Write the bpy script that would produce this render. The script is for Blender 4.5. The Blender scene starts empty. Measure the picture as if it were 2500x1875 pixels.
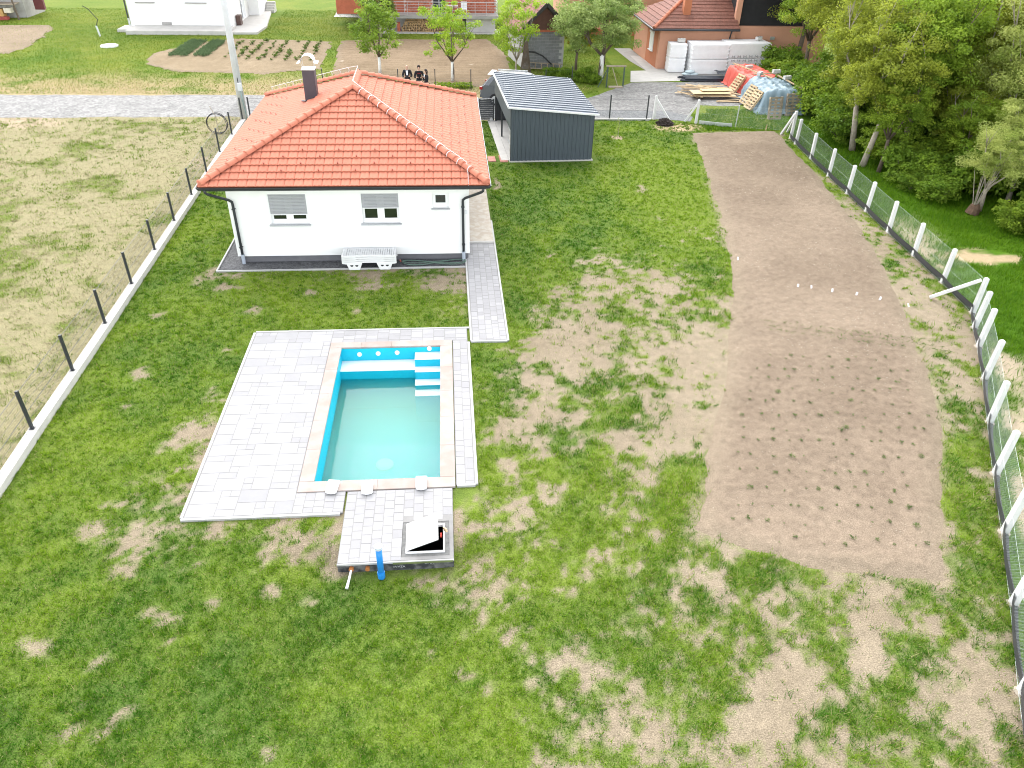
import bpy, bmesh, math, random
import numpy as np
from mathutils import Vector, Matrix

# ---------------------------------------------------------------- camera, sky, sun, exposure
scene = bpy.context.scene
COL = scene.collection
PI = math.pi
R = math.radians
random.seed(7)
RNG = np.random.default_rng(11)

CAM_H = 11.6
def camera_axes(pitch, roll, yaw):
    cy, sy, cp, sp = math.cos(yaw), math.sin(yaw), math.cos(pitch), math.sin(pitch)
    fwd = Vector((sy*cp, cy*cp, -sp)); right = Vector((cy, -sy, 0)); up = right.cross(fwd)
    cr, sr = math.cos(roll), math.sin(roll)
    return cr*right + sr*up, -sr*right + cr*up, fwd
_r, _u, _f = camera_axes(R(34.586), R(1.425), R(5.273))
cam_data = bpy.data.cameras.new('camera')
cam_data.sensor_width = 36.0
cam_data.lens = 36.0*1830.26/2500.0
cam_data.clip_start = 0.1
cam_data.clip_end = 3000.0
cam = bpy.data.objects.new('camera', cam_data); COL.objects.link(cam)
cam.matrix_world = Matrix(((_r.x, _u.x, -_f.x, 0), (_r.y, _u.y, -_f.y, 0), (_r.z, _u.z, -_f.z, CAM_H), (0, 0, 0, 1)))
scene.camera = cam

SUN_EL, SUN_AZ = R(42), R(-7)              # azimuth clockwise from +Y: veiled sun high beyond the house (its glow lies on the pool)
world = bpy.data.worlds.new('World'); scene.world = world; world.use_nodes = True
wn = world.node_tree.nodes; wl = world.node_tree.links
sky = wn.new('ShaderNodeTexSky'); sky.sky_type = 'NISHITA'; sky.sun_disc = False
sky.sun_elevation = SUN_EL; sky.sun_rotation = SUN_AZ
sky.air_density = 1.0; sky.dust_density = 1.0; sky.ozone_density = 1.0; sky.altitude = 200
bw = wn.new('ShaderNodeRGBToBW'); wl.new(sky.outputs[0], bw.inputs[0])            # thin overcast: cloud veil greys the blue
veil = wn.new('ShaderNodeMix'); veil.data_type = 'RGBA'; veil.inputs[0].default_value = .86
wl.new(sky.outputs[0], veil.inputs[6]); wl.new(bw.outputs[0], veil.inputs[7]); wl.new(veil.outputs[2], wn['Background'].inputs[0]); wn['Background'].inputs[1].default_value = 0.15
sun_data = bpy.data.lights.new('sun', 'SUN'); sun_data.energy = .75; sun_data.angle = R(120); sun_data.color = (1.0, 0.95, 0.87)
sun = bpy.data.objects.new('sun', sun_data); COL.objects.link(sun)
sdir = Vector((math.sin(SUN_AZ)*math.cos(SUN_EL), math.cos(SUN_AZ)*math.cos(SUN_EL), math.sin(SUN_EL)))
sun.rotation_euler = sdir.to_track_quat('Z', 'Y').to_euler(); sun.location = (-6, 60, 60)
vs = scene.view_settings
scene.display_settings.display_device = 'sRGB'
vs.view_transform = 'Standard'; vs.look = 'None'; vs.gamma = 1.0; vs.use_curve_mapping = False
vs.exposure = 2.62
scene.cycles.use_denoising = True; scene.cycles.filter_width = 1.05; scene.cycles.max_bounces = 6; scene.cycles.diffuse_bounces = 3; scene.cycles.glossy_bounces = 3
scene.cycles.transparent_max_bounces = 12; scene.cycles.volume_bounces = 5

# ---------------------------------------------------------------- helpers
class MB:
    """collects boxes, tubes, prisms ... and links them as ONE mesh object"""
    def __init__(s): s.v = []; s.f = []
    def add(s, vs_, fs): 
        n = len(s.v); s.v.extend([tuple(p) for p in vs_]); s.f.extend([tuple(i+n for i in q) for q in fs]); return s
    def box(s, x0, x1, y0, y1, z0, z1):
        return s.add([(x0,y0,z0),(x1,y0,z0),(x1,y1,z0),(x0,y1,z0),(x0,y0,z1),(x1,y0,z1),(x1,y1,z1),(x0,y1,z1)],
            [(0,3,2,1),(4,5,6,7),(0,1,5,4),(1,2,6,5),(2,3,7,6),(3,0,4,7)])
    def obox(s, c, size, m=None):
        m = m or Matrix.Identity(3); a, b, d = [k/2 for k in size]; c = Vector(c)
        P = [c + m @ Vector((sx*a, sy*b, sz*d)) for sz in (-1,1) for sx, sy in ((-1,-1),(1,-1),(1,1),(-1,1))]
        return s.add(P, [(0,3,2,1),(4,5,6,7),(0,1,5,4),(1,2,6,5),(2,3,7,6),(3,0,4,7)])
    def beam(s, p0, p1, w, h, up=(0,0,1)):
        p0, p1 = Vector(p0), Vector(p1); d = (p1-p0); L = d.length; d.normalize()
        u = Vector(up); sd = d.cross(u)
        if sd.length < 1e-4: sd = d.cross(Vector((0,1,0)))
        sd.normalize(); u = sd.cross(d)
        return s.obox((p0+p1)/2, (L, w, h), Matrix((d, sd, u)).transposed())
    def prism(s, poly, z0, z1):
        n = len(poly)
        return s.add([(x,y,z0) for x,y in poly]+[(x,y,z1) for x,y in poly],
            [tuple(range(n-1,-1,-1)), tuple(range(n,2*n))]+[(i,(i+1)%n,n+(i+1)%n,n+i) for i in range(n)])
    def tube(s, pts, r, n=8, caps=True):
        pts = [Vector(p) for p in pts]; rs = r if isinstance(r, (list, tuple)) else [r]*len(pts)
        base = len(s.v); t0 = (pts[1]-pts[0]).normalized()
        a = t0.cross(Vector((0,0,1)));  a = a if a.length > .05 else t0.cross(Vector((1,0,0))); a.normalize()
        for i, p in enumerate(pts):
            t = (pts[min(i+1,len(pts)-1)]-pts[max(i-1,0)]).normalized()
            a = (a - t*a.dot(t)).normalized(); b = t.cross(a)
            for k in range(n):
                q = 2*PI*k/n; s.v.append(tuple(p + (a*math.cos(q)+b*math.sin(q))*rs[i]))
        for i in range(len(pts)-1):
            for k in range(n):
                A = base+i*n+k; B = base+i*n+(k+1)%n; s.f.append((A, B, B+n, A+n))
        if caps:
            s.f.append(tuple(base+k for k in range(n-1,-1,-1))); e = base+(len(pts)-1)*n; s.f.append(tuple(e+k for k in range(n)))
        return s
    def wire(s, p0, p1, r):
        return s.tube([p0, p1], r, 3, False)
    def lathe(s, prof, c, n=16):
        base = len(s.v)
        for rr, z in prof:
            for k in range(n):
                q = 2*PI*k/n; s.v.append((c[0]+rr*math.cos(q), c[1]+rr*math.sin(q), c[2]+z))
        for i in range(len(prof)-1):
            for k in range(n):
                A = base+i*n+k; B = base+i*n+(k+1)%n; s.f.append((A, B, B+n, A+n))
        s.f.append(tuple(base+k for k in range(n-1,-1,-1))); e = base+(len(prof)-1)*n; s.f.append(tuple(e+k for k in range(n)))
        return s
    def build(s, name, m, parent=None, smooth=False, bevel=0, kind=None, loc=None, subsurf=0):
        me = bpy.data.meshes.new(name); me.from_pydata(s.v, [], s.f); me.update()
        return link(name, me, m, parent, smooth, bevel, kind, loc, subsurf)

def link(name, me, m, parent=None, smooth=False, bevel=0, kind=None, loc=None, subsurf=0):
    if m is not None and not me.materials: me.materials.append(m)
    o = bpy.data.objects.new(name, me); COL.objects.link(o)
    if parent is not None: o.parent = parent
    if loc is not None: o.location = loc
    if smooth: me.shade_smooth()
    if bevel:
        b = o.modifiers.new('bevel', 'BEVEL'); b.width = bevel; b.segments = 2; b.limit_method = 'ANGLE'
    if subsurf:
        q = o.modifiers.new('subsurf', 'SUBSURF'); q.levels = subsurf; q.render_levels = subsurf
    if kind: o['kind'] = kind
    return o
def thing(name, label, cat, loc=(0,0,0), rz=0, group=None):
    o = bpy.data.objects.new(name, None); COL.objects.link(o)
    o.location = loc; o.rotation_euler = (0,0,rz); o.empty_display_size = .2
    return tag(o, label, cat, group)
def tag(o, label, cat, group=None):
    o['label'] = label; o['category'] = cat
    if group: o['group'] = group
    return o
def dup(root, loc, rz=0, label=None, sc=None):
    r = root.copy(); COL.objects.link(r); r.location = loc; r.rotation_euler = (0,0,rz)
    if sc: r.scale = sc
    if label: r['label'] = label
    for ch in list(root.children):
        c = ch.copy(); COL.objects.link(c); c.parent = r
        for g in list(ch.children):
            d = g.copy(); COL.objects.link(d); d.parent = c
    return r
def piece(name, me, parent, mw):
    o = bpy.data.objects.new(name, me); COL.objects.link(o); o.parent = parent; o.matrix_local = mw
    return o

def np_mesh(name, verts, faces, k, attrs=None):
    """mesh from numpy arrays, every face with k corners"""
    me = bpy.data.meshes.new(name); nv, nf = len(verts), len(faces)
    me.vertices.add(nv); me.vertices.foreach_set('co', np.ascontiguousarray(verts, np.float32).ravel())
    me.loops.add(nf*k); me.loops.foreach_set('vertex_index', np.ascontiguousarray(faces, np.int32).ravel())
    me.polygons.add(nf); me.polygons.foreach_set('loop_start', np.arange(0, nf*k, k, dtype=np.int32))
    for an, (typ, arr) in (attrs or {}).items():
        at = me.attributes.new(an, typ, 'POINT')
        at.data.foreach_set('color' if typ == 'FLOAT_COLOR' else 'value', np.ascontiguousarray(arr, np.float32).ravel())
    me.update(); me.validate()
    return me

# ---- value noise in numpy (for soil, cover, colours)
def _hash(ix, iy, seed):
    h = (ix.astype(np.int64)*374761393 + iy.astype(np.int64)*668265263 + seed*974711) & 0xFFFFFFFF
    h = ((h ^ (h >> 13))*1274126177) & 0xFFFFFFFF
    return ((h ^ (h >> 16)) & 0xFFFFFF)/float(0xFFFFFF)
def vnoise(x, y, scale, seed=0):
    x = np.asarray(x, float)/scale; y = np.asarray(y, float)/scale
    ix = np.floor(x).astype(np.int64); iy = np.floor(y).astype(np.int64); fx = x-ix; fy = y-iy
    fx = fx*fx*(3-2*fx); fy = fy*fy*(3-2*fy)
    a = _hash(ix,iy,seed); b = _hash(ix+1,iy,seed); c = _hash(ix,iy+1,seed); d = _hash(ix+1,iy+1,seed)
    return (a*(1-fx)+b*fx)*(1-fy)+(c*(1-fx)+d*fx)*fy
def fbm(x, y, scale, seed=0, octv=4):
    t = 0; a = .5; n = 0
    for i in range(octv):
        ca, sa = math.cos(.6*i), math.sin(.6*i)
        t = t + a*vnoise(x*ca-y*sa, x*sa+y*ca, scale/2**i, seed+i*17); n += a; a *= .55
    return t/n
def sstep(a, b, x):
    t = np.clip((x-a)/(b-a), 0, 1); return t*t*(3-2*t)
def in_poly(x, y, poly):
    x = np.asarray(x, float); y = np.asarray(y, float); ins = np.zeros(x.shape, bool); n = len(poly)
    for i in range(n):
        x0, y0 = poly[i]; x1, y1 = poly[(i+1) % n]
        if y0 == y1: continue
        c = ((y0 > y) != (y1 > y)) & (x < (x1-x0)*(y-y0)/(y1-y0)+x0); ins ^= c
    return ins
def poly_dist(x, y, poly):
    """signed distance, positive inside"""
    x = np.asarray(x, float); y = np.asarray(y, float); d = np.full(x.shape, 1e9); n = len(poly)
    for i in range(n):
        x0, y0 = poly[i]; x1, y1 = poly[(i+1) % n]; dx, dy = x1-x0, y1-y0
        t = np.clip(((x-x0)*dx+(y-y0)*dy)/(dx*dx+dy*dy+1e-9), 0, 1)
        d = np.minimum(d, np.hypot(x-x0-t*dx, y-y0-t*dy))
    return np.where(in_poly(x, y, poly), d, -d)

# ---------------------------------------------------------------- materials
MATS = {}
def M(name, color, rough=.75, var=.12, scale=3.0, bump=0.0, bscale=60.0, metal=0.0, spec=.35, rnd=0.0, attr=None, fine=0.0, fscale=120.0, trans=0.0, two=None):
    """procedural: base colour broken up by two noises in world space, bump, per-object variation"""
    if name in MATS: return MATS[name]
    m = bpy.data.materials.new(name); m.use_nodes = True; nt = m.node_tree; N = nt.nodes; L = nt.links
    b = N['Principled BSDF']; b.inputs['Roughness'].default_value = rough; b.inputs['Metallic'].default_value = metal
    b.inputs['Specular IOR Level'].default_value = spec
    geo = N.new('ShaderNodeNewGeometry'); pos = geo.outputs['Position']
    n1 = N.new('ShaderNodeTexNoise'); n1.inputs['Scale'].default_value = scale; n1.inputs['Detail'].default_value = 6; n1.inputs['Roughness'].default_value = .65
    L.new(pos, n1.inputs['Vector'])
    mr = N.new('ShaderNodeMapRange'); mr.inputs[1].default_value = .28; mr.inputs[2].default_value = .72; mr.inputs[3].default_value = 1-var; mr.inputs[4].default_value = 1+var
    L.new(n1.outputs['Fac'], mr.inputs[0]); val = mr.outputs[0]
    def mul(a, bb):
        k = N.new('ShaderNodeMath'); k.operation = 'MULTIPLY'; L.new(a, k.inputs[0]); L.new(bb, k.inputs[1]); return k.outputs[0]
    if fine:
        n2 = N.new('ShaderNodeTexNoise'); n2.inputs['Scale'].default_value = fscale; n2.inputs['Detail'].default_value = 3
        L.new(pos, n2.inputs['Vector'])
        m2 = N.new('ShaderNodeMapRange'); m2.inputs[1].default_value = .3; m2.inputs[2].default_value = .7; m2.inputs[3].default_value = 1-fine; m2.inputs[4].default_value = 1+fine
        L.new(n2.outputs['Fac'], m2.inputs[0]); val = mul(val, m2.outputs[0])
    if rnd:
        oi = N.new('ShaderNodeObjectInfo'); m3 = N.new('ShaderNodeMapRange'); m3.inputs[3].default_value = 1-rnd; m3.inputs[4].default_value = 1+rnd*.6
        L.new(oi.outputs['Random'], m3.inputs[0]); val = mul(val, m3.outputs[0])
    mix = N.new('ShaderNodeVectorMath'); mix.operation = 'SCALE'
    if attr:
        at = N.new('ShaderNodeAttribute'); at.attribute_name = attr; L.new(at.outputs['Color'], mix.inputs[0])
    elif two is not None:
        n3 = N.new('ShaderNodeTexNoise'); n3.inputs['Scale'].default_value = two[1]; n3.inputs['Detail'].default_value = 5; L.new(pos, n3.inputs['Vector'])
        cr = N.new('ShaderNodeValToRGB'); cr.color_ramp.elements[0].position = .42; cr.color_ramp.elements[1].position = .6
        cr.color_ramp.elements[0].color = (*color, 1); cr.color_ramp.elements[1].color = (*two[0], 1)
        L.new(n3.outputs['Fac'], cr.inputs[0]); L.new(cr.outputs[0], mix.inputs[0])
    else: mix.inputs[0].default_value = color
    L.new(val, mix.inputs['Scale']); L.new(mix.outputs[0], b.inputs['Base Color'])
    if bump:
        nb = N.new('ShaderNodeTexNoise'); nb.inputs['Scale'].default_value = bscale; nb.inputs['Detail'].default_value = 5; L.new(pos, nb.inputs['Vector'])
        bp = N.new('ShaderNodeBump'); bp.inputs['Strength'].default_value = min(1, bump); bp.inputs['Distance'].default_value = .02*max(1, bump); L.new(nb.outputs['Fac'], bp.inputs['Height'])
        L.new(bp.outputs[0], b.inputs['Normal'])
    if trans:
        tr = N.new('ShaderNodeBsdfTranslucent'); L.new(mix.outputs[0], tr.inputs['Color'])
        ms = N.new('ShaderNodeMixShader'); ms.inputs[0].default_value = trans
        L.new(b.outputs[0], ms.inputs[1]); L.new(tr.outputs[0], ms.inputs[2]); L.new(ms.outputs[0], N['Material Output'].inputs['Surface'])
    MATS[name] = m
    return m

def gravel_mat(name, c0, c1, scale, bump=.6):
    """stones: voronoi cells with their own shade"""
    if name in MATS: return MATS[name]
    m = bpy.data.materials.new(name); m.use_nodes = True; N = m.node_tree.nodes; L = m.node_tree.links; b = N['Principled BSDF']; b.inputs['Roughness'].default_value = .85
    geo = N.new('ShaderNodeNewGeometry'); v = N.new('ShaderNodeTexVoronoi'); v.inputs['Scale'].default_value = scale; L.new(geo.outputs['Position'], v.inputs['Vector'])
    v2 = N.new('ShaderNodeTexVoronoi'); v2.inputs['Scale'].default_value = scale*.37; L.new(geo.outputs['Position'], v2.inputs['Vector'])
    sep = N.new('ShaderNodeSeparateColor'); L.new(v.outputs['Color'], sep.inputs[0])
    sep2 = N.new('ShaderNodeSeparateColor'); L.new(v2.outputs['Color'], sep2.inputs[0])
    n1 = N.new('ShaderNodeTexNoise'); n1.inputs['Scale'].default_value = .7; n1.inputs['Detail'].default_value = 5; L.new(geo.outputs['Position'], n1.inputs['Vector'])
    ad = N.new('ShaderNodeMath'); ad.operation = 'MULTIPLY_ADD'; ad.inputs[1].default_value = .45; L.new(sep.outputs[0], ad.inputs[0]); 
    a2 = N.new('ShaderNodeMath'); a2.operation = 'MULTIPLY_ADD'; a2.inputs[1].default_value = .2; L.new(sep2.outputs[0], a2.inputs[0])
    sc = N.new('ShaderNodeMath'); sc.operation = 'MULTIPLY'; sc.inputs[1].default_value = .45; L.new(n1.outputs['Fac'], sc.inputs[0]); L.new(sc.outputs[0], a2.inputs[2]); L.new(a2.outputs[0], ad.inputs[2])
    cr = N.new('ShaderNodeValToRGB'); cr.color_ramp.elements[0].position = .12; cr.color_ramp.elements[1].position = .88
    cr.color_ramp.elements[0].color = (*c0, 1); cr.color_ramp.elements[1].color = (*c1, 1); L.new(ad.outputs[0], cr.inputs[0]); L.new(cr.outputs[0], b.inputs['Base Color'])
    bp = N.new('ShaderNodeBump'); bp.inputs['Strength'].default_value = bump; bp.inputs['Distance'].default_value = .02; bp.invert = True
    L.new(v.outputs['Distance'], bp.inputs['Height']); L.new(bp.outputs[0], b.inputs['Normal'])
    MATS[name] = m
    return m

def leaf_mat(name, cA, cB, trans=.3):
    """foliage: per-leaf tint between two greens, light passing through"""
    if name in MATS: return MATS[name]
    m = bpy.data.materials.new(name); m.use_nodes = True; N = m.node_tree.nodes; L = m.node_tree.links; b = N['Principled BSDF']
    b.inputs['Roughness'].default_value = .55; b.inputs['Specular IOR Level'].default_value = .25
    at = N.new('ShaderNodeAttribute'); at.attribute_name = 'tint'
    cr = N.new('ShaderNodeValToRGB'); cr.color_ramp.elements[0].color = (*cA, 1); cr.color_ramp.elements[1].color = (*cB, 1)
    L.new(at.outputs['Fac'], cr.inputs[0]); L.new(cr.outputs[0], b.inputs['Base Color'])
    tr = N.new('ShaderNodeBsdfTranslucent'); L.new(cr.outputs[0], tr.inputs['Color'])
    ms = N.new('ShaderNodeMixShader'); ms.inputs[0].default_value = trans
    L.new(b.outputs[0], ms.inputs[1]); L.new(tr.outputs[0], ms.inputs[2]); L.new(ms.outputs[0], N['Material Output'].inputs['Surface'])
    MATS[name] = m
    return m

WHITE = M('white_render', (.80,.80,.79), .8, .03, 1.2, .12, 90)
WHITEPL = M('white_plastic', (.80,.80,.80), .4, .03, 2, 0)
ANTH = M('anthracite_paint', (.026,.030,.035), .4, .1, 4, .05, 60, spec=.5)
CONC = M('concrete', (.34,.33,.31), .9, .14, 2.5, .25, 60, fine=.06)
CONCW = M('pale_concrete', (.47,.455,.43), .85, .10, 2.0, .2, 60, fine=.04)
POSTW = M('white_concrete_post', (.62,.61,.60), .85, .07, 4, .2, 60)
WOODM = M('raw_timber', (.50,.37,.22), .8, .22, 6, .2, 40, rnd=.25)
WOODG = M('weathered_timber', (.36,.30,.23), .85, .25, 6, .3, 40, rnd=.25)
BARK = M('bark', (.13,.10,.075), .9, .3, 8, .6, 30)
BARKL = M('pale_bark', (.33,.29,.23), .9, .25, 8, .5, 30)
LIME = M('limewashed_bark', (.74,.73,.70), .9, .1, 8, .3, 30)
GLASSD = M('dark_window_glass', (.018,.024,.016), .06, .3, 1.5, 0, spec=.6)
BLACK = M('black_rubber', (.02,.02,.022), .6, .2, 8, .1, 60)
SIL = M('galvanised_metal', (.55,.57,.58), .35, .08, 5, 0, metal=.6)
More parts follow.
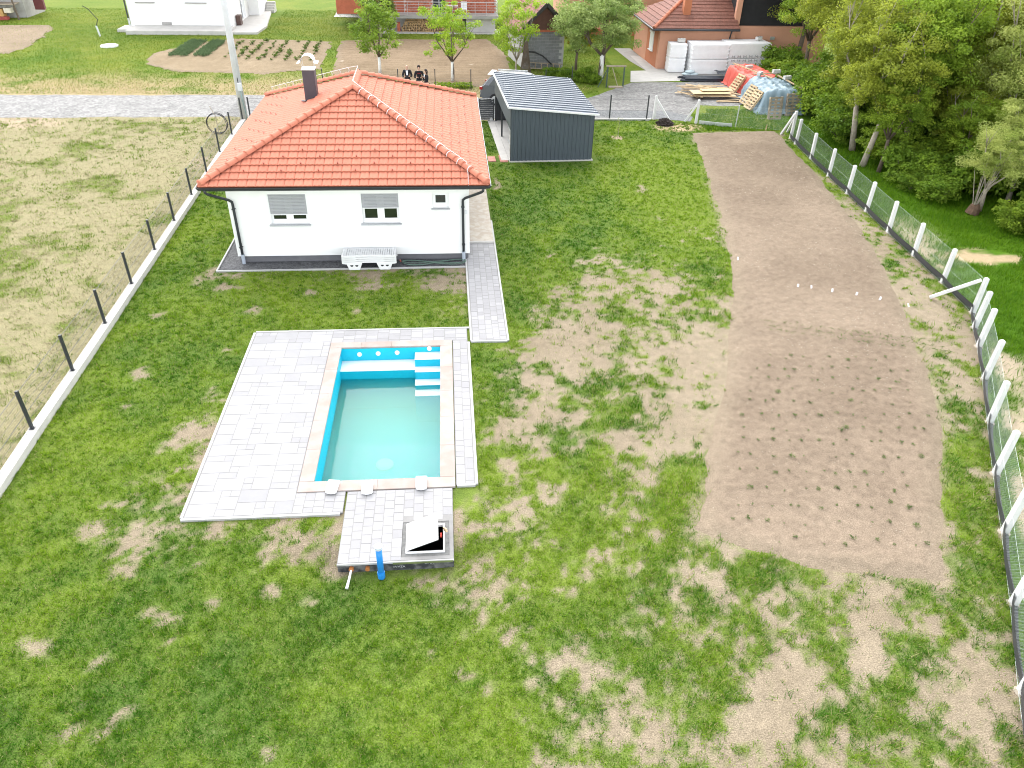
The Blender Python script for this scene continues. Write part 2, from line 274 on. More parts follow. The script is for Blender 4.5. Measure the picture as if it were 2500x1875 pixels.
# ---------------------------------------------------------------- ground: cover map of the garden (how much grass grows where, surveyed)
COVER = np.array([[float(k) for k in q.split(',')] for q in '2.03,32.34,9;3.67,32.31,9;5.51,32.27,9;7.35,32.23,9;9.21,32.19,9;11.08,32.15,8;-11.45,32.62,9;-10.58,32.6,9;7.72,36.26,9;9.36,36.24,9;11,36.22,9;12.24,36.2,8;8.35,39.67,9;10.11,39.66,9;11.88,39.65,8;-10.96,30.22,9;-9.98,30.19,9;2.06,29.89,9;3.43,29.86,9;5.15,29.82,8;6.88,29.77,8;8.62,29.73,8;10.38,29.68,8;-10.56,27.69,9;-9.34,27.66,9;1.89,27.33,9;3.17,27.29,9;4.77,27.24,8;6.38,27.19,8;8.01,27.14,8;9.64,27.1,7;-10.71,26.2,9;-9.25,26.16,9;-8.37,26.13,7;2.25,25.78,9;3.01,25.76,9;4.55,25.71,8;6.09,25.66,7;7.64,25.61,7;9.51,25.55,7;-10.71,24.83,9;-9.31,24.78,9;2,24.39,9;3.31,24.34,8;4.49,24.3,5;5.82,24.26,6;7.3,24.2,6;9.1,24.14,7;-10.88,23.27,9;-9.55,23.22,9;-8.48,23.18,5;-7.95,23.16,4;-6.87,23.12,6;-5.52,23.07,6;-4.17,23.02,5;-2.8,22.97,5;-1.43,22.92,5;-0.2,22.87,4;0.22,22.86,3;1.74,22.8,9;2.71,22.76,8;4.11,22.71,7;5.51,22.66,4;6.36,22.63,3;7.63,22.58,4;9.05,22.52,7;-10.86,21.72,9;-9.09,21.65,9;-7.82,21.6,7;-6.54,21.55,8;-5.26,21.49,7;-3.97,21.44,8;-2.68,21.39,8;-1.38,21.34,8;-0.08,21.29,8;2.03,21.2,8;2.95,21.16,5;3.88,21.13,4;5.21,21.07,3;6.54,21.02,4;7.89,20.96,5;8.83,20.93,6;-10.68,20.56,9;-9.59,20.51,9;-8.5,20.46,9;-7.28,20.41,9;-6.3,20.37,8;-5.31,20.33,6;-3.83,20.27,6;-2.59,20.21,7;-1.34,20.16,7;-0.09,20.11,7;1.89,19.53,8;2.76,19.49,4;3.63,19.45,4;4.88,19.4,4;6.14,19.34,3;7.41,19.29,5;8.17,19.26,5;-10.74,19.16,9;-9.71,19.11,9;-8.56,19.06,9;-7.4,19.01,9;-6.23,18.95,8;0.85,18.63,9;1.57,18.6,6;2.29,18.57,2;3.49,18.51,3;4.7,18.46,5;5.92,18.41,5;7.14,18.35,3;7.87,18.32,2;-10.66,18.09,9;-9.56,18.03,9;-8.45,17.98,9;-7.34,17.93,9;-6.45,17.89,8;0.69,17.55,9;1.38,17.52,7;2.07,17.49,2;2.76,17.46,3;3.92,17.4,4;4.96,17.35,6;5.66,17.32,5;6.59,17.28,4;7.42,17.24,1;-10.69,17.11,9;-9.63,17.05,9;-8.57,17,8;-7.5,16.95,9;-6.43,16.9,7;0.75,16.55,9;1.42,16.52,6;2.08,16.48,2;3.19,16.43,5;4.3,16.37,6;5.42,16.32,5;6.32,16.28,3;6.99,16.24,2;-10.51,16.19,9;-9.49,16.14,9;-8.47,16.08,8;-7.44,16.03,9;-6.51,15.99,4;0.82,15.62,8;1.45,15.59,3;2.2,15.55,4;3.05,15.5,5;4.13,15.45,6;5.2,15.4,3;6.06,15.35,2;6.71,15.32,2;-10.35,15.34,9;-9.36,15.29,9;-8.38,15.23,9;-7.39,15.18,8;-6.69,15.15,6;-6.39,15.13,2;0.77,14.76,8;1.49,14.72,4;2.11,14.69,5;2.93,14.65,6;3.96,14.59,7;5,14.54,3;5.83,14.5,3;6.35,14.47,3;-10.2,14.54,9;-9.25,14.49,9;-8.29,14.44,8;-7.34,14.39,8;-6.66,14.36,6;-6.28,14.34,2;0.63,13.97,8;1.33,13.93,5;2.02,13.89,6;2.81,13.85,6;3.81,13.8,6;4.81,13.74,4;5.71,13.7,6;-10.08,13.67,9;-9.26,13.62,9;-8.34,13.57,8;-7.61,13.53,7;-6.69,13.48,7;-6.23,13.45,2;0.69,13.08,8;1.26,13.04,5;2.02,13,6;2.87,12.96,6;3.83,12.9,5;4.79,12.85,5;5.56,12.81,7;-9.8,12.85,9;-9.1,12.81,9;-8.22,12.76,7;-7.78,12.73,5;-6.98,12.69,7;-6.27,12.65,3;0.1,12.29,4;0.56,12.26,7;1.19,12.23,4;1.92,12.19,6;2.75,12.14,6;3.66,12.09,4;4.58,12.04,5;5.23,12,8;-9.57,11.97,9;-8.73,11.92,8;-8.05,11.88,6;-7.71,11.86,3;-7.04,11.82,7;-6.36,11.78,2;-5.76,11.75,2;-5.17,11.71,2;-4.49,11.67,2;-3.63,11.63,3;-2.77,11.58,3;-0.01,11.42,3;0.34,11.4,8;0.78,11.37,5;1.12,11.35,3;1.91,11.3,7;2.79,11.25,6;3.66,11.2,5;4.54,11.15,6;5.07,11.12,8;-9.3,11.38,9;-8.48,11.33,8;-7.66,11.28,7;-6.84,11.24,5;-6.51,11.22,2;-6.02,11.19,2;-5.36,11.15,5;-4.7,11.11,6;-4.2,11.08,4;-3.53,11.04,6;-2.87,11,3;-0.02,10.83,3;0.32,10.81,8;0.83,10.78,3;1.42,10.75,4;1.93,10.72,6;2.78,10.67,6;3.71,10.61,5;4.48,10.57,7;5.34,10.52,5;6.03,10.48,7;6.63,10.44,8;-8.99,10.72,9;-8.2,10.67,8;-7.41,10.62,8;-6.62,10.58,6;-6.3,10.56,7;-5.82,10.53,8;-5.19,10.49,7;-4.55,10.45,8;-3.91,10.41,7;-3.26,10.37,7;-2.62,10.34,4;-1.81,10.29,5;-1,10.24,6;-0.36,10.2,5;0.21,10.17,8;0.62,10.14,5;1.27,10.1,6;2.09,10.05,7;2.75,10.01,5;3.57,9.96,6;4.39,9.91,8;4.89,9.88,6;5.55,9.84,5;6.22,9.8,7;6.88,9.77,6;7.63,9.72,5;8.47,9.67,6;9.31,9.62,7;10.15,9.57,6;10.91,9.52,7;-8.75,10.2,9;-7.99,10.15,8;-7.22,10.11,8;-6.45,10.06,8;-5.67,10.01,9;-5.05,9.97,8;-4.43,9.94,8;-3.81,9.9,7;-3.18,9.86,8;-2.56,9.82,7;-1.77,9.77,8;-0.99,9.73,8;-0.51,9.7,7;0.04,9.66,8;0.51,9.64,3;0.83,9.62,4;1.62,9.57,7;2.5,9.51,6;2.98,9.48,7;3.78,9.44,6;4.42,9.4,8;4.9,9.37,6;5.38,9.34,7;6.03,9.3,4;6.67,9.26,5;7.4,9.22,5;8.22,9.17,6;9.03,9.12,5;9.85,9.07,6;10.67,9.02,7;-8.48,9.61,9;-7.74,9.57,8;-7,9.52,8;-6.25,9.48,8;-5.73,9.44,5;-5.28,9.42,7;-4.68,9.38,6;-4,9.34,9;-3.24,9.29,9;-2.49,9.24,9;-1.73,9.2,8;-0.97,9.15,8;-0.36,9.11,8;0.02,9.09,8;0.56,9.05,7;1.33,9.01,7;2.1,8.96,7;2.87,8.91,6;3.49,8.87,6;3.95,8.84,8;4.57,8.81,5;5.19,8.77,6;5.82,8.73,3;6.44,8.69,3;7.15,8.65,4;7.93,8.6,5;8.72,8.55,6;9.51,8.5,6;10.3,8.45,7;-8.19,8.98,8;-7.76,8.95,5;-7.4,8.93,5;-6.76,8.89,7;-6.04,8.84,7;-5.32,8.8,8;-4.59,8.75,9;-3.87,8.71,9;-3.14,8.66,8;-2.41,8.61,8;-1.68,8.57,9;-0.95,8.52,8;-0.21,8.47,7;0.53,8.43,7;1.26,8.38,7;2,8.33,7;2.6,8.3,7;3.19,8.26,5;3.79,8.22,5;4.39,8.18,6;4.99,8.15,4;5.59,8.11,3;6.19,8.07,4;6.87,8.03,6;7.62,7.98,5;8.38,7.93,6;9.14,7.88,6;9.9,7.84,7;-7.92,8.39,8;-7.23,8.34,7;-6.53,8.3,5;-6.12,8.27,5;-5.56,8.23,7;-4.79,8.19,9;-4.09,8.14,9;-3.39,8.1,8;-2.69,8.05,9;-1.99,8.01,9;-1.28,7.96,8;-0.78,7.93,8;-0.22,7.89,9;0.49,7.85,8;1.06,7.81,8;1.63,7.77,6;2.21,7.74,4;2.78,7.7,4;3.35,7.66,5;3.93,7.63,4;4.65,7.58,5;5.37,7.53,6;6.1,7.49,6;6.82,7.44,5;7.55,7.39,6;8.28,7.35,5;9.02,7.3,6;9.68,7.26,6;-7.66,7.83,9;-7,7.79,7;-6.33,7.75,7;-5.65,7.7,8;-4.98,7.66,9;-4.31,7.61,8;-3.63,7.57,8;-2.95,7.53,8;-2.27,7.48,9;-1.59,7.44,9;-0.91,7.39,9;-0.36,7.36,9;0.12,7.33,8;0.67,7.29,5;1.22,7.26,4;1.84,7.21,3;2.53,7.17,3;3.23,7.12,5;3.92,7.08,4;4.62,7.03,4;5.31,6.99,5;6.01,6.94,6;6.72,6.9,6;7.42,6.85,5;8.12,6.81,6;8.83,6.76,6;9.47,6.72,5;-7.43,7.32,9;-6.78,7.27,6;-6.39,7.25,5;-5.81,7.21,7;-5.16,7.17,9;-4.5,7.12,8;-3.85,7.08,8;-3.2,7.04,8;-2.54,6.99,9;-1.88,6.95,9;-1.22,6.91,8;-0.56,6.86,8;-0.03,6.83,8;0.43,6.8,6;0.97,6.76,4;1.63,6.72,3;2.17,6.68,4;2.7,6.65,6;3.24,6.61,4;3.78,6.58,4;4.45,6.53,5;5.12,6.49,6;5.8,6.44,5;6.48,6.4,6;7.16,6.35,6;7.84,6.31,5;8.52,6.26,6;-7.17,6.77,8;-6.43,6.72,6;-5.61,6.66,7;-4.98,6.62,7;-4.36,6.58,9;-3.73,6.54,9;-3.09,6.49,8;-2.46,6.45,9;-1.83,6.41,9;-1.19,6.37,9;-0.55,6.32,8;0.09,6.28,7;0.73,6.24,6;1.24,6.2,3;1.82,6.16,3;2.33,6.13,6;2.85,6.1,6;3.49,6.05,4;4.14,6.01,5;4.66,5.97,7;5.25,5.94,6;5.9,5.89,7;6.55,5.85,6;7.21,5.8,5;7.86,5.76,6;8.52,5.72,6;18.18,39.6,7;17.67,36.13,7;16.96,32.03,6;16.51,28.17,4;16.34,25.71,5;16.05,23.56,5;15.47,21.08,4;15.12,19.21,4;14.31,17.35,4;13.6,15.92,5;12.97,14.65,5;12.31,13.35,6;11.52,12.2,7;12.17,12.59,7;10.91,11.16,5;11.63,11.25,6;10.53,10.21,6;10.94,9.85,8'.split(';')])
BARE = np.array([[float(k) for k in q.split(',')] for q in '-7.48,8.95,0.30,0.27;-7.65,11.74,0.32,0.42;-4.01,10.93,0.18,0.30;-3.71,10.07,0.19,0.23;-4.77,9.76,0.17,0.40;-5.52,9.48,0.45,0.13;-3.02,9.80,0.19,0.16;-3.50,10.82,0.12,0.22;-5.11,10.75,0.21,0.13;-6.35,8.53,0.28,0.22;-6.42,7.32,0.39,0.22;-5.60,7.34,0.33,0.18;-5.15,8.96,0.15,0.16;-6.70,10.58,0.40,0.17;-6.58,10.95,0.16,0.18;0.67,9.68,0.32,0.22;0.89,9.32,0.12,0.10;-0.43,8.40,0.07,0.26;-3.09,6.82,0.10,0.08;-3.98,6.82,0.10,0.18;-0.00,7.88,0.28,0.11;-3.39,8.88,0.16,0.11;4.64,24.30,0.44,0.48;-2.89,20.87,0.18,0.21;-7.34,22.84,0.67,0.36;-8.54,23.40,0.27,0.43;-0.20,22.87,0.47,0.62;-2.78,22.67,0.81,0.36;-0.74,22.59,0.55,0.42;-4.61,22.30,0.34,0.23;3.54,25.02,0.15,0.35;2.03,32.34,0.22,1.07;0.63,12.00,0.16,0.39;0.04,11.41,0.12,0.75;-0.68,10.27,0.33,0.11;14.08,23.63,0.45,0.54;8.54,31.68,0.26,0.62;-8.50,16.17,0.27,0.25;-6.21,21.13,0.20,0.27;-6.42,18.74,0.12,0.32;-9.02,20.99,0.30,0.21;-8.58,17.89,0.33,0.29;-6.38,16.71,0.11,0.50;4.81,17.79,0.21,0.30'.split(';')])
PLOT = [(13.10,40.01),(17.78,40.36),(17.5,37),(17.17,33.69),(16.6,29.5),(16.25,26.90),(15.5,23.6),(14.62,20.55),(13.47,16.95),(12.45,14.32),(11.2,12.3),(10.76,11.56),(9.69,9.38),(8.05,9.69),(6.97,9.98),(5.58,10.74),(5.07,11.12),(5.34,11.73),(6.16,13.67),(7.77,17.22),(8.6,19.6),(9.33,21.62),(10.1,24.3),(10.78,27.06),(11.4,30.2),(11.97,33.22),(12.6,37)]
FENCE_R = [(18.45,40.2),(18.17,39.0),(18.05,38.0),(17.85,35.57),(17.66,33.09),(17.53,30.82),(17.40,28.75),(17.24,26.56),(17.12,24.40),(16.98,22.21),(16.79,20.08),(16.28,19.15),(15.74,18.05),(14.85,16.34),(13.77,14.39),(12.69,12.45),(11.72,10.62),(10.70,8.77),(9.65,6.94),(8.6,5.0),(7.6,3.0)]
FENCE_L = [(-9.95,8.0),(-10.0,10.05),(-10.12,12.6),(-10.21,15.14),(-10.26,17.69),(-10.32,20.24),(-10.40,22.81),(-10.47,25.45),(-10.55,28.1),(-10.63,30.85),(-10.72,33.64),(-10.82,36.48),(-10.89,39.31),(-10.95,42.07)]
PROPERTY = [(-9.85,3),(-9.9,8),(-10.1,15.1),(-10.5,28),(-10.8,42.2),(11.4,42.6),(13.8,41.9)] + FENCE_R
POOL = (-3.27,-.37,13.0,18.73)
HATCH = (-1.10,-.30,10.72,11.52)

CX0, CY0, CDX = -13.0, 2.0, .25
_cx = np.arange(CX0, 20.01, CDX); _cy = np.arange(CY0, 44.01, CDX); _gx, _gy = np.meshgrid(_cx, _cy)
def _cover_grid():
    num = np.zeros(_gx.shape); den = np.full(_gx.shape, 1e-9)
    for x, y, c in COVER:
        s = .22 + .022*math.hypot(x, y)
        w = np.exp(-((_gx-x)**2+((_gy-y)*.62)**2)/(2*s*s))+1e-6/((_gx-x)**2+(_gy-y)**2+.1)
        num += w*c; den += w
    return num/den/9.0
COVG = _cover_grid()
def bilinear(G, x, y):
    fx = np.clip((np.asarray(x)-CX0)/CDX, 0, G.shape[1]-1.001); fy = np.clip((np.asarray(y)-CY0)/CDX, 0, G.shape[0]-1.001)
    ix = fx.astype(int); iy = fy.astype(int); tx = fx-ix; ty = fy-iy
    return (G[iy,ix]*(1-tx)+G[iy,ix+1]*tx)*(1-ty)+(G[iy+1,ix]*(1-tx)+G[iy+1,ix+1]*tx)*ty
def cover(x, y):
    """0 bare soil .. 1 closed turf"""
    c = bilinear(COVG, x, y)
    c = c + .14*sstep(.6, -1.5, x)*sstep(.55,.75,c)
    c = c - .06*sstep(.8, 3.0, x)*sstep(11.5, 9.5, y) - .05*sstep(1.8, 3.5, x)*sstep(24, 21, y)
    c = np.clip(c*1.30-.17, 0, 1.15); k = 1.1-.5*sstep(.8,1.05,c)
    v = c + (.8*(fbm(x, y, 1.4, 3, 4)-.5) + 1.0*(fbm(x, y, .42, 9, 3)-.5) + .75*(fbm(x, y, .14, 13, 2)-.5))*k
    rr = np.hypot(x+4, y-17); th = np.arctan2(y-17, x+4)*3.0                      # old wheel tracks bending round the pool
    v = v + .85*(fbm(rr, th, .5, 19, 2)-.5)*sstep(.5, 2.5, x)*sstep(18, 15, y)
    m = sstep(.18, .86, v)
    jx = x + .75*(fbm(x, y, .5, 31, 4)-.5); jy = y + .95*(fbm(x, y, .5, 37, 4)-.5)
    for i_, (px, py, rx, ry) in enumerate(BARE):
        if i_ == 0: rx, ry = rx*1.45, ry*1.45
        q = np.sqrt(((jx-px)/rx)**2+((jy-py)/ry)**2)
        m = m*(1-.82*(1-sstep(.30, 1.10, q)))
    d = poly_dist(x, y, PLOT) + .5*(fbm(x, y, .8, 41, 3)-.5)
    return m*(1-.6*sstep(-.45, -.05, d)*sstep(.40,.62,fbm(x, y, 3.0, 43, 2)))
def gz(x, y):
    """the lawn dips in front of the pump chamber"""
    x = np.asarray(x); y = np.asarray(y)
    return -.24*np.exp(-(np.abs((x+1.25)/2.1)**4))*np.exp(-np.where(y < 9.6, ((9.6-y)/2.9)**2, np.abs((y-9.6)/1.35)**8))
def tone(x, y):
    """0 deep green .. 1 yellow green"""
    t = .50 + 1.3*(fbm(x, y, 3.0, 51, 3)-.5) + 1.1*(fbm(x, y, .7, 57, 3)-.5)
    t = t + .42*np.exp(-(((x-9.6)/2.6)**2+((y-31)/9)**2)) + .15*np.exp(-(((x-4)/2.5)**2+((y-12)/5)**2))
    t = t + .25*(1-bilinear(COVG, x, y))
    t = t - .22*np.exp(-(((x+8)/2.2)**2+((y-22)/5)**2)) - .30*np.exp(-(((x-3.5)/3)**2+((y-33)/7)**2)) - .12*np.exp(-(((x+5)/5)**2+((y-9)/3)**2))
    return np.clip(t, 0, 1)
def lerp3(a, b, t): return np.asarray(a)[None,:]*(1-t[:,None])+np.asarray(b)[None,:]*t[:,None]
SOIL = (.255,.210,.150); SOIL2 = (.19,.152,.104); TURF_D = (.040,.108,.007); TURF_Y = (.118,.185,.014); STRAW = (.31,.25,.13)

def region_cols(x, y):
    """colour of the bare ground / thatch, by what the place is"""
    n = len(x); n1 = fbm(x, y, 2.2, 5, 4); n2 = fbm(x, y, .5, 6, 3)
    meadow = lerp3((.085,.15,.018), (.18,.205,.038), np.clip(.5+1.2*(n1-.5)+.6*(n2-.5), 0, 1))
    col = meadow
    # dry verge beside the lane and the rough ground of the neighbour's garden
    dry = sstep(56, 49, y)*sstep(.35, .6, n1+.25*n2)*(x < 6) ; dry = np.maximum(dry, sstep(49.6, 48.3, y)*.9*(y > 46)*(x < 6))
    col = col*(1-dry[:,None]) + lerp3(STRAW, (.30,.24,.14), n2)*dry[:,None]
    # mown hay field on the left
    fl = (x < -10.2) & (y < 45)
    g = sstep(.50, .66, .55*n1+.45*n2)
    field = lerp3((.265,.23,.14), (.13,.17,.034), np.clip(g*1.1+.12, 0, 1))
    bare = sstep(.60,.72, fbm(x, y, 3.5, 71, 3))*sstep(33, 37, y)
    field = field*(1-bare[:,None]) + np.array([.34,.275,.19])[None,:]*bare[:,None]
    col = np.where(fl[:,None], field, col)
    # ground beyond the right fence: rank grass, leaf litter under the trees
    fx = np.interp(y, [p[1] for p in FENCE_R][::-1], [p[0] for p in FENCE_R][::-1])
    br = (x > fx) & (y < 46)
    band = sstep(.2, .5, x-fx)*sstep(2.6, .8, x-fx)*sstep(32, 24, y)*sstep(.42,.60,n1)
    wild = lerp3((.045,.11,.008), (.10,.19,.014), n1); wild = wild*(1-band[:,None]) + np.array([.34,.28,.20])[None,:]*band[:,None]
    mound = sstep(1.0,.6, np.hypot((x-19.8)/1.4, (y-24.2)/.75)+1.6*(n2-.5))
    wild = wild*(1-mound[:,None]) + np.array([.36,.28,.17])[None,:]*mound[:,None]
    col = np.where(br[:,None], wild, col)
    # the garden itself
    ins = in_poly(x, y, PROPERTY)
    m = cover(x, y); t = tone(x, y)
    soil = lerp3(SOIL, SOIL2, np.clip(.15+1.3*(fbm(x, y, 1.1, 81, 4)-.42), 0, 1))
    turf = lerp3(TURF_D, TURF_Y, t)
    thatch = .62*turf + .38*np.array([.20,.19,.07])[None,:]
    turf = turf*.62 + thatch*.38
    mg = (.92*sstep(.1,.95,m))[:,None]; gcol = soil*(1-mg) + turf*mg
    sand = sstep(1.0,.55, np.hypot((x-12.6)/1.7, (y-41.1)/.95)+.4*(n2-.5))
    gcol = gcol*(1-sand[:,None]) + np.array([.40,.31,.19])[None,:]*sand[:,None]
    ring = sstep(1.0,.7, np.hypot((x-8.88)/.42, (y-39.27)/.42)+.4*(n2-.5))
    gcol = gcol*(1-ring[:,None]) + np.array([.34,.27,.19])[None,:]*ring[:,None]
    return np.where(ins[:,None], gcol, col)

def axis(parts, extra):
    a = np.concatenate([np.arange(p, q, s) for p, q, s in parts]); a = np.unique(np.concatenate([a, extra]))
    keep = [a[0]]; ex = set(extra)
    for k in a[1:]:
        if k-keep[-1] < .03:
            if k in ex: keep[-1] = k
            continue
        keep.append(k)
    return np.array(keep)
def build_ground():
    xs = axis([(-620,-60,80),(-60,-30,2),(-30,-11,.3),(-11,18.6,.12),(18.6,30,.35),(30,70,3),(70,701,90)], [POOL[0],POOL[1],HATCH[0],HATCH[1]])
    ys = axis([(-300,0,60),(0,4,1),(4,42.8,.12),(42.8,90,.3),(90,130,5),(130,1200,120)], [POOL[2],POOL[3],HATCH[2],HATCH[3]])
    X, Y = np.meshgrid(xs, ys); x = X.ravel(); y = Y.ravel(); z = gz(x, y)
    cols = np.concatenate([region_cols(x[i:i+40000], y[i:i+40000]) for i in range(0, len(x), 40000)])
    nx, ny = len(xs), len(ys); I = np.arange(nx*ny).reshape(ny, nx)
    F = np.stack([I[:-1,:-1], I[:-1,1:], I[1:,1:], I[1:,:-1]], -1).reshape(-1, 4)
    mx = x[F].mean(1); my = y[F].mean(1)
    hole = np.zeros(len(F), bool)
    for h in (POOL, HATCH): hole |= (mx > h[0]) & (mx < h[1]) & (my > h[2]) & (my < h[3])
    F = F[~hole]
    me = np_mesh('ground', np.stack([x,y,z],1), F, 4, {'soil': ('FLOAT_COLOR', np.c_[cols, np.ones(len(cols))])})
    return link('ground', me, M('garden_soil', (1,1,1), .95, .20, 5.0, 1.0, 34, spec=.05, attr='soil', fine=.34, fscale=38), smooth=True, kind='structure')
ground = build_ground()

def sheet(name, poly, z, mat, jitter=0.0, seed=1, step=.5, kind='structure'):
    """flat sheet with a ragged edge"""
    P = []
    for i in range(len(poly)):
        a = Vector(poly[i]).to_2d() if len(poly[i]) > 2 else Vector(poly[i]); b = Vector(poly[(i+1) % len(poly)]); L = (b-a).length
        n = max(1, int(L/step)) if jitter else 1
        for k in range(n):
            p = a.lerp(b, k/n); P.append(p)
    if jitter:
        xs = np.array([p.x for p in P]); ys = np.array([p.y for p in P])
        P = list(zip(xs+jitter*2*(fbm(xs, ys, 1.3, seed, 3)-.5), ys+jitter*2*(fbm(xs, ys, 1.3, seed+5, 3)-.5)))
    bm = bmesh.new(); f = bm.faces.new([bm.verts.new((p[0], p[1], z)) for p in P]); bm.normal_update()
    if f.normal.z < 0: f.normal_flip()
    bmesh.ops.triangulate(bm, faces=bm.faces[:])
    me = bpy.data.meshes.new(name); bm.to_mesh(me); bm.free()
    return link(name, me, mat, kind=kind)

GRAVL = gravel_mat('pale_road_gravel', (.075,.073,.07), (.255,.25,.24), 9)
GRAVD = gravel_mat('dark_grey_gravel', (.05,.053,.055), (.20,.207,.21), 18)
GRAVB = gravel_mat('basalt_chippings', (.02,.021,.023), (.125,.125,.13), 22)
LANE = [(-90,42.6),(-40,42.8),(-24,43.0),(-12,43.35),(-10.9,42.9),(2,43.0),(8.2,42.9),(11.5,42.9),(13.6,42.7),(14.3,44.6),(15.1,45.6),(17.4,45.6),(18.6,46.5),(22,48.5),(22.5,53.5),(20,54),(16.2,51.6),(12.2,51.4),(10.2,49.2),(8.6,47.5),(2,47.4),(-6,47.5),(-13,48.0),(-26,47.9),(-40,48.1),(-90,48.6)]
sheet('gravel_road', LANE, .006, GRAVL, .22, 3)
sheet('dark_gravel_strip', [(2.4,42.75),(8.1,42.72),(11.5,42.75),(13.6,42.3),(14.1,43.2),(12.9,44.3),(11,44.4),(8.5,44.6),(2.4,44.5)], .011, GRAVD, .15, 5)
sheet('dark_gravel_strip', [(-10.6,42.55),(-6,42.55),(-6,44.2),(-10.4,44.0)], .011, GRAVD, .12, 8)

def tilled(name, poly, z, step, amp, c0, c1, seed, rows=None, edge=.25, stones=0.0):
    xs = np.arange(min(p[0] for p in poly)-.3, max(p[0] for p in poly)+.3, step); ys = np.arange(min(p[1] for p in poly)-.3, max(p[1] for p in poly)+.3, step)
    X, Y = np.meshgrid(xs, ys); x = X.ravel(); y = Y.ravel()
    d = poly_dist(x, y, poly) + edge*2*(fbm(x, y, .9, seed, 3)-.5)
    n = fbm(x, y, .9, seed+2, 3); cl = vnoise(x, y, step*1.6, seed+4)
    h = amp*(.35*n + .45*cl**2 + .3*vnoise(x, y, step*.8, seed+5))
    if rows is not None: h = h + rows[1]*np.sin((x*math.cos(rows[2])+y*math.sin(rows[2]))*2*PI/rows[0] + 1.2*fbm(x, y, 2.5, seed+8, 2))
    zz = z + h*sstep(0, .35, d) - .02*(1-sstep(-.10, .10, d))
    dk = np.clip(.5+1.5*(fbm(x, y, 2.6, seed+6, 3)-.5)+.9*(cl-.5)*.6, 0, 1)
    col = lerp3(c0, c1, dk); eb = (sstep(.7, .0, d)*.5*(fbm(x, y, .5, seed+12, 3)+.3))[:,None].clip(0, 1); col = col*(1-eb)+np.array(SOIL)[None,:]*.92*eb
    st = (vnoise(x, y, step*.9, seed+9) > 1-stones); col[st] = (.60,.54,.45)
    nx, ny = len(xs), len(ys); I = np.arange(nx*ny).reshape(ny, nx)
    F = np.stack([I[:-1,:-1], I[:-1,1:], I[1:,1:], I[1:,:-1]], -1).reshape(-1, 4); F = F[(d[F] > -.12).all(1)]
    used, inv = np.unique(F, return_inverse=True); F = inv.reshape(-1, 4)
    me = np_mesh(name, np.stack([x,y,zz],1)[used], F, 4, {'soil': ('FLOAT_COLOR', np.c_[col, np.ones(len(col))][used])})
    return link(name, me, M('tilled_soil', (1,1,1), .95, .14, 6.0, 1.0, 40, spec=.05, attr='soil', fine=.30, fscale=42), smooth=False, kind='structure')
tilled('vegetable_plot', PLOT, .012, .07, .085, (.242,.190,.140), (.172,.132,.096), 100, (1.9, .012, 1.35), .14, .0)
BED_BACK = [(-8.3,65.2),(-3.6,65.7),(3.3,66.1),(4.2,62),(4.6,56),(4.4,52.3),(3.4,50.2),(-.7,50.2),(-3.2,52.1),(-7.6,53.0)]
tilled('garden_bed', BED_BACK, .015, .2, .10, (.26,.195,.13), (.19,.14,.09), 120, (.75, .035, 1.57), .3, .02)
BED_MID = [(-19.5,63.6),(-16.5,65.6),(-12,65.2),(-8.9,64.6),(-8.7,60),(-8.6,55),(-12,53.4),(-17.5,54.0),(-20.5,56.2),(-21.0,59.5)]
tilled('garden_bed', BED_MID, .015, .2, .09, (.28,.22,.145), (.215,.165,.105), 140, (.8, .02, 0), .35, .02)
tilled('garden_bed', [(-37,70.7),(-32.7,70.9),(-31.9,69.4),(-31.0,65.8),(-30.6,62.6),(-30.8,59.5),(-37,57.5)], .015, .25, .08, (.28,.22,.155), (.22,.17,.12), 160, None, .3, .02)

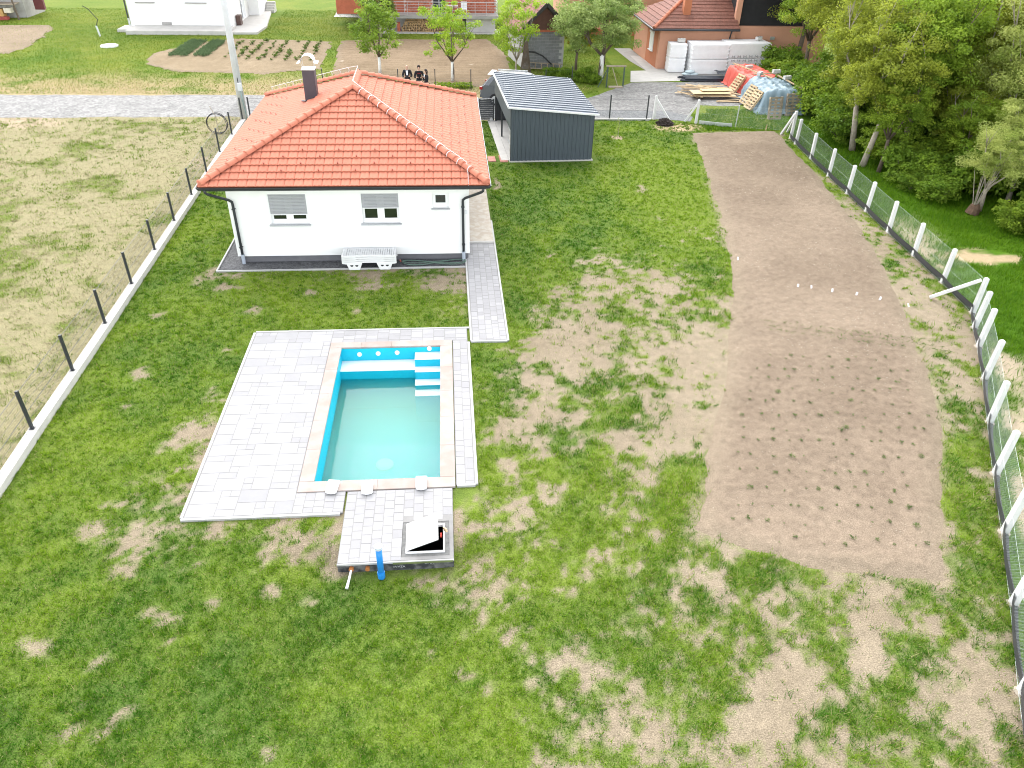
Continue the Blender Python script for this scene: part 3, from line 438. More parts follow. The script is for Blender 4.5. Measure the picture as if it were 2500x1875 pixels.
# ---------------------------------------------------------------- grass: real blades
def turf():
    P = []; C = []; H = []; W = []
    def scatter(n, x0, x1, y0, y1, power, dref, accept):
        """candidates thinned with distance, then by accept()"""
        x = RNG.uniform(x0, x1, n); y = RNG.uniform(y0, y1, n)
        d = np.sqrt(x*x+y*y+CAM_H**2); k = RNG.random(n) < np.minimum(1, (dref/d)**power); x = x[k]; y = y[k]
        pr = accept(x, y); k = RNG.random(len(x)) < pr; return x[k], y[k]
    BUILT = [(-8.02,.62,23.9,36),(.46,1.66,18.9,42),(-5.95,.46,11.9,19.85),(-2.52,-.06,10.3,12.8),(2.4,7.2,35.2,42.4),(1.84,2.86,35.2,36.5)]
    def clear(x, y):
        ok = np.ones(len(x), bool)
        for a, b, c, e in BUILT: ok &= ~((x > a) & (x < b) & (y > c) & (y < e))
        return ok
    # 1 the garden
    def acc(x, y):
        m = cover(x, y); ok = in_poly(x, y, PROPERTY) & clear(x, y)
        d = poly_dist(x, y, PLOT) + .4*(fbm(x, y, .9, 100, 3)-.5)
        return np.where(ok & (d < -.02), .03 + .97*m**1.15, 0)
    def clumped(x, y, per, sig):
        n = len(x); X = np.repeat(x, per)+RNG.normal(0, 1, n*per)*np.repeat(sig, per); Y = np.repeat(y, per)+RNG.normal(0, 1, n*per)*np.repeat(sig, per); return X, Y
    x, y = scatter(900000, -11, 18.6, 4.6, 42.6, 1.5, 15.5, acc)          # loose blades
    t = np.clip(tone(x, y) + .22*RNG.normal(size=len(x)), 0, 1); h = .045+.03*RNG.random(len(x))
    x1, y1 = scatter(125000, -11, 18.6, 4.6, 42.6, 1.45, 15.5, acc)          # tufts: blades that share a root, a tone and a length
    right = sstep(0, 3.5, x1-.9+.12*(y1-16))*sstep(26, 20, y1); big = RNG.random(len(x1))**2*(.35+.65*right)
    t1 = np.clip(tone(x1, y1) + .30*RNG.normal(size=len(x1)) - .25*big, 0, 1); h1 = .05+.03*RNG.random(len(x1))+.13*big
    per = 11; X, Y = clumped(x1, y1, per, .028+.06*big)
    ok = clear(X, Y); x = np.concatenate([x, X[ok]]); y = np.concatenate([y, Y[ok]]); t = np.concatenate([t, np.repeat(t1, per)[ok]]); h = np.concatenate([h, np.repeat(h1, per)[ok]])
    t = np.clip(t + .08*RNG.normal(size=len(x)), 0, 1)
    c = lerp3((.036,.125,.006), (.195,.305,.019), t)
    rt = sstep(0, 3.5, x-.9+.12*(y-16))*sstep(26, 20, y)
    s = RNG.random(len(x)) < .045 + .10*rt; c[s] = lerp3((.27,.24,.09), (.40,.36,.17), RNG.random(s.sum()))
    P.append(np.c_[x,y]); C.append(c); H.append(h)
    # 2 the hay field on the left
    def acc2(x, y):
        g = sstep(.46, .62, .55*fbm(x, y, 2.2, 5, 4)+.45*fbm(x, y, .5, 6, 3)); lx = np.interp(y, [p[1] for p in FENCE_L], [p[0] for p in FENCE_L])
        return np.where((x < lx-.15) & (y < 43.0), .30+.7*g, 0)
    x, y = scatter(300000, -30, -9.8, 10, 43.1, 1.3, 22, acc2); xa, ya = scatter(26000, -30, -9.8, 10, 43.1, 1.2, 22, acc2); sa = .04+.07*RNG.random(len(xa)); xa, ya = clumped(xa, ya, 9, sa); x = np.concatenate([x, xa]); y = np.concatenate([y, ya]); tf = np.concatenate([np.zeros(len(x)-len(xa)), np.repeat(RNG.random(len(xa)//9) < .45, 9)])
    tuft = sstep(.56, .68, fbm(x, y, .62, 230, 2)); g = (RNG.random(len(x)) < .10+.55*tuft) | (tf > 0)
    c = lerp3((.29,.25,.145), (.42,.37,.235), RNG.random(len(x))); c[g] = lerp3((.07,.15,.01), (.18,.25,.02), RNG.random(g.sum()))
    P.append(np.c_[x,y]); C.append(c); H.append(.05+.05*RNG.random(len(x))*(1+tuft*1.1))
    # 3 lawns and verges beyond the lane
    beds = [BED_BACK, BED_MID]
    def acc3(x, y):
        ok = (y > 48.1) & ~((x > 9.5) & (y < 52.5)) & ~((x > 11.9) & (y < 63)) & ~((x > -25.5) & (x < -15) & (y > 67))
        for b in beds: ok &= ~in_poly(x, y, b)
        return np.where(ok, .75, 0)
    x, y = scatter(260000, -42, 14, 47.8, 80, .9, 52, acc3)
    n1 = fbm(x, y, 2.2, 5, 4); c = lerp3((.075,.15,.012), (.22,.265,.035), np.clip(.45+1.2*(n1-.5)+.25*RNG.normal(size=len(x)), 0, 1))
    dry = RNG.random(len(x)) < sstep(56, 49, y)*.75*sstep(.4,.6,n1); c[dry] = lerp3((.29,.24,.11), (.42,.35,.18), RNG.random(dry.sum()))
    P.append(np.c_[x,y]); C.append(c); H.append(.07+.06*RNG.random(len(x)))
    # 4 rank grass outside the right fence and round the corner posts
    def acc4(x, y):
        fx = np.interp(y, [p[1] for p in FENCE_R][::-1], [p[0] for p in FENCE_R][::-1]); n1 = fbm(x, y, 2.2, 5, 4)
        band = sstep(.2, .5, x-fx)*sstep(2.6, .8, x-fx)*sstep(32, 24, y)*sstep(.42,.60,n1)
        mound = np.hypot((x-19.8)/1.3, (y-24.2)/.7) < 1
        corner = (x > 14) & (x < 18.6) & (y > 40.4) & (y < 44.8) & ~((x < 15.2) & (y > 43.8))
        return np.where(((x > fx+.1) & (y < 42) & ~mound), 1-.9*band, np.where(corner, .9, 0))
    x, y = scatter(420000, 9.8, 27, 5, 45, 1.1, 25, acc4)
    c = lerp3((.045,.135,.005), (.15,.27,.012), np.clip(RNG.random(len(x))*.6+.6*(fbm(x,y,1.6,240,3)-.3), 0, 1))
    P.append(np.c_[x,y]); C.append(c); H.append(.12+.16*RNG.random(len(x))*sstep(.3,.6,fbm(x,y,.8,250,2)))
    XY = np.concatenate(P); C = np.concatenate(C); H = np.concatenate(H); n = len(XY)
    d = np.sqrt((XY**2).sum(1)+CAM_H**2)
    w = .0055*np.clip(d/15, 1, 4.0)*(.8+.5*RNG.random(n))
    az = RNG.uniform(0, 2*PI, n); lean = RNG.uniform(.35, 1.15, n)
    h = H*(.65+.6*RNG.random(n))
    z0 = gz(XY[:,0], XY[:,1])-.004
    base = np.c_[XY, z0]; sd = np.c_[np.cos(az), np.sin(az), np.zeros(n)]*w[:,None]
    fw = np.c_[-np.sin(az), np.cos(az), np.zeros(n)]
    tip = base + fw*(h*np.sin(lean))[:,None] + np.c_[np.zeros((n,2)), h*np.cos(lean)] 
    V = np.stack([base-sd, base+sd, tip], 1).reshape(-1, 3)
    F = np.arange(3*n).reshape(n, 3)
    col = np.repeat(np.c_[C, np.ones(n)], 3, 0)
    me = np_mesh('grass', V, F, 3, {'tint': ('FLOAT_COLOR', col)})
    o = link('grass', me, M('grass_blade', (1,1,1), .6, .08, 2.0, 0, spec=.05, attr='tint', trans=.35), kind='stuff')
    tag(o, 'short patchy green grass and straw growing over the garden and verges', 'grass')
    print('blades', n)
turf()

def pebbles():
    n = 9000; x = RNG.uniform(5, 18, n); y = RNG.uniform(9, 40.5, n); k = (poly_dist(x, y, PLOT) > .1) & (RNG.random(n) < (.25+.75*sstep(.45,.6,fbm(x, y, 2.4, 300, 3)))*np.clip(26/(y+8), .3, 1)); x = x[k]; y = y[k]; n = len(x)
    s = RNG.uniform(.008, .022, n)*np.clip(np.hypot(x, y)/20, .8, 1.15); a = RNG.uniform(0, 6.28, n); z = np.full(n, .05)
    V = []
    for j in range(4): V.append(np.c_[x+s*np.cos(a+j*PI/2)*(1.3 if j % 2 else .8), y+s*np.sin(a+j*PI/2)*(1.3 if j % 2 else .8), z])
    V.append(np.c_[x, y, z+s*.8]); V = np.stack(V, 1).reshape(-1, 3); b = np.arange(n)[:,None]*5
    F = np.concatenate([np.c_[b+j, b+(j+1) % 4, b+4] for j in range(4)])
    tag(link('pebbles', np_mesh('pebbles', V, F, 3), M('pale_pebble', (.33,.285,.22), .9, .25, 9), kind='stuff'), 'pale pebbles and dry straw bits strewn over the vegetable plot', 'pebbles')
pebbles()
# ---------------------------------------------------------------- patio, path and kerbs
SLAB = M('pale_paving_slab', (.305,.303,.310), .8, .05, 3.0, .15, 60, rnd=.12, fine=.03)
PAVER = M('pale_paver_block', (.305,.301,.307), .8, .05, 3.0, .15, 60, rnd=.13, fine=.03)
KERB = M('white_kerb', (.42,.417,.41), .8, .06, 3.0, .1, 60)
BED = M('paving_joint_sand', (.235,.23,.225), .9, .1, 6, .1, 60)
_pm = {}
def slab(parent, name, x0, x1, y0, y1, z1, mat, th=.05, gap=.007):
    w, d = round(x1-x0-2*gap, 3), round(y1-y0-2*gap, 3); key = (name, w, d, mat.name, th)
    if key not in _pm:
        b = .0025; m = MB()
        m.add([(-w/2,-d/2,-th),(w/2,-d/2,-th),(w/2,d/2,-th),(-w/2,d/2,-th),(-w/2,-d/2,-b),(w/2,-d/2,-b),(w/2,d/2,-b),(-w/2,d/2,-b),
               (-w/2+b,-d/2+b,0),(w/2-b,-d/2+b,0),(w/2-b,d/2-b,0),(-w/2+b,d/2-b,0)],
              [(0,1,5,4),(1,2,6,5),(2,3,7,6),(3,0,4,7),(4,5,9,8),(5,6,10,9),(6,7,11,10),(7,4,8,11),(8,9,10,11)])
        me = bpy.data.meshes.new(name); me.from_pydata(m.v, [], m.f); me.materials.append(mat); _pm[key] = me
    j = random.uniform(-.0015, .0015)
    return piece(name, _pm[key], parent, Matrix.Translation(((x0+x1)/2, (y0+y1)/2, z1+j)))
PZ = .05
patio = MB().box(-5.86,-3.58,11.99,19.74,-.05,.0465).box(-3.58,.40,19.04,19.74,-.05,.0465).box(-.04,.40,12.74,19.04,-.05,.0465).box(-3.58,-2.50,11.99,12.66,-.05,.0465).build('patio', BED, kind='structure')
def ashlar(parent, x0, x1, y0, y1, unit, seed):
    rnd = random.Random(seed); nx = round((x1-x0)/unit); ny = round((y1-y0)/unit); ux = (x1-x0)/nx; uy = (y1-y0)/ny
    occ = [[0]*nx for _ in range(ny)]
    for j in range(ny):
        for i in range(nx):
            if occ[j][i]: continue
            opts = [(3,2),(3,2),(2,2),(2,2),(2,1),(3,2),(1,1)]; rnd.shuffle(opts)
            for w, h in opts+[(1,1)]:
                if i+w <= nx and j+h <= ny and all(not occ[b][a] for b in range(j,j+h) for a in range(i,i+w)):
                    for b in range(j,j+h):
                        for a in range(i,i+w): occ[b][a] = 1
                    slab(parent, 'paving_slab', x0+i*ux, x0+(i+w)*ux, y0+j*uy, y0+(j+h)*uy, PZ, SLAB); break
ashlar(patio, -5.84, -3.585, 12.01, 19.72, .205, 4)
def columns(parent, x0, x1, y0, y1, w, ls, z, seed):
    """pavers laid in columns with broken cross joints"""
    rnd = random.Random(seed); n = round((x1-x0)/w); w = (x1-x0)/n
    for i in range(n):
        y = y0; first = rnd.choice(ls)*rnd.uniform(.4, 1)
        while y < y1-1e-3:
            L = first if y == y0 else rnd.choice(ls)
            if y1-(y+L) < .09: L = y1-y
            slab(parent, 'paver', x0+i*w, x0+(i+1)*w, y, y+L, z, PAVER); y += L
columns(patio, -3.58, .39, 19.05, 19.72, .34, (.22,.34), PZ, 5)
columns(patio, -.03, .38, 12.76, 19.03, .2, (.2,.3,.4), PZ, 6)
columns(patio, -3.58, -2.50, 12.01, 12.66, .2, (.2,.26), PZ, 7)
def kerb(parent, pts, w=.06, z0=-.1, z1=.058):
    for a, b in zip(pts[:-1], pts[1:]):
        n = max(1, round(math.dist(a, b)/1.0))
        for i in range(n):
            p = Vector(a).lerp(Vector(b), i/n); q = Vector(a).lerp(Vector(b), (i+1)/n); e = (q-p).normalized()*.002
            MB().beam((*(p+e), (z0+z1)/2), (*(q-e), (z0+z1)/2), w, z1-z0).build('kerb_stone', KERB, parent)
kerb(patio, [(-2.55,11.96),(-5.89,11.96)]); kerb(patio, [(-5.89,12.0),(-5.89,19.72)]); kerb(patio, [(-5.86,19.77),(.47,19.77)]); kerb(patio, [(.43,18.93),(.43,12.74)]); kerb(patio, [(-.02,12.72),(.4,12.72)])

path = MB().box(.54,1.58,19.01,28.1,-.06,.0425).build('garden_path', BED, kind='structure')
columns(path, .56, 1.57, 19.02, 26.0, .2, (.2,.3,.3), PZ-.004, 9)
kerb(path, [(.51,19.0),(.51,24.6)], .055); kerb(path, [(1.61,18.98),(1.61,28.1)], .055); kerb(path, [(.50,18.96),(1.58,18.96)], .055)
flag = sheet('flagstone_walk', [(.66,26.0),(1.58,26.0),(1.56,36.5),(.66,36.5)], .085, M('crazy_paving', (.37,.32,.265), .85, .1, 2.2, .3, 25, two=((.43,.39,.34), 5.0)))
MB().box(.66,1.60,25.93,26.0,-.02,.12).build('step_edge', CONCW, path)
gs = sheet('gravel_strip', [(-7.98,23.98),(.48,24.04),(.62,24.9),(.62,36.2),(-7.98,36.2)], .012, GRAVB)
def border(name, pts, w, z1):
    m = MB()
    for a, b in zip(pts[:-1], pts[1:]): m.beam((*a, z1/2-.05), (*b, z1/2-.05), w, z1+.1)
    return m.build(name, KERB, gs)
border('gravel_border', [(-8.01,26.5),(-8.01,23.98)], .05, .05); border('gravel_border', [(-8.03,23.955),(.48,24.015)], .05, .052)
border('gravel_border', [(-8.01,26.5),(-8.01,36.2)], .05, .05)

# ---------------------------------------------------------------- swimming pool
LINER = M('cyan_pool_liner', (.006,.47,.62), .45, .05, 1.5, .03, 30)
TREAD = M('white_antislip_liner', (.76,.78,.78), .6, .04, 3, .05, 50)
COPE = M('travertine_coping', (.34,.30,.275), .75, .06, 1.6, .1, 40, rnd=.07, two=((.325,.262,.23), 2.4))
pool = thing('swimming_pool', 'rectangular cyan lined swimming pool with white steps and bench half full of green water', 'pool', (0,0,0))
x0, x1, y0, y1 = POOL; ZB = -1.75
m = MB()
m.add([(x0,y0,ZB),(x1,y0,ZB),(x1,y1,ZB),(x0,y1,ZB),(x0,y0,.02),(x1,y0,.02),(x1,y1,.02),(x0,y1,.02)], [(0,1,2,3),(0,4,5,1),(1,5,6,2),(2,6,7,3),(3,7,4,0)])
m.build('basin', LINER, pool)
MB().box(x0,-1.14,18.18,y1,ZB,-.40).build('bench', LINER, pool)
MB().box(x0+.003,-1.143,18.176,y1-.003,-.40,-.385).build('bench_top', TREAD, pool)
for yf, zt, yb in ((18.33,-.14,y1),(18.05,-.385,18.33),(17.75,-.64,18.05),(17.45,-.80,17.75)):
    st = MB().box(-1.137,x1,yf,yb,ZB,zt-.012).build('step', LINER, pool)
    MB().box(-1.140,x1-.002,yf-.004,yb-.001,zt-.012,zt).build('step_tread', TREAD, st)
for jx, jz in ((-2.75,-.17),(-2.21,-.155),(-1.66,-.14),(-.72,-.03)):
    MB().tube([(jx,18.735,jz),(jx,18.695,jz)], [.075,.06], 16).build('wall_inlet', WHITEPL, pool)
MB().lathe([(.24,0),(.24,.04),(.18,.07)], (-1.95,15.6,ZB), 20).build('sun_spot_disc', WHITEPL, pool)  # added white disc, imitates the sun's reflected spot in the water
def coping_run(ax, a0, a1, b0, b1, n):
    for i in range(n):
        p = a0+(a1-a0)*i/n; q = a0+(a1-a0)*(i+1)/n
        if ax == 'x': MB().box(p+.0015,q-.0015,b0,b1,.022,.072).build('coping_stone', COPE, pool, bevel=.006)
        else: MB().box(b0,b1,p+.0015,q-.0015,.022,.072).build('coping_stone', COPE, pool, bevel=.006)
coping_run('y', 13.0, 18.73, -3.57, -3.24, 5); coping_run('y', 13.0, 18.73, -.40, -.055, 5)
coping_run('x', -3.57, -.055, 12.66, 12.997, 4); coping_run('x', -3.57, -.055, 18.733, 19.03, 4)
MB().box(-3.53,-.09,12.73,12.985,-.15,.021).box(-3.53,-3.285,12.985,18.745,-.15,.021).box(-.355,-.09,12.985,18.745,-.15,.021).box(-3.53,-.09,18.745,18.99,-.15,.021).build('ring_beam', CONC, pool)
# water: clear surface over a turbid green body
wm = bpy.data.materials.new('turbid_pool_water'); wm.use_nodes = True; N = wm.node_tree.nodes; L = wm.node_tree.links; N.remove(N['Principled BSDF'])
gl = N.new('ShaderNodeBsdfGlossy'); gl.inputs['Roughness'].default_value = .02; tp = N.new('ShaderNodeBsdfTransparent'); fr = N.new('ShaderNodeFresnel'); fr.inputs[0].default_value = 1.20
tc = N.new('ShaderNodeNewGeometry'); nz = N.new('ShaderNodeTexNoise'); nz.inputs['Scale'].default_value = 1.6; nz.inputs['Detail'].default_value = 2; L.new(tc.outputs['Position'], nz.inputs['Vector'])
bp = N.new('ShaderNodeBump'); bp.inputs['Strength'].default_value = .3; bp.inputs['Distance'].default_value = .02; L.new(nz.outputs['Fac'], bp.inputs['Height'])
L.new(bp.outputs[0], gl.inputs['Normal']); L.new(bp.outputs[0], fr.inputs['Normal'])
ms = N.new('ShaderNodeMixShader'); L.new(fr.outputs[0], ms.inputs[0]); L.new(tp.outputs[0], ms.inputs[1]); L.new(gl.outputs[0], ms.inputs[2])
L.new(ms.outputs[0], N['Material Output'].inputs['Surface'])
pv = N.new('ShaderNodeVolumePrincipled'); pv.inputs['Color'].default_value = (.20,.44,.33,1); pv.inputs['Density'].default_value = 1.9
pv.inputs['Absorption Color'].default_value = (.5,.8,.75,1); L.new(pv.outputs[0], N['Material Output'].inputs['Volume'])
MATS['turbid_pool_water'] = wm
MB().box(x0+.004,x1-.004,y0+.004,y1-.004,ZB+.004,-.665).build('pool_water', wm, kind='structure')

# white plaster caps set on the lower coping edge
for i, (cx, cy, rz, lab) in enumerate(((-2.80,12.72,-.12,'white scalloped plaster block at the left end of the lower pool edge'),(-2.02,12.66,.03,'white scalloped plaster block in the middle of the lower pool edge'),(-.82,12.74,.0,'white scalloped plaster block nearest the right corner of the lower pool edge'))):
    t = thing('plaster_block', lab, 'block', (cx,cy,.074), rz, 'white blocks on the pool edge')
    prof = [(-.125,.20),(.125,.20),(.125,-.13)] + [(.125-.25*k/8, -.13-.05*math.sin(PI*k/8)-(.012 if k in (1,7) else 0)) for k in range(1,8)] + [(-.125,-.13)]
    MB().prism(prof[::-1], 0, .10).build('block_body', WHITEPL, t, bevel=.012)
    MB().box(-.10,.10,-.02,.17,.10,.118).build('block_top', WHITEPL, t, bevel=.006)

# ---------------------------------------------------------------- pump chamber with hatch
MEMB = M('black_bitumen_membrane', (.035,.037,.042), .6, .35, 7, .5, 25, two=((.13,.13,.13), 6.0))
pc = thing('pump_chamber', 'paved pump chamber beside the pool with black membrane front and open hatch', 'pump chamber', (0,0,0))
bx0, bx1, by0, by1 = -2.46, -.12, 10.54, 12.64
hx0, hx1, hy0, hy1 = HATCH
m = MB()
for a, b, c, d in ((bx0,hx0,by0,by1),(hx1,bx1,by0,by1),(hx0,hx1,by0,hy0),(hx0,hx1,hy1,by1)): m.box(a,b,c,d,-.45,.008)
m.build('chamber_wall', MEMB, pc)
m = MB()
for a, b, c, d in ((bx0+.005,hx0-.09,by0+.005,by1),(hx1+.09,bx1-.005,by0+.005,by1),(hx0-.09,hx1+.09,by0+.005,hy0-.09),(hx0-.09,hx1+.09,hy1+.09,by1)): m.box(a,b,c,d,.009,.0485)
m.build('joint_bed', BED, pc)
m = MB(); m.add([(hx0,hy0,-.9),(hx1,hy0,-.9),(hx1,hy1,-.9),(hx0,hy1,-.9),(hx0,hy0,.01),(hx1,hy0,.01),(hx1,hy1,.01),(hx0,hy1,.01)], [(0,1,2,3),(0,4,5,1),(1,5,6,2),(2,6,7,3),(3,7,4,0)]); m.build('pit', BLACK, pc)
rndp = random.Random(21); cols = 11; cw = (bx1-bx0-.02)/cols
for i in range(cols):
    y = by0; a = bx0+.01+i*cw; b = a+cw; k = 0
    while y < by1-1e-3:
        Lp = .25 if k else (.12 if i % 2 else .25); k += 1
        if by1-(y+Lp) < .1: Lp = by1-y
        if b > hx0-.08 and a < hx1+.08 and y+Lp > hy0-.08 and y < hy1+.08:
            pass
        else: slab(pc, 'paver', a, b, y, y+Lp, PZ+.002, PAVER)
        y += Lp
MB().box(bx0,bx1,by0-.03,by0-.002,.0,.045).build('edge_strip', KERB, pc)
MB().box(-1.35,-.14,by0-.045,by0-.032,-.01,.03).build('green_strip', M('olive_foil', (.12,.15,.06), .6, .2), pc)
m = MB(); g = GR = M('dark_grout', (.16,.16,.155), .9, .3, 12, .4, 60)
for a, b, c, d in ((hx0-.085,hx0,hy0-.085,hy1+.085),(hx1,hx1+.085,hy0-.085,hy1+.085),(hx0,hx1,hy0-.085,hy0),(hx0,hx1,hy1,hy1+.085)): m.box(a,b,c,d,.008,.040)
m.build('hatch_surround', g, pc)
fr_ = MB()
for a, b, c, d in ((hx0,hx0+.035,hy0,hy1),(hx1-.035,hx1,hy0,hy1),(hx0+.035,hx1-.035,hy0,hy0+.035),(hx0+.035,hx1-.035,hy1-.035,hy1)): fr_.box(a,b,c,d,.0,.075)
fr_.build('hatch_frame', WHITEPL, pc, bevel=.004)
lid = MB().box(0,.72,-.36,.40,0,.028).build('hatch_lid', WHITEPL, pc, bevel=.006); lid.location = (hx0+.01,(hy0+hy1)/2-.01,.080); lid.rotation_euler = (0, R(-23), R(1))
MB().beam((hx1-.02,11.34,.09),(hx1+.045,10.98,.40),.07,.03,(1,0,.3)).build('prop_board', WOODM, pc)
MB().tube([(-.47,10.82,-.6),(-.47,10.82,-.02)], .03, 8).tube([(-.47,10.82,-.12),(-.7,10.9,-.12)], .03, 8).build('pipework', M('grey_pvc', (.3,.31,.32), .5, .1), pc)
MB().tube([(-.41,10.80,-.10),(-.41,10.80,-.04)], .035, 10).tube([(-.38,11.2,-.02),(-.38,11.32,-.02)], .02, 8).build('valve_handle', M('red_plastic', (.55,.05,.03), .5, .1), pc)
def lettering(txt, size, loc, rot, mat, parent, name='lettering'):
    cu = bpy.data.curves.new(name, 'FONT'); cu.body = txt; cu.size = size; cu.extrude = .0015
    tmp = bpy.data.objects.new(name+'_src', cu); COL.objects.link(tmp); dg = bpy.context.evaluated_depsgraph_get()
    me = bpy.data.meshes.new_from_object(tmp.evaluated_get(dg)); bpy.data.objects.remove(tmp); me.materials.clear()
    o = link(name, me, mat, parent); o.location = loc; o.rotation_euler = rot; return o
LET = M('faded_white_print', (.42,.43,.44), .7, .3, 20)
lettering('GMAT', .085, (-.72,by0-.0035,-.075), (R(90),0,0), LET, pc); lettering('IWHZA', .075, (-1.36,by0-.0035,-.145), (R(90),0,0), LET, pc)

t = thing('drain_pipe', 'upright bright blue plastic drain pipe with grey cap before the pump chamber', 'pipe', (-1.58,10.36,-.19))
BLUEP = M('blue_pvc', (.02,.22,.60), .35, .06, 4)
MB().tube([(0,0,-.1),(.0,.02,.45),(-.005,.05,.78)], .062, 20).build('pipe', BLUEP, t, smooth=True)
MB().tube([(0,0,-.02),(.0,.004,.08),(0,.006,.14)], [.074,.078,.072], 20).build('socket', BLUEP, t)
MB().lathe([(.066,0),(.075,.01),(.078,.05),(.085,.055),(.085,.085),(.05,.10)], (-.005,.05,.74), 20).build('cap', M('pale_grey_pvc', (.52,.58,.66), .4, .05), t)
t = thing('overflow_pipe', 'thin white pipe lying out of an orange sleeve in the chamber wall', 'pipe', (-2.2,10.5,-.1))
MB().tube([(.02,.06,.0),(-.01,-.22,-.04),(-.04,-.42,-.07)], [.022,.024,.030], 10).build('pipe', WHITEPL, t)
MB().tube([(.02,.06,.0),(.015,-.02,.0)], .05, 12).build('sleeve', M('orange_pvc', (.45,.17,.05), .6, .15), t)
tag(MB().tube([(-1.86,10.56,-.10),(-1.86,10.47,-.10)], .045, 12).build('pipe_stub', M('orange_pvc', (.45,.17,.05), .6, .15)), 'short rust orange pipe stub in the black wall beside the blue pipe', 'pipe')
# ---------------------------------------------------------------- the white house
house = thing('house', 'white rendered bungalow with an orange tiled hip roof above the pool', 'house', (0,0,0))
WX0, WX1, WY0, WY1, WZ0, WZ1 = -7.40, .65, 24.65, 34.9, .25, 2.95
WINS = [(-6.09,-4.80,1.42,2.47,1.79),(-3.02,-1.72,1.42,2.47,1.97),(-.60,-.05,1.95,2.47,None)]
def wall_with_openings():
    xs = sorted({WX0, WX1} | {w[k] for w in WINS for k in (0,1)}); zs = sorted({WZ0, WZ1} | {w[k] for w in WINS for k in (2,3)})
    m = MB(); D = .16
    for a, b in zip(xs[:-1], xs[1:]):
        for c, d in zip(zs[:-1], zs[1:]):
            if any(w[0] <= a and b <= w[1] and w[2] <= c and d <= w[3] for w in WINS): continue
            m.add([(a,WY0,c),(b,WY0,c),(b,WY0,d),(a,WY0,d)], [(0,1,2,3)])
    for a, b, c, d, _ in WINS:
        e = WY0+D
        m.add([(a,WY0,c),(b,WY0,c),(b,WY0,d),(a,WY0,d),(a,e,c),(b,e,c),(b,e,d),(a,e,d)], [(0,4,5,1),(1,5,6,2),(2,6,7,3),(3,7,4,0)])
    m.add([(WX0,WY0,WZ0),(WX1,WY0,WZ0),(WX1,WY1,WZ0),(WX0,WY1,WZ0),(WX0,WY0,WZ1),(WX1,WY0,WZ1),(WX1,WY1,WZ1),(WX0,WY1,WZ1)], [(1,2,6,5),(2,3,7,6),(3,0,4,7),(0,3,2,1)])
    return m.build('wall', WHITE, house)
wall = wall_with_openings()
MB().box(WX0+.05,WX1-.05,WY0+.06,WY1-.06,-.05,WZ0).build('plinth', M('grey_plinth', (.13,.13,.14), .85, .12, 4, .3, 50), house)
SHUT = M('silver_shutter', (.36,.365,.38), .45, .05, 3)
SILLM = M('speckled_granite', (.42,.43,.45), .6, .12, 40)
for a, b, c, d, sh in WINS:
    w = thing('window', '', ''); del w['label']; del w['category']; w.parent = house
    f = MB(); y0, y1 = WY0+.085, WY0+.15; fw = .06
    f.box(a,a+fw,y0,y1,c,d).box(b-fw,b,y0,y1,c,d).box(a+fw,b-fw,y0,y1,c,c+.10).box(a+fw,b-fw,y0,y1,d-fw,d)
    mid = (a+b)/2
    if sh: f.box(mid-.075,mid+.075,y0-.004,y1-.004,c+.10,d-fw)
    f.build('window_frame', WHITEPL, w, bevel=.006)
    panes = [(a+fw,mid-.075),(mid+.075,b-fw)] if sh else [(a+fw,b-fw)]
    for p, q in panes:
        s = MB(); s.box(p,p+.045,y0+.008,y1-.01,c+.10,d-fw).box(q-.045,q,y0+.008,y1-.01,c+.10,d-fw).box(p+.045,q-.045,y0+.008,y1-.01,c+.10,c+.145).box(p+.045,q-.045,y0+.008,y1-.01,d-fw-.045,d-fw)
        s.build('sash', WHITEPL, w)
        MB().box(p+.045,q-.045,y0+.03,y0+.036,c+.145,d-fw-.045).build('pane', GLASSD, w)
    if sh:
        k = 0; z = d-.004
        while z > sh+.02:
            MB().add([(a+.03,WY0+.028,z-.046),(b-.03,WY0+.028,z-.046),(b-.03,WY0+.020,z-.030),(a+.03,WY0+.020,z-.030),(b-.03,WY0+.022,z-.012),(a+.03,WY0+.022,z-.012),(b-.03,WY0+.034,z),(a+.03,WY0+.034,z),(b-.03,WY0+.04,z-.046),(a+.03,WY0+.04,z-.046)],
                [(0,1,2,3),(3,2,4,5),(5,4,6,7),(7,6,8,9),(0,9,8,1)]).build('shutter_slat', SHUT, w); z -= .05
        MB().box(a+.03,b-.03,WY0+.018,WY0+.04,z-.03,z-.002).build('shutter_rail', WHITEPL, w)
        MB().box(a,a+.03,WY0+.012,WY0+.06,c+.02,d).box(b-.03,b,WY0+.012,WY0+.06,c+.02,d).build('shutter_guide', WHITEPL, w)
    MB().box(a-.04,b+.04,WY0-.10,WY0+.085,c-.045,c-.004).build('sill', SILLM, w, bevel=.005)
# curtain seen in the second window
MB().add([(-2.93,WY0+.30,1.52),(-2.43,WY0+.30,1.52),(-2.43,WY0+.30,1.80),(-2.6,WY0+.30,1.765),(-2.75,WY0+.30,1.77),(-2.93,WY0+.30,1.80)], [(0,1,2,3,4,5)]).build('curtain', M('grey_curtain', (.45,.44,.45), .8, .05), house)
MB().box(.50,.58,WY0-.028,WY0-.002,1.72,1.86).build('junction_box', M('pale_box', (.66,.67,.68), .5, .03), house, bevel=.004)

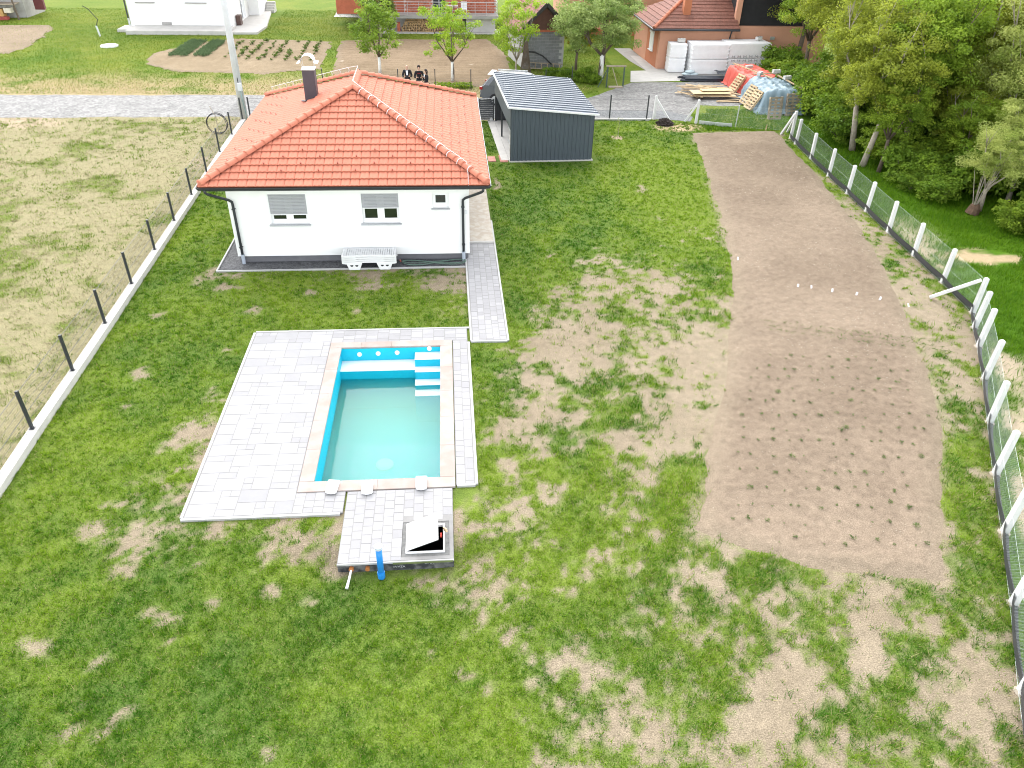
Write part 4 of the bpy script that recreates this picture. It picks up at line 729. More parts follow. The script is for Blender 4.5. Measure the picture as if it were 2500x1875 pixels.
# roof planes
EX0, EX1, EY0, EY1, EZ = -8.03, 1.28, 24.04, 35.50, 2.95
HW = (EX1-EX0)/2; RX = EX0+HW; RY0, RY1 = EY0+HW, EY1-HW; RISE = 1.95; RZ = EZ+RISE; SL = math.hypot(HW, RISE)
TILE = M('orange_clay_tile', (.47,.168,.108), .75, .07, 2.0, .12, 60, spec=.2, rnd=.07, fine=.04)
roof = MB().add([(EX0,EY0,EZ-.03),(EX1,EY0,EZ-.03),(EX1,EY1,EZ-.03),(EX0,EY1,EZ-.03),(RX,RY0,RZ-.04),(RX,RY1,RZ-.04)], [(0,1,4),(1,2,5,4),(2,3,5),(3,0,4,5),(0,3,2,1)]).build('roof', M('roof_underlay', (.16,.06,.035), .9), house)
TW, TL, LAP = .30, SL/15, .055
def tile_mesh():
    NU = 13; L = TL+LAP; v = []; f = []
    for j, (vv, lift) in enumerate(((0,.050),(.018,.056),(L,.006))):
        for i in range(NU):
            u = i/(NU-1); h = .013*(.5-.5*math.cos(4*PI*u))
            if i in (0, NU-1): h -= .014
            v.append((u*(TW-.004), vv, lift+h))
    n0 = len(v)
    for i in range(NU): v.append((i/(NU-1)*(TW-.004), .004, .022))
    for j in range(2):
        for i in range(NU-1): a = j*NU+i; f.append((a, a+1, a+NU+1, a+NU))
    for i in range(NU-1): f.append((n0+i, n0+i+1, i+1, i))
    return v, f
TV, TF = tile_mesh()
full_me = bpy.data.meshes.new('roof_tile'); full_me.from_pydata(TV, [], TF); full_me.materials.append(TILE)
tiles = []; guards = []
FACES = [((EX0,EY0),(1,0),(0,1),2*HW,True),((EX1,EY0),(0,1),(-1,0),EY1-EY0,False),((EX0,EY1),(0,-1),(1,0),EY1-EY0,False),((EX1,EY1),(-1,0),(0,-1),2*HW,True)]
for fi, (o2, ud, vd, W, tri) in enumerate(FACES):
    U = Vector((*ud, 0)); V = Vector((vd[0]*HW/SL, vd[1]*HW/SL, RISE/SL)); Nn = U.cross(V).normalized()
    mw = Matrix((U, V, Nn)).transposed().to_4x4(); org = Vector((*o2, EZ))
    k = HW/SL
    nu = int(W/TW)+2; off = -(nu*TW-W)/2
    for j in range(15):
        for i in range(nu):
            u0 = off+i*TW; v0 = j*TL - .03
            lo = lambda v: v*k; hi = lambda v: W-v*k
            ul, uh = lo(max(v0,0)), hi(max(v0,0)); ul2, uh2 = lo(v0+TL+LAP), hi(v0+TL+LAP)
            if u0+TW < ul or u0 > uh: continue
            M4 = Matrix.Translation(org + U*u0 + V*v0) @ mw
            if u0 >= ul2 and u0+TW <= uh2: me = full_me
            else:
                bm = bmesh.new(); vs_ = [bm.verts.new(p) for p in TV]
                for q in TF: bm.faces.new([vs_[x] for x in q])
                for (pu, pv, nu_, nv_) in ((-u0, -v0, -1, k), (W-u0, -v0, 1, k)):
                    bmesh.ops.bisect_plane(bm, geom=bm.verts[:]+bm.edges[:]+bm.faces[:], plane_co=(pu, pv, 0), plane_no=(nu_, nv_, 0), clear_outer=True)
                if not bm.faces: bm.free(); continue
                me = bpy.data.meshes.new('roof_tile'); bm.to_mesh(me); bm.free(); me.materials.append(TILE)
            c = M4 @ Vector((TW/2, TL/2, .03)); vw = (Vector((0,0,CAM_H))-c); ds = vw.length
            tiles.append((-(Nn.dot(vw.normalized()))/ds**2 if fi != 3 else 1, me, M4))
            if 2 <= j <= 5 and (i+ (j % 2)*2) % 4 == 1 and fi != 3 and u0 > ul2+.15 and u0+TW < uh2-.15: guards.append(M4)
tiles.sort(key=lambda q: q[0])
for _, me, M4 in tiles[:300]: piece('roof_tile', me, roof, M4)
bm = bmesh.new()
for _, me, M4 in tiles[300:]:
    tmp = me.copy(); tmp.transform(M4); bm.from_mesh(tmp); bpy.data.meshes.remove(tmp)
me = bpy.data.meshes.new('roof_tile_field'); bm.to_mesh(me); bm.free(); me.materials.clear()
for p in me.polygons: p.material_index = 0
link('roof_tile_field', me, TILE, roof, kind='stuff')
SG = M('copper_snow_guard', (.30,.09,.06), .5, .1)
gm = MB().box(-.018,.018,-.05,.0,.05,.062).box(-.018,.018,-.055,-.048,.05,.12).box(-.018,.018,-.05,-.0,.112,.12)
gme = bpy.data.meshes.new('snow_guard'); gme.from_pydata(gm.v, [], gm.f); gme.materials.append(SG)
for M4 in guards: piece('snow_guard', gme, roof, M4 @ Matrix.Translation((TW*.5,.06,.012)))
# hip and ridge caps
def cap_mesh(L, r0, r1, name):
    m = MB(); n = 9; v = []
    for (y, r, lift) in ((0,r0,.012),(.03,r0+.010,.016),(.06,r0,.012),(L,r1,0)):
        for k in range(n):
            a = PI*k/(n-1); v.append((-r*math.cos(a), y, r*.85*math.sin(a)+lift))
    f = [(j*n+i, j*n+i+1, (j+1)*n+i+1, (j+1)*n+i) for j in range(3) for i in range(n-1)]
    f.append(tuple(range(n-1,-1,-1)))
    me = bpy.data.meshes.new(name); me.from_pydata(v, [], f); me.materials.append(TILE); me.shade_smooth(); return me
capm = cap_mesh(.42, .135, .112, 'hip_cap')
def cap_run(p, q, n, rs=0):
    p, q = Vector(p), Vector(q); d = (q-p); L = d.length; d.normalize(); s = d.cross(Vector((0,0,1))).normalized(); u = s.cross(d)
    for i in range(n):
        M4 = Matrix((s, d, u)).transposed().to_4x4(); M4.translation = p + d*(L*i/n) + u*.035
        piece('hip_cap', capm, roof, M4)
for ex, ey, ry in ((EX0,EY0,RY0),(EX1,EY0,RY0),(EX0,EY1,RY1),(EX1,EY1,RY1)):
    dx = 1 if ex == EX0 else -1; dy = 1 if ey == EY0 else -1
    cap_run((ex+dx*.05, ey+dy*.05, EZ+.05), (RX, ry, RZ+.03), 18)
    MB().lathe([(.02,-.08),(.11,-.06),(.135,.0),(.12,.07),(.06,.12),(.01,.14)], (ex+dx*.10, ey+dy*.10, EZ+.085), 12).build('hip_end_cap', TILE, roof, smooth=True)
cap_run((RX, RY1+.05, RZ+.02), (RX, RY0-.05, RZ+.02), 6)
# lightning conductor on clips
WIRE = M('aluminium_wire', (.50,.50,.50), .35, .05, 4, 0, metal=.4)
hipd = (Vector((RX,RY0,RZ))-Vector((EX1,EY0,EZ)))
pts = [Vector((RX+.02,RY0,RZ+.26))] + [Vector((EX1,EY0,EZ)) + hipd*t + Vector((.02,.0,.24+.01*math.sin(40*t))) for t in [1-.06*k for k in range(1,15)]]
e = pts[-1]; pts += [e+Vector((.03,-.05,-.02)), e+Vector((.05,-.12,-.20)), Vector((e.x+.06, EY0+.35, EZ+.30)), Vector((e.x+.06, EY0+.02, EZ+.12)), Vector((e.x+.06, EY0-.05, EZ+.0))]
MB().tube(pts, .010, 5).build('lightning_wire', WIRE, roof, smooth=True)
for k in range(1, 13):
    c = Vector((EX1,EY0,EZ)) + hipd*(1-.073*k); s = hipd.cross(Vector((0,0,1))).normalized(); d = hipd.normalized()
    m = MB()
    for q in range(8):
        a0, a1 = PI*q/8, PI*(q+1)/8
        P0 = c + s*(-.155*math.cos(a0)) + Vector((0,0,.06+.15*math.sin(a0))); P1 = c + s*(-.155*math.cos(a1)) + Vector((0,0,.06+.15*math.sin(a1)))
        m.beam(P0, P1, .03, .006, (0,0,1))
    m.build('wire_clip', WIRE, roof)
for t in [.08+.083*k for k in range(11)]:
    c = Vector((EX0,EY1,EZ)).lerp(Vector((RX,RY1,RZ)), t); MB().tube([c+Vector((0,0,.12)), c+Vector((.03,0,.26)), c+Vector((-.02,0,.36))], .015, 5).build('wire_clip', WIRE, roof)
MB().tube([Vector((EX0,EY1,EZ)).lerp(Vector((RX,RY1,RZ)), .08+.083*k)+Vector((0,0,.35)) for k in range(11)]+[(RX,RY1,RZ+.32),(RX,RY0,RZ+.26)], .010, 5).build('lightning_wire', WIRE, roof)
# eaves: soffit, fascia, gutter, downpipes
MB().box(EX0+.12,EX1-.12,EY0+.12,EY1-.12,EZ-.16,EZ-.09).build('soffit', WHITE, house)
m = MB(); zf0, zf1 = EZ-.17, EZ-.01
m.box(EX0+.08,EX1-.08,EY0+.08,EY0+.11,zf0,zf1).box(EX0+.08,EX1-.08,EY1-.11,EY1-.08,zf0,zf1).box(EX0+.08,EX0+.11,EY0+.11,EY1-.11,zf0,zf1).box(EX1-.11,EX1-.08,EY0+.11,EY1-.11,zf0,zf1)
m.build('fascia', ANTH, house)
def gutter_run(p, q, outd):
    p, q, o = Vector(p), Vector(q), Vector(outd); n = 9; r = .075; v = []; f = []
    for P in (p, q):
        for k in range(n):
            a = PI*k/(n-1); v.append(P + o*(-r*math.cos(a)) + Vector((0,0,-r*math.sin(a))))
        v.append(P + o*(r+.015)); v.append(P + o*(r+.015) + Vector((0,0,.02))); v.append(P + o*r*.9 + Vector((0,0,.02)))
    k = n+3
    for i in range(k-1): f.append((i, i+1, k+i+1, k+i))
    f.append(tuple(range(k))); f.append(tuple(range(2*k-1, k-1, -1)))
    m = MB().add(v, f); o_ = m.build('gutter', ANTH, house); so = o_.modifiers.new('solid', 'SOLIDIFY'); so.thickness = .005; return o_
zg = EZ-.035
gutter_run((EX0-.02,EY0,zg), (EX1+.02,EY0,zg), (0,-1,0)); gutter_run((EX1,EY0-.02,zg), (EX1,EY1+.02,zg), (1,0,0)); gutter_run((EX0,EY1+.02,zg), (EX0,EY0-.02,zg), (-1,0,0)); gutter_run((EX1+.02,EY1,zg), (EX0-.02,EY1,zg), (0,1,0))
def downpipe(gx, wx):
    sgn = 1 if wx > gx else -1; yw = WY0-.075
    P = [Vector((gx,EY0,zg-.05)), Vector((gx,EY0+.02,zg-.16)), Vector((gx+sgn*.05,EY0+.05,zg-.22))]
    a = Vector((gx+sgn*.05,EY0+.05,zg-.22)); b = Vector((wx-sgn*.03,yw-.02,2.30)); P += [b.lerp(a,.1), b+Vector((sgn*.025,.015,-.05)), Vector((wx,yw,2.16)), Vector((wx,yw,1.2)), Vector((wx,yw,.30))]
    d = MB().tube(P, .045, 12).build('downpipe', ANTH, house, smooth=True)
    for z in (2.0,.62): MB().box(wx-.055,wx+.055,yw-.05,WY0,z-.015,z+.015).build('pipe_bracket', ANTH, d)
    MB().tube([(wx,yw,.36),(wx,yw,.0)], [.062,.062], 14).build('pipe_sleeve', M('light_grey_pvc', (.36,.40,.46), .5, .05), d, smooth=False)
downpipe(-7.86, -7.22); downpipe(1.10, .43)
# chimney
CH = M('grey_chimney_cladding', (.062,.057,.068), .55, .08, 3)
chx0, chx1, chy0, chy1, chz = -5.37, -4.92, 30.07, 30.50, 5.22
ch = MB().box(chx0,chx1,chy0,chy1,3.95,chz).build('chimney', CH, house)
MB().box(chx0-.02,chx1+.02,chy0-.02,chy1+.02,chz,chz+.035).build('chimney_cap', SIL, ch)
MB().lathe([(.085,0),(.085,.012)], ((chx0+chx1)/2,(chy0+chy1)/2,chz+.036), 20).build('flue', BLACK, ch)
m = MB(); cxm, cym = (chx0+chx1)/2, (chy0+chy1)/2
for sx in (-1,1):
    for sy in (-1,1): m.beam((cxm+sx*.21,cym+sy*.17,chz+.03),(cxm+sx*.23,cym+sy*.17,chz+.30),.012,.012)
m.build('cowl_bracket', SIL, ch)
v = []; f = []; arc = [(-.38,.20),(-.27,.215)] + [(-.25*math.cos(PI*k/10), .24+.24*math.sin(PI*k/10)) for k in range(11)] + [(.27,.215),(.38,.20)]
for y in (-.22,.22):
    for xx, zz in arc: v.append((cxm+xx, cym+y, chz+.04+zz))
n = len(arc); f = [(i,i+1,n+i+1,n+i) for i in range(n-1)]
o = MB().add(v, f).build('chimney_cowl', SIL, ch); so = o.modifiers.new('solid', 'SOLIDIFY'); so.thickness = .008
MB().box(chx0-.14,chx0+.02,chy0-.10,chy0-.02,4.12,4.16).build('chimney_flashing', CH, ch)

# ---------------------------------------------------------------- beside the house wall
LOUNGE = M('white_lounger_resin', (.72,.72,.72), .45, .04, 3)
def lounger(label, z, first):
    t = thing('sun_lounger', label, 'sun lounger', (-2.83,24.23,z), 0, 'white loungers stacked by the house wall')
    Ln, Wd = 1.86, .62
    m = MB()                                   # side rails with a drooping profile
    xs = np.linspace(-Ln/2, Ln/2, 15)
    for sy in (-1,1):
        up = [(x, .30+.02*math.cos(x*2.2)+(.03 if abs(x) > .8 else 0)) for x in xs]; lo = [(x, zt-.085+.03*(abs(x) < .42)) for x, zt in up]
        y = sy*(Wd/2-.02); v = []; n = len(up)
        for yy in (y-.02, y+.02):
            v += [(a,yy,b) for a,b in up]+[(a,yy,b) for a,b in lo]
        f = []
        for i in range(n-1):
            f += [(i,i+1,n+i+1,n+i), (2*n+i,3*n+i,3*n+i+1,2*n+i+1), (i,2*n+i,2*n+i+1,i+1), (n+i,n+i+1,3*n+i+1,3*n+i)]
        f += [(0,n,3*n,2*n),(n-1,3*n-1,4*n-1,2*n-1)]
        MB().add(v, f).build('side_rail', LOUNGE, t)
    for k in range(24):
        x = -Ln/2+.05+k*(Ln-.1)/23; MB().box(x-.028,x+.028,-Wd/2+.03,Wd/2-.03,.30+.02*math.cos(x*2.2)+(.03 if abs(x) > .8 else 0)-.012,.30+.02*math.cos(x*2.2)+(.03 if abs(x) > .8 else 0)+.004).build('slat', LOUNGE, t)
    for sx in (-1,1):
        for sy in (-1,1):
            if not first and sy < 0 and False: continue
            y = sy*(Wd/2-.015)+(0 if first else .04); c = sx*.52
            poly = [(c-.28,.27),(c+.28,.27),(c+.18,-.005),(c-.18,-.005)]; v = [(a,y-.02,b) for a,b in poly]+[(a,y+.02,b) for a,b in poly]
            MB().add(v, [(3,2,1,0),(4,5,6,7),(0,1,5,4),(1,2,6,5),(2,3,7,6),(3,0,4,7)]).build('leg', LOUNGE, t, bevel=.012)
            if sy < 0 and first:
                for hx in (-.085,.085):
                    hp = [(c+hx-.055,.185),(c+hx+.055,.185),(c+hx+.045,.145),(c+hx+.015,.125),(c+hx-.015,.125),(c+hx-.045,.145)]
                    MB().add([(a,y-.0225,b) for a,b in hp], [tuple(range(6))]).build('leg_hole', BLACK, t)
    return t
for i, lab in enumerate(('lowest white plastic sun lounger of the stack by the house, legs on the gravel','second lowest white plastic sun lounger of the stack by the house wall','second from the top white plastic sun lounger in the stack by the house','topmost white slatted plastic sun lounger of the stack by the house')):
    lounger(lab, .014+.075*i, i == 0)
t = thing('garden_hose', 'thin green garden hose looped in a figure eight on the dark gravel', 'hose', (0,0,.03))
HOSE = M('green_hose', (.11,.18,.14), .5, .15, 6)
P = []
for k in range(150):
    a = 2*PI*k/50; j = .012*math.sin(1.7*a/3.1)+.02*(k//50); P.append((-.62+1.10*math.cos(a)+.04*math.sin(a*.37), 24.36+(.20-.04*(k//50))*math.sin(2*a+.3)+.02*math.cos(a)+j, .02*(1+.5*math.sin(a*1.3))+.012*(k//50)))
MB().tube(P, .010, 6).build('hose', HOSE, t, smooth=True)
MB().tube([(-1.78,24.42,.03),(-1.82,24.46,.09)], [.02,.028], 8).build('nozzle', M('red_brown_plastic', (.25,.07,.05), .5), t)
# ---------------------------------------------------------------- left boundary: low wall and mesh panel fence
lw = thing('boundary_wall', 'low white concrete boundary wall running down the left side of the lawn', 'wall', (0,0,0))
for a, b in zip(FENCE_L[:-1], FENCE_L[1:]):
    d = (Vector(b)-Vector(a)).normalized()*.004
    MB().beam((a[0]+d.x+.03, a[1]+d.y, .05), (b[0]-d.x+.03, b[1]-d.y, .05), .24, .30).build('wall_section', CONCW, lw)
MWIRE = M('anthracite_wire', (.05,.055,.06), .5, .1)
def panel_fence(parent, pts, z0, h, vs=.05, hs=.2, r=.0015):
    for a, b in zip(pts[:-1], pts[1:]):
        a, b = Vector(a), Vector(b); d = b-a; L = d.length; d.normalize(); m = MB(); n = int(L/vs)
        for k in range(1, n):
            p = a+d*(L*k/n); m.wire((p.x,p.y,z0+.04), (p.x,p.y,z0+h), r)
        for k in range(int(h/hs)+1):
            z = z0+.05+k*hs; rr = .0075 if k in (int(h/hs)//2, int(h/hs)) else .0035; m.wire((a.x,a.y,z), (b.x,b.y,z), rr)
        m.build('mesh_panel', MWIRE, parent, kind='stuff')
def post(parent, x, y, z0, h, w=.065, mat=None):
    p = MB().box(x-w/2,x+w/2,y-w/2,y+w/2,z0,z0+h).build('post', mat or ANTH, parent)
    MB().box(x-w*.9,x+w*.9,y-w*.9,y+w*.9,z0,z0+.012).build('base_plate', mat or ANTH, p)
    return p
lf = thing('mesh_fence', 'anthracite welded mesh fence on the low wall along the left of the garden', 'fence', (0,0,0))
for x, y in FENCE_L: post(lf, x, y, .2, 1.10)
panel_fence(lf, FENCE_L, .2, 1.03)

# street boundary
sf = thing('mesh_fence', 'anthracite mesh fence with low kerb between the white house and the lane', 'fence', (0,0,0))
S1 = [(-10.57,42.25),(-8.2,42.28),(-5.7,42.30),(-3.2,42.32),(-.7,42.34),(1.55,42.36)]
for x, y in S1: post(sf, x, y, .15, 1.15)
panel_fence(sf, S1, .15, 1.05)
for a, b in zip(S1[:-1], S1[1:]): MB().beam((a[0]+.003,a[1],.02),(b[0]-.003,b[1],.02),.2,.26).build('kerb', CONCW, sf)
sf2 = thing('mesh_fence', 'anthracite mesh fence with white kerb right of the grey shed by the lane', 'fence', (0,0,0))
S2 = [(6.75,42.62),(9.04,42.56),(11.15,42.50)]
for x, y in S2: post(sf2, x, y, .08, 1.28)
panel_fence(sf2, S2, .08, 1.18)
MB().beam((6.6,42.62,.02),(11.4,42.49,.02),.16,.16).build('kerb', CONCW, sf2)

def slat_gate(label, x0, x1, y, z0, z1, rz=0, wheel=False):
    g = thing('gate', label, 'gate', (x0,y,0), rz); W = x1-x0
    MB().box(0,.06,-.03,.03,z0,z1).build('stile', ANTH, g); MB().box(W-.06,W,-.03,.03,z0,z1).build('stile', ANTH, g)
    MB().box(.06,W-.06,-.03,.03,z1-.05,z1).build('rail', ANTH, g); MB().box(.06,W-.06,-.03,.03,z0,z0+.05).build('rail', ANTH, g)
    n = round((z1-z0-.12)/.105)
    for k in range(n):
        z = z0+.065+k*(z1-z0-.13)/n; MB().obox((W/2,0,z+.045),(W-.12,.02,.088),Matrix.Rotation(R(-14),3,'X')).build('slat', ANTH, g)
    if wheel: MB().tube([(W-.16,-.06,.11),(W-.16,-.03,.11)], .09, 16).build('wheel', SIL, g)
    return g
slat_gate('anthracite slatted driveway gate between the house and the shed', 1.72, 2.55, 42.33, .06, 1.22, 0, True)
gp = MB().box(-.07,.07,-.07,.07,-.05,1.30).build('gate_post', ANTH, loc=(2.66,42.30,0)); tag(gp, 'thick dark gate post between the two slatted gates', 'post')
slat_gate('narrow anthracite slatted gate half hidden behind the carport post', 2.78, 3.95, 42.33, .06, 1.22)

# utility pole
up = thing('utility_pole', 'tall grey concrete utility pole with meter box at the corner of the lane', 'utility pole', (-11.02,42.72,0))
MB().tube([(0,0,-.1),(0,0,9.5)], [.20,.125], 20).build('pole', M('grey_concrete_pole', (.52,.53,.54), .85, .08, 3, .2, 60, fine=.05), up, smooth=True)
MB().box(.02,.22,-.36,-.20,1.55,1.95).build('meter_box', M('pale_grey_box', (.58,.60,.62), .5, .04), up, bevel=.01)
MB().tube([(.12,-.28,1.55),(.14,-.26,1.0),(.19,-.24,.5),(.17,-.22,0)], .022, 8).build('conduit', M('green_grey_conduit', (.22,.33,.33), .5, .1), up, smooth=True)
MB().tube([(.05,-.20,2.2),(.05,-.205,2.05),(.07,-.26,1.95)], .018, 8).build('cable', BLACK, up)
for z in (8.9,9.2): MB().box(-.6,.6,-.05,.05,z,z+.08).build('crossarm', SIL, up)
co = thing('cable_coil', 'coil of black cable hanging on a stake by the corner of the mesh fence', 'cable', (-11.75,40.05,0))
P = [(.50*math.sin(a)*(1+.05*math.sin(a*.4)), .10*math.sin(a*.31)+.02*a/6, .52+.50*math.cos(a)*(1-.03*math.sin(a*.7))) for a in [k*2*PI/28 for k in range(100)]]
MB().tube(P, .014, 6).build('coil', BLACK, co, smooth=True)
MB().tube([(.02,0,-.1),(0,.02,.9),(-.22,.1,1.35)], .016, 6).build('stake', WOODG, co)

# ---------------------------------------------------------------- grey metal shed / carport (own frame: x along the front, y into the depth)
SHW = M('grey_trapezoid_cladding', (.056,.072,.086), .5, .06, 2.0, .02, 60, spec=.4)
SHR = M('grey_roof_sheet', (.062,.079,.10), .5, .06, 3.0, 0, metal=.3, spec=.5)
shed = thing('shed', 'dark grey metal shed with ribbed sheet roof and open carport side', 'shed', (2.93,35.36,0), R(2.6))
def ribbed(name, mat, W, H_left, H_right, pitch=.2, rib=.03):
    v = []; f = []; xs = []; n = int(W/pitch)
    for k in range(n+1):
        for dx, d in ((0,0),(.10,0),(.125,1),(.175,1)):
            x = k*pitch+dx
            if x <= W: xs.append((x, d*rib))
    xs.append((W, 0))
    for x, d in xs:
        zt = H_left+(H_right-H_left)*x/W; v.append((x,-d,.06)); v.append((x,-d,zt+.055))
    for i in range(len(xs)-1): f.append((2*i,2*i+2,2*i+3,2*i+1))
    return MB().add(v, f).build(name, mat, shed)
SW, SD, HL, HR = 3.93, 7.0, 2.50, 2.16
ribbed('front_cladding', SHW, SW, HL, HR)
o = ribbed('rear_cladding', SHW, SW, HL, HR); o.location = (0,SD,0)
MB().box(SW-.02,SW,.03,SD,.06,HR-.02).build('side_cladding', SHW, shed)
MB().box(-.05,SW+.06,-.06,SD+.1,-.06,.055).build('floor_slab', CONCW, shed)
v = [(-.02,.0,HL-1.0),(-.02,SD,HL-1.0),(-.02,SD,HL+.02),(-.02,0,HL+.02)]
m = MB(); m.box(-.045,-.02,-.02,SD,HL-.98,HL+.0); m.build('fascia_panel', M('anthracite_sheet', (.04,.05,.06), .45, .05, 2, 0, spec=.5), shed)
for y in (.06, 3.95, 6.9): MB().box(-.02,.06,y-.04,y+.04,.05,HL).build('post', ANTH, shed)
MB().box(-.03,.0,0,.05,.05,HL).build('corner_trim', ANTH, shed)
for z in (.7,1.3,1.9): MB().box(.0,.04,.09,1.2,z,z+.03).build('shelf_rail', SIL, shed)
for k in range(5): MB().box(.05,.40,.15,.95,.10+.36*k,.36+.36*k).build('stored_crate', M('stored_stuff', (.45,.44,.41), .8, .3, 4, rnd=.3), shed)
# roof of single ribbed sheets running across
def roof_ribs():
    x0, x1, y0, y1 = -.17, SW+.16, -.22, SD+.16; sl = (HR-HL)/SW
    zz = lambda x: HL+.07+sl*x
    pitch = .42; n = int((y1-y0)/pitch); ys = []
    for k in range(n+1):
        for dy, d in ((0,0),(.27,0),(.30,1),(.39,1)):
            y = y0+k*pitch+dy
            if y <= y1: ys.append((y, d*.036))
    v = []; f = []
    for y, d in ys: v.append((x0,y,zz(x0)+d)); v.append((x1,y,zz(x1)+d))
    for i in range(len(ys)-1): f.append((2*i,2*i+1,2*i+3,2*i+2))
    r = MB().add(v, f).build('roof_sheet', SHR, shed)
    MB().beam((x0,y0-.01,zz(x0)-.02),(x1,y0-.01,zz(x1)-.02),.03,.075).build('verge_trim', M('pale_trim', (.60,.61,.60), .45, .05), r)
    MB().box(x0-.02,x0+.01,y0,y1,zz(x0)-.06,zz(x0)+.05).build('ridge_trim', M('pale_trim', (.60,.61,.60), .45, .05), r)
    for yp in (.1,2.4,4.7,6.9): MB().beam((x0+.05,yp,zz(x0)-.06),(x1-.05,yp,zz(x1)-.06),.06,.08).build('purlin', ANTH, r)
    sm = MB().lathe([(.022,0),(.022,.010),(.014,.02),(.01,.022)], (0,0,0), 8); sme = bpy.data.meshes.new('roof_screw'); sme.from_pydata(sm.v, [], sm.f); sme.materials.append(WHITEPL)
    rnd = random.Random(3)
    for k in range(n):
        yy = y0+k*pitch+.345
        for x in ((.16,) if k % 2 else (.2,)) + ((SW-.02,) if k % 1 == 0 else ()) + (((SW*.52),) if k % 3 == 0 else ()):
            piece('roof_screw', sme, r, Matrix.Translation((x+rnd.uniform(-.03,.03), yy, zz(x)+.036)))
roof_ribs()
sd = MB().box(-.42,-.06,.2,SD+.1,-.06,.05).build('carport_apron', CONCW, shed)
MB().box(-.02,SW+.03,-.03,.0,-.03,.05).build('base_flashing', CONCW, shed)
RED = M('red_concrete_slab', (.42,.19,.15), .85, .12, 4, .2, 40, rnd=.1)
for k, (cx, cy, w, d, lab) in enumerate(((2.05,35.78,.36,.72,'smaller red concrete stepping slab nearer the house on the grass'),(2.61,35.84,.37,1.0,'larger red concrete stepping slab beside the shed corner'))):
    t = thing('stepping_slab', lab, 'paving slab', (cx,cy,.0), R(2), 'red slabs by the shed')
    for q in (-1,1): MB().box(-w/2,w/2,q*d/4-d/4+.006,q*d/4+d/4-.006,-.02,.035).build('slab_half', RED, t, bevel=.005)

# ---------------------------------------------------------------- right boundary: concrete posts, chain link, black skirt
rf = thing('chain_link_fence', 'chain link fence on white concrete posts along the right edge of the vegetable plot', 'fence', (0,0,0))
CHAIN = M('galvanised_chain_link', (.50,.55,.54), .4, .05, 4, 0, metal=.2)
def cpost(parent, x, y, h, lean=(0,0), w=.135, name='post'):
    m = MB(); a = w/2; b = a*.8
    v = [(-a,-a,-.1),(a,-a,-.1),(a,a,-.1),(-a,a,-.1)]
    for z, s in ((h-.03,a*.92),(h,a*.70)): v += [(lean[0]*z/h-s+.0, lean[1]*z/h-s, z),(lean[0]*z/h+s, lean[1]*z/h-s, z),(lean[0]*z/h+s, lean[1]*z/h+s, z),(lean[0]*z/h-s, lean[1]*z/h+s, z)]
    f = [(0,1,5,4),(1,2,6,5),(2,3,7,6),(3,0,4,7),(4,5,9,8),(5,6,10,9),(6,7,11,10),(7,4,8,11),(8,9,10,11)]
    o = MB().add(v, f).build(name, POSTW, parent, bevel=.008); o.location = (x,y,0)
    MB().lathe([(.15,-.02),(.12,.012),(.07,.02)], (0,0,0), 9).build('footing', M('soil_cement', (.36,.31,.25), .95, .2), o)
    return o
rr = random.Random(5)
for i, (x, y) in enumerate(FENCE_R[1:-1]):
    if i in (9,): continue
    o = cpost(rf, x, y, 1.28 if i else 1.42, (rr.uniform(-.03,.03), rr.uniform(-.03,.03)), name='post'); o.rotation_euler.z = rr.uniform(-.1,.1)
def brace(parent, p, q, w=.10): MB().beam(p, q, w, w).build('brace', POSTW, parent, bevel=.008)
cpost(rf, 16.79, 20.08, 1.25); brace(rf, (16.72,20.2,1.12), (15.9,21.1,.05)); 
brace(rf, (18.12,39.0,1.30), (17.93,39.75,.0)); brace(rf, (18.2,39.0,1.25), (18.45,40.2,-.02))
def chain_link(parent, a, b, z0, z1, pitch=.075, r=.0011, off=.07):
    a, b = Vector(a), Vector(b); d = b-a; L = d.length; d.normalize(); nrm = Vector((d.y,-d.x))*off; a = a+nrm; b = b+nrm; H = z1-z0; m = MB()
    k = -int(H/pitch)-1
    while k*pitch < L:
        for s in (1,-1):
            # lines u = k*pitch + s*z
            u0, u1 = (k*pitch, k*pitch+H) if s == 1 else (k*pitch+H, k*pitch)
            za, zb = 0., H
            if s == 1:
                if u0 < 0: za = -u0; u0 = 0
                if u1 > L: zb = H-(u1-L); u1 = L
            else:
                if u0 > L: za = u0-L; u0 = L
                if u1 < 0: zb = H+u1; u1 = 0
            if zb-za > .02:
                p = a+d*u0; q = a+d*u1; m.wire((p.x,p.y,z0+za), (q.x,q.y,z0+zb), r)
        k += 1
    for z in (z0+.02, (z0+z1)/2, z1): m.wire((a.x,a.y,z), (b.x,b.y,z), r*1.7)
    m.build('mesh_panel', CHAIN, parent, kind='stuff')
SKIRT = M('black_dimpled_membrane', (.042,.042,.047), .55, .15, 6, .6, 45)
for i, (a, b) in enumerate(zip(FENCE_R[1:-1], FENCE_R[2:])):
    chain_link(rf, a, b, .02, 1.22)
    A, B = Vector(a), Vector(b); d = (B-A); L = d.length; d.normalize(); nr = Vector((d.y,-d.x)); v = []; f = []; n = 12
    for k in range(n+1):
        p = A+d*(L*k/n); bow = .05+.05*math.sin(PI*k/n)
        for off, z in ((bow-.14,.012),(bow-.09,.03),(bow+.0,.09),(bow+.02,.22),(bow+.03,.30)): q = p+nr*off; v.append((q.x,q.y,z))
    for k in range(n):
        for j in range(4): e = k*5+j; f.append((e,e+5,e+6,e+1))
    MB().add(v, f).build('skirt', SKIRT, rf)
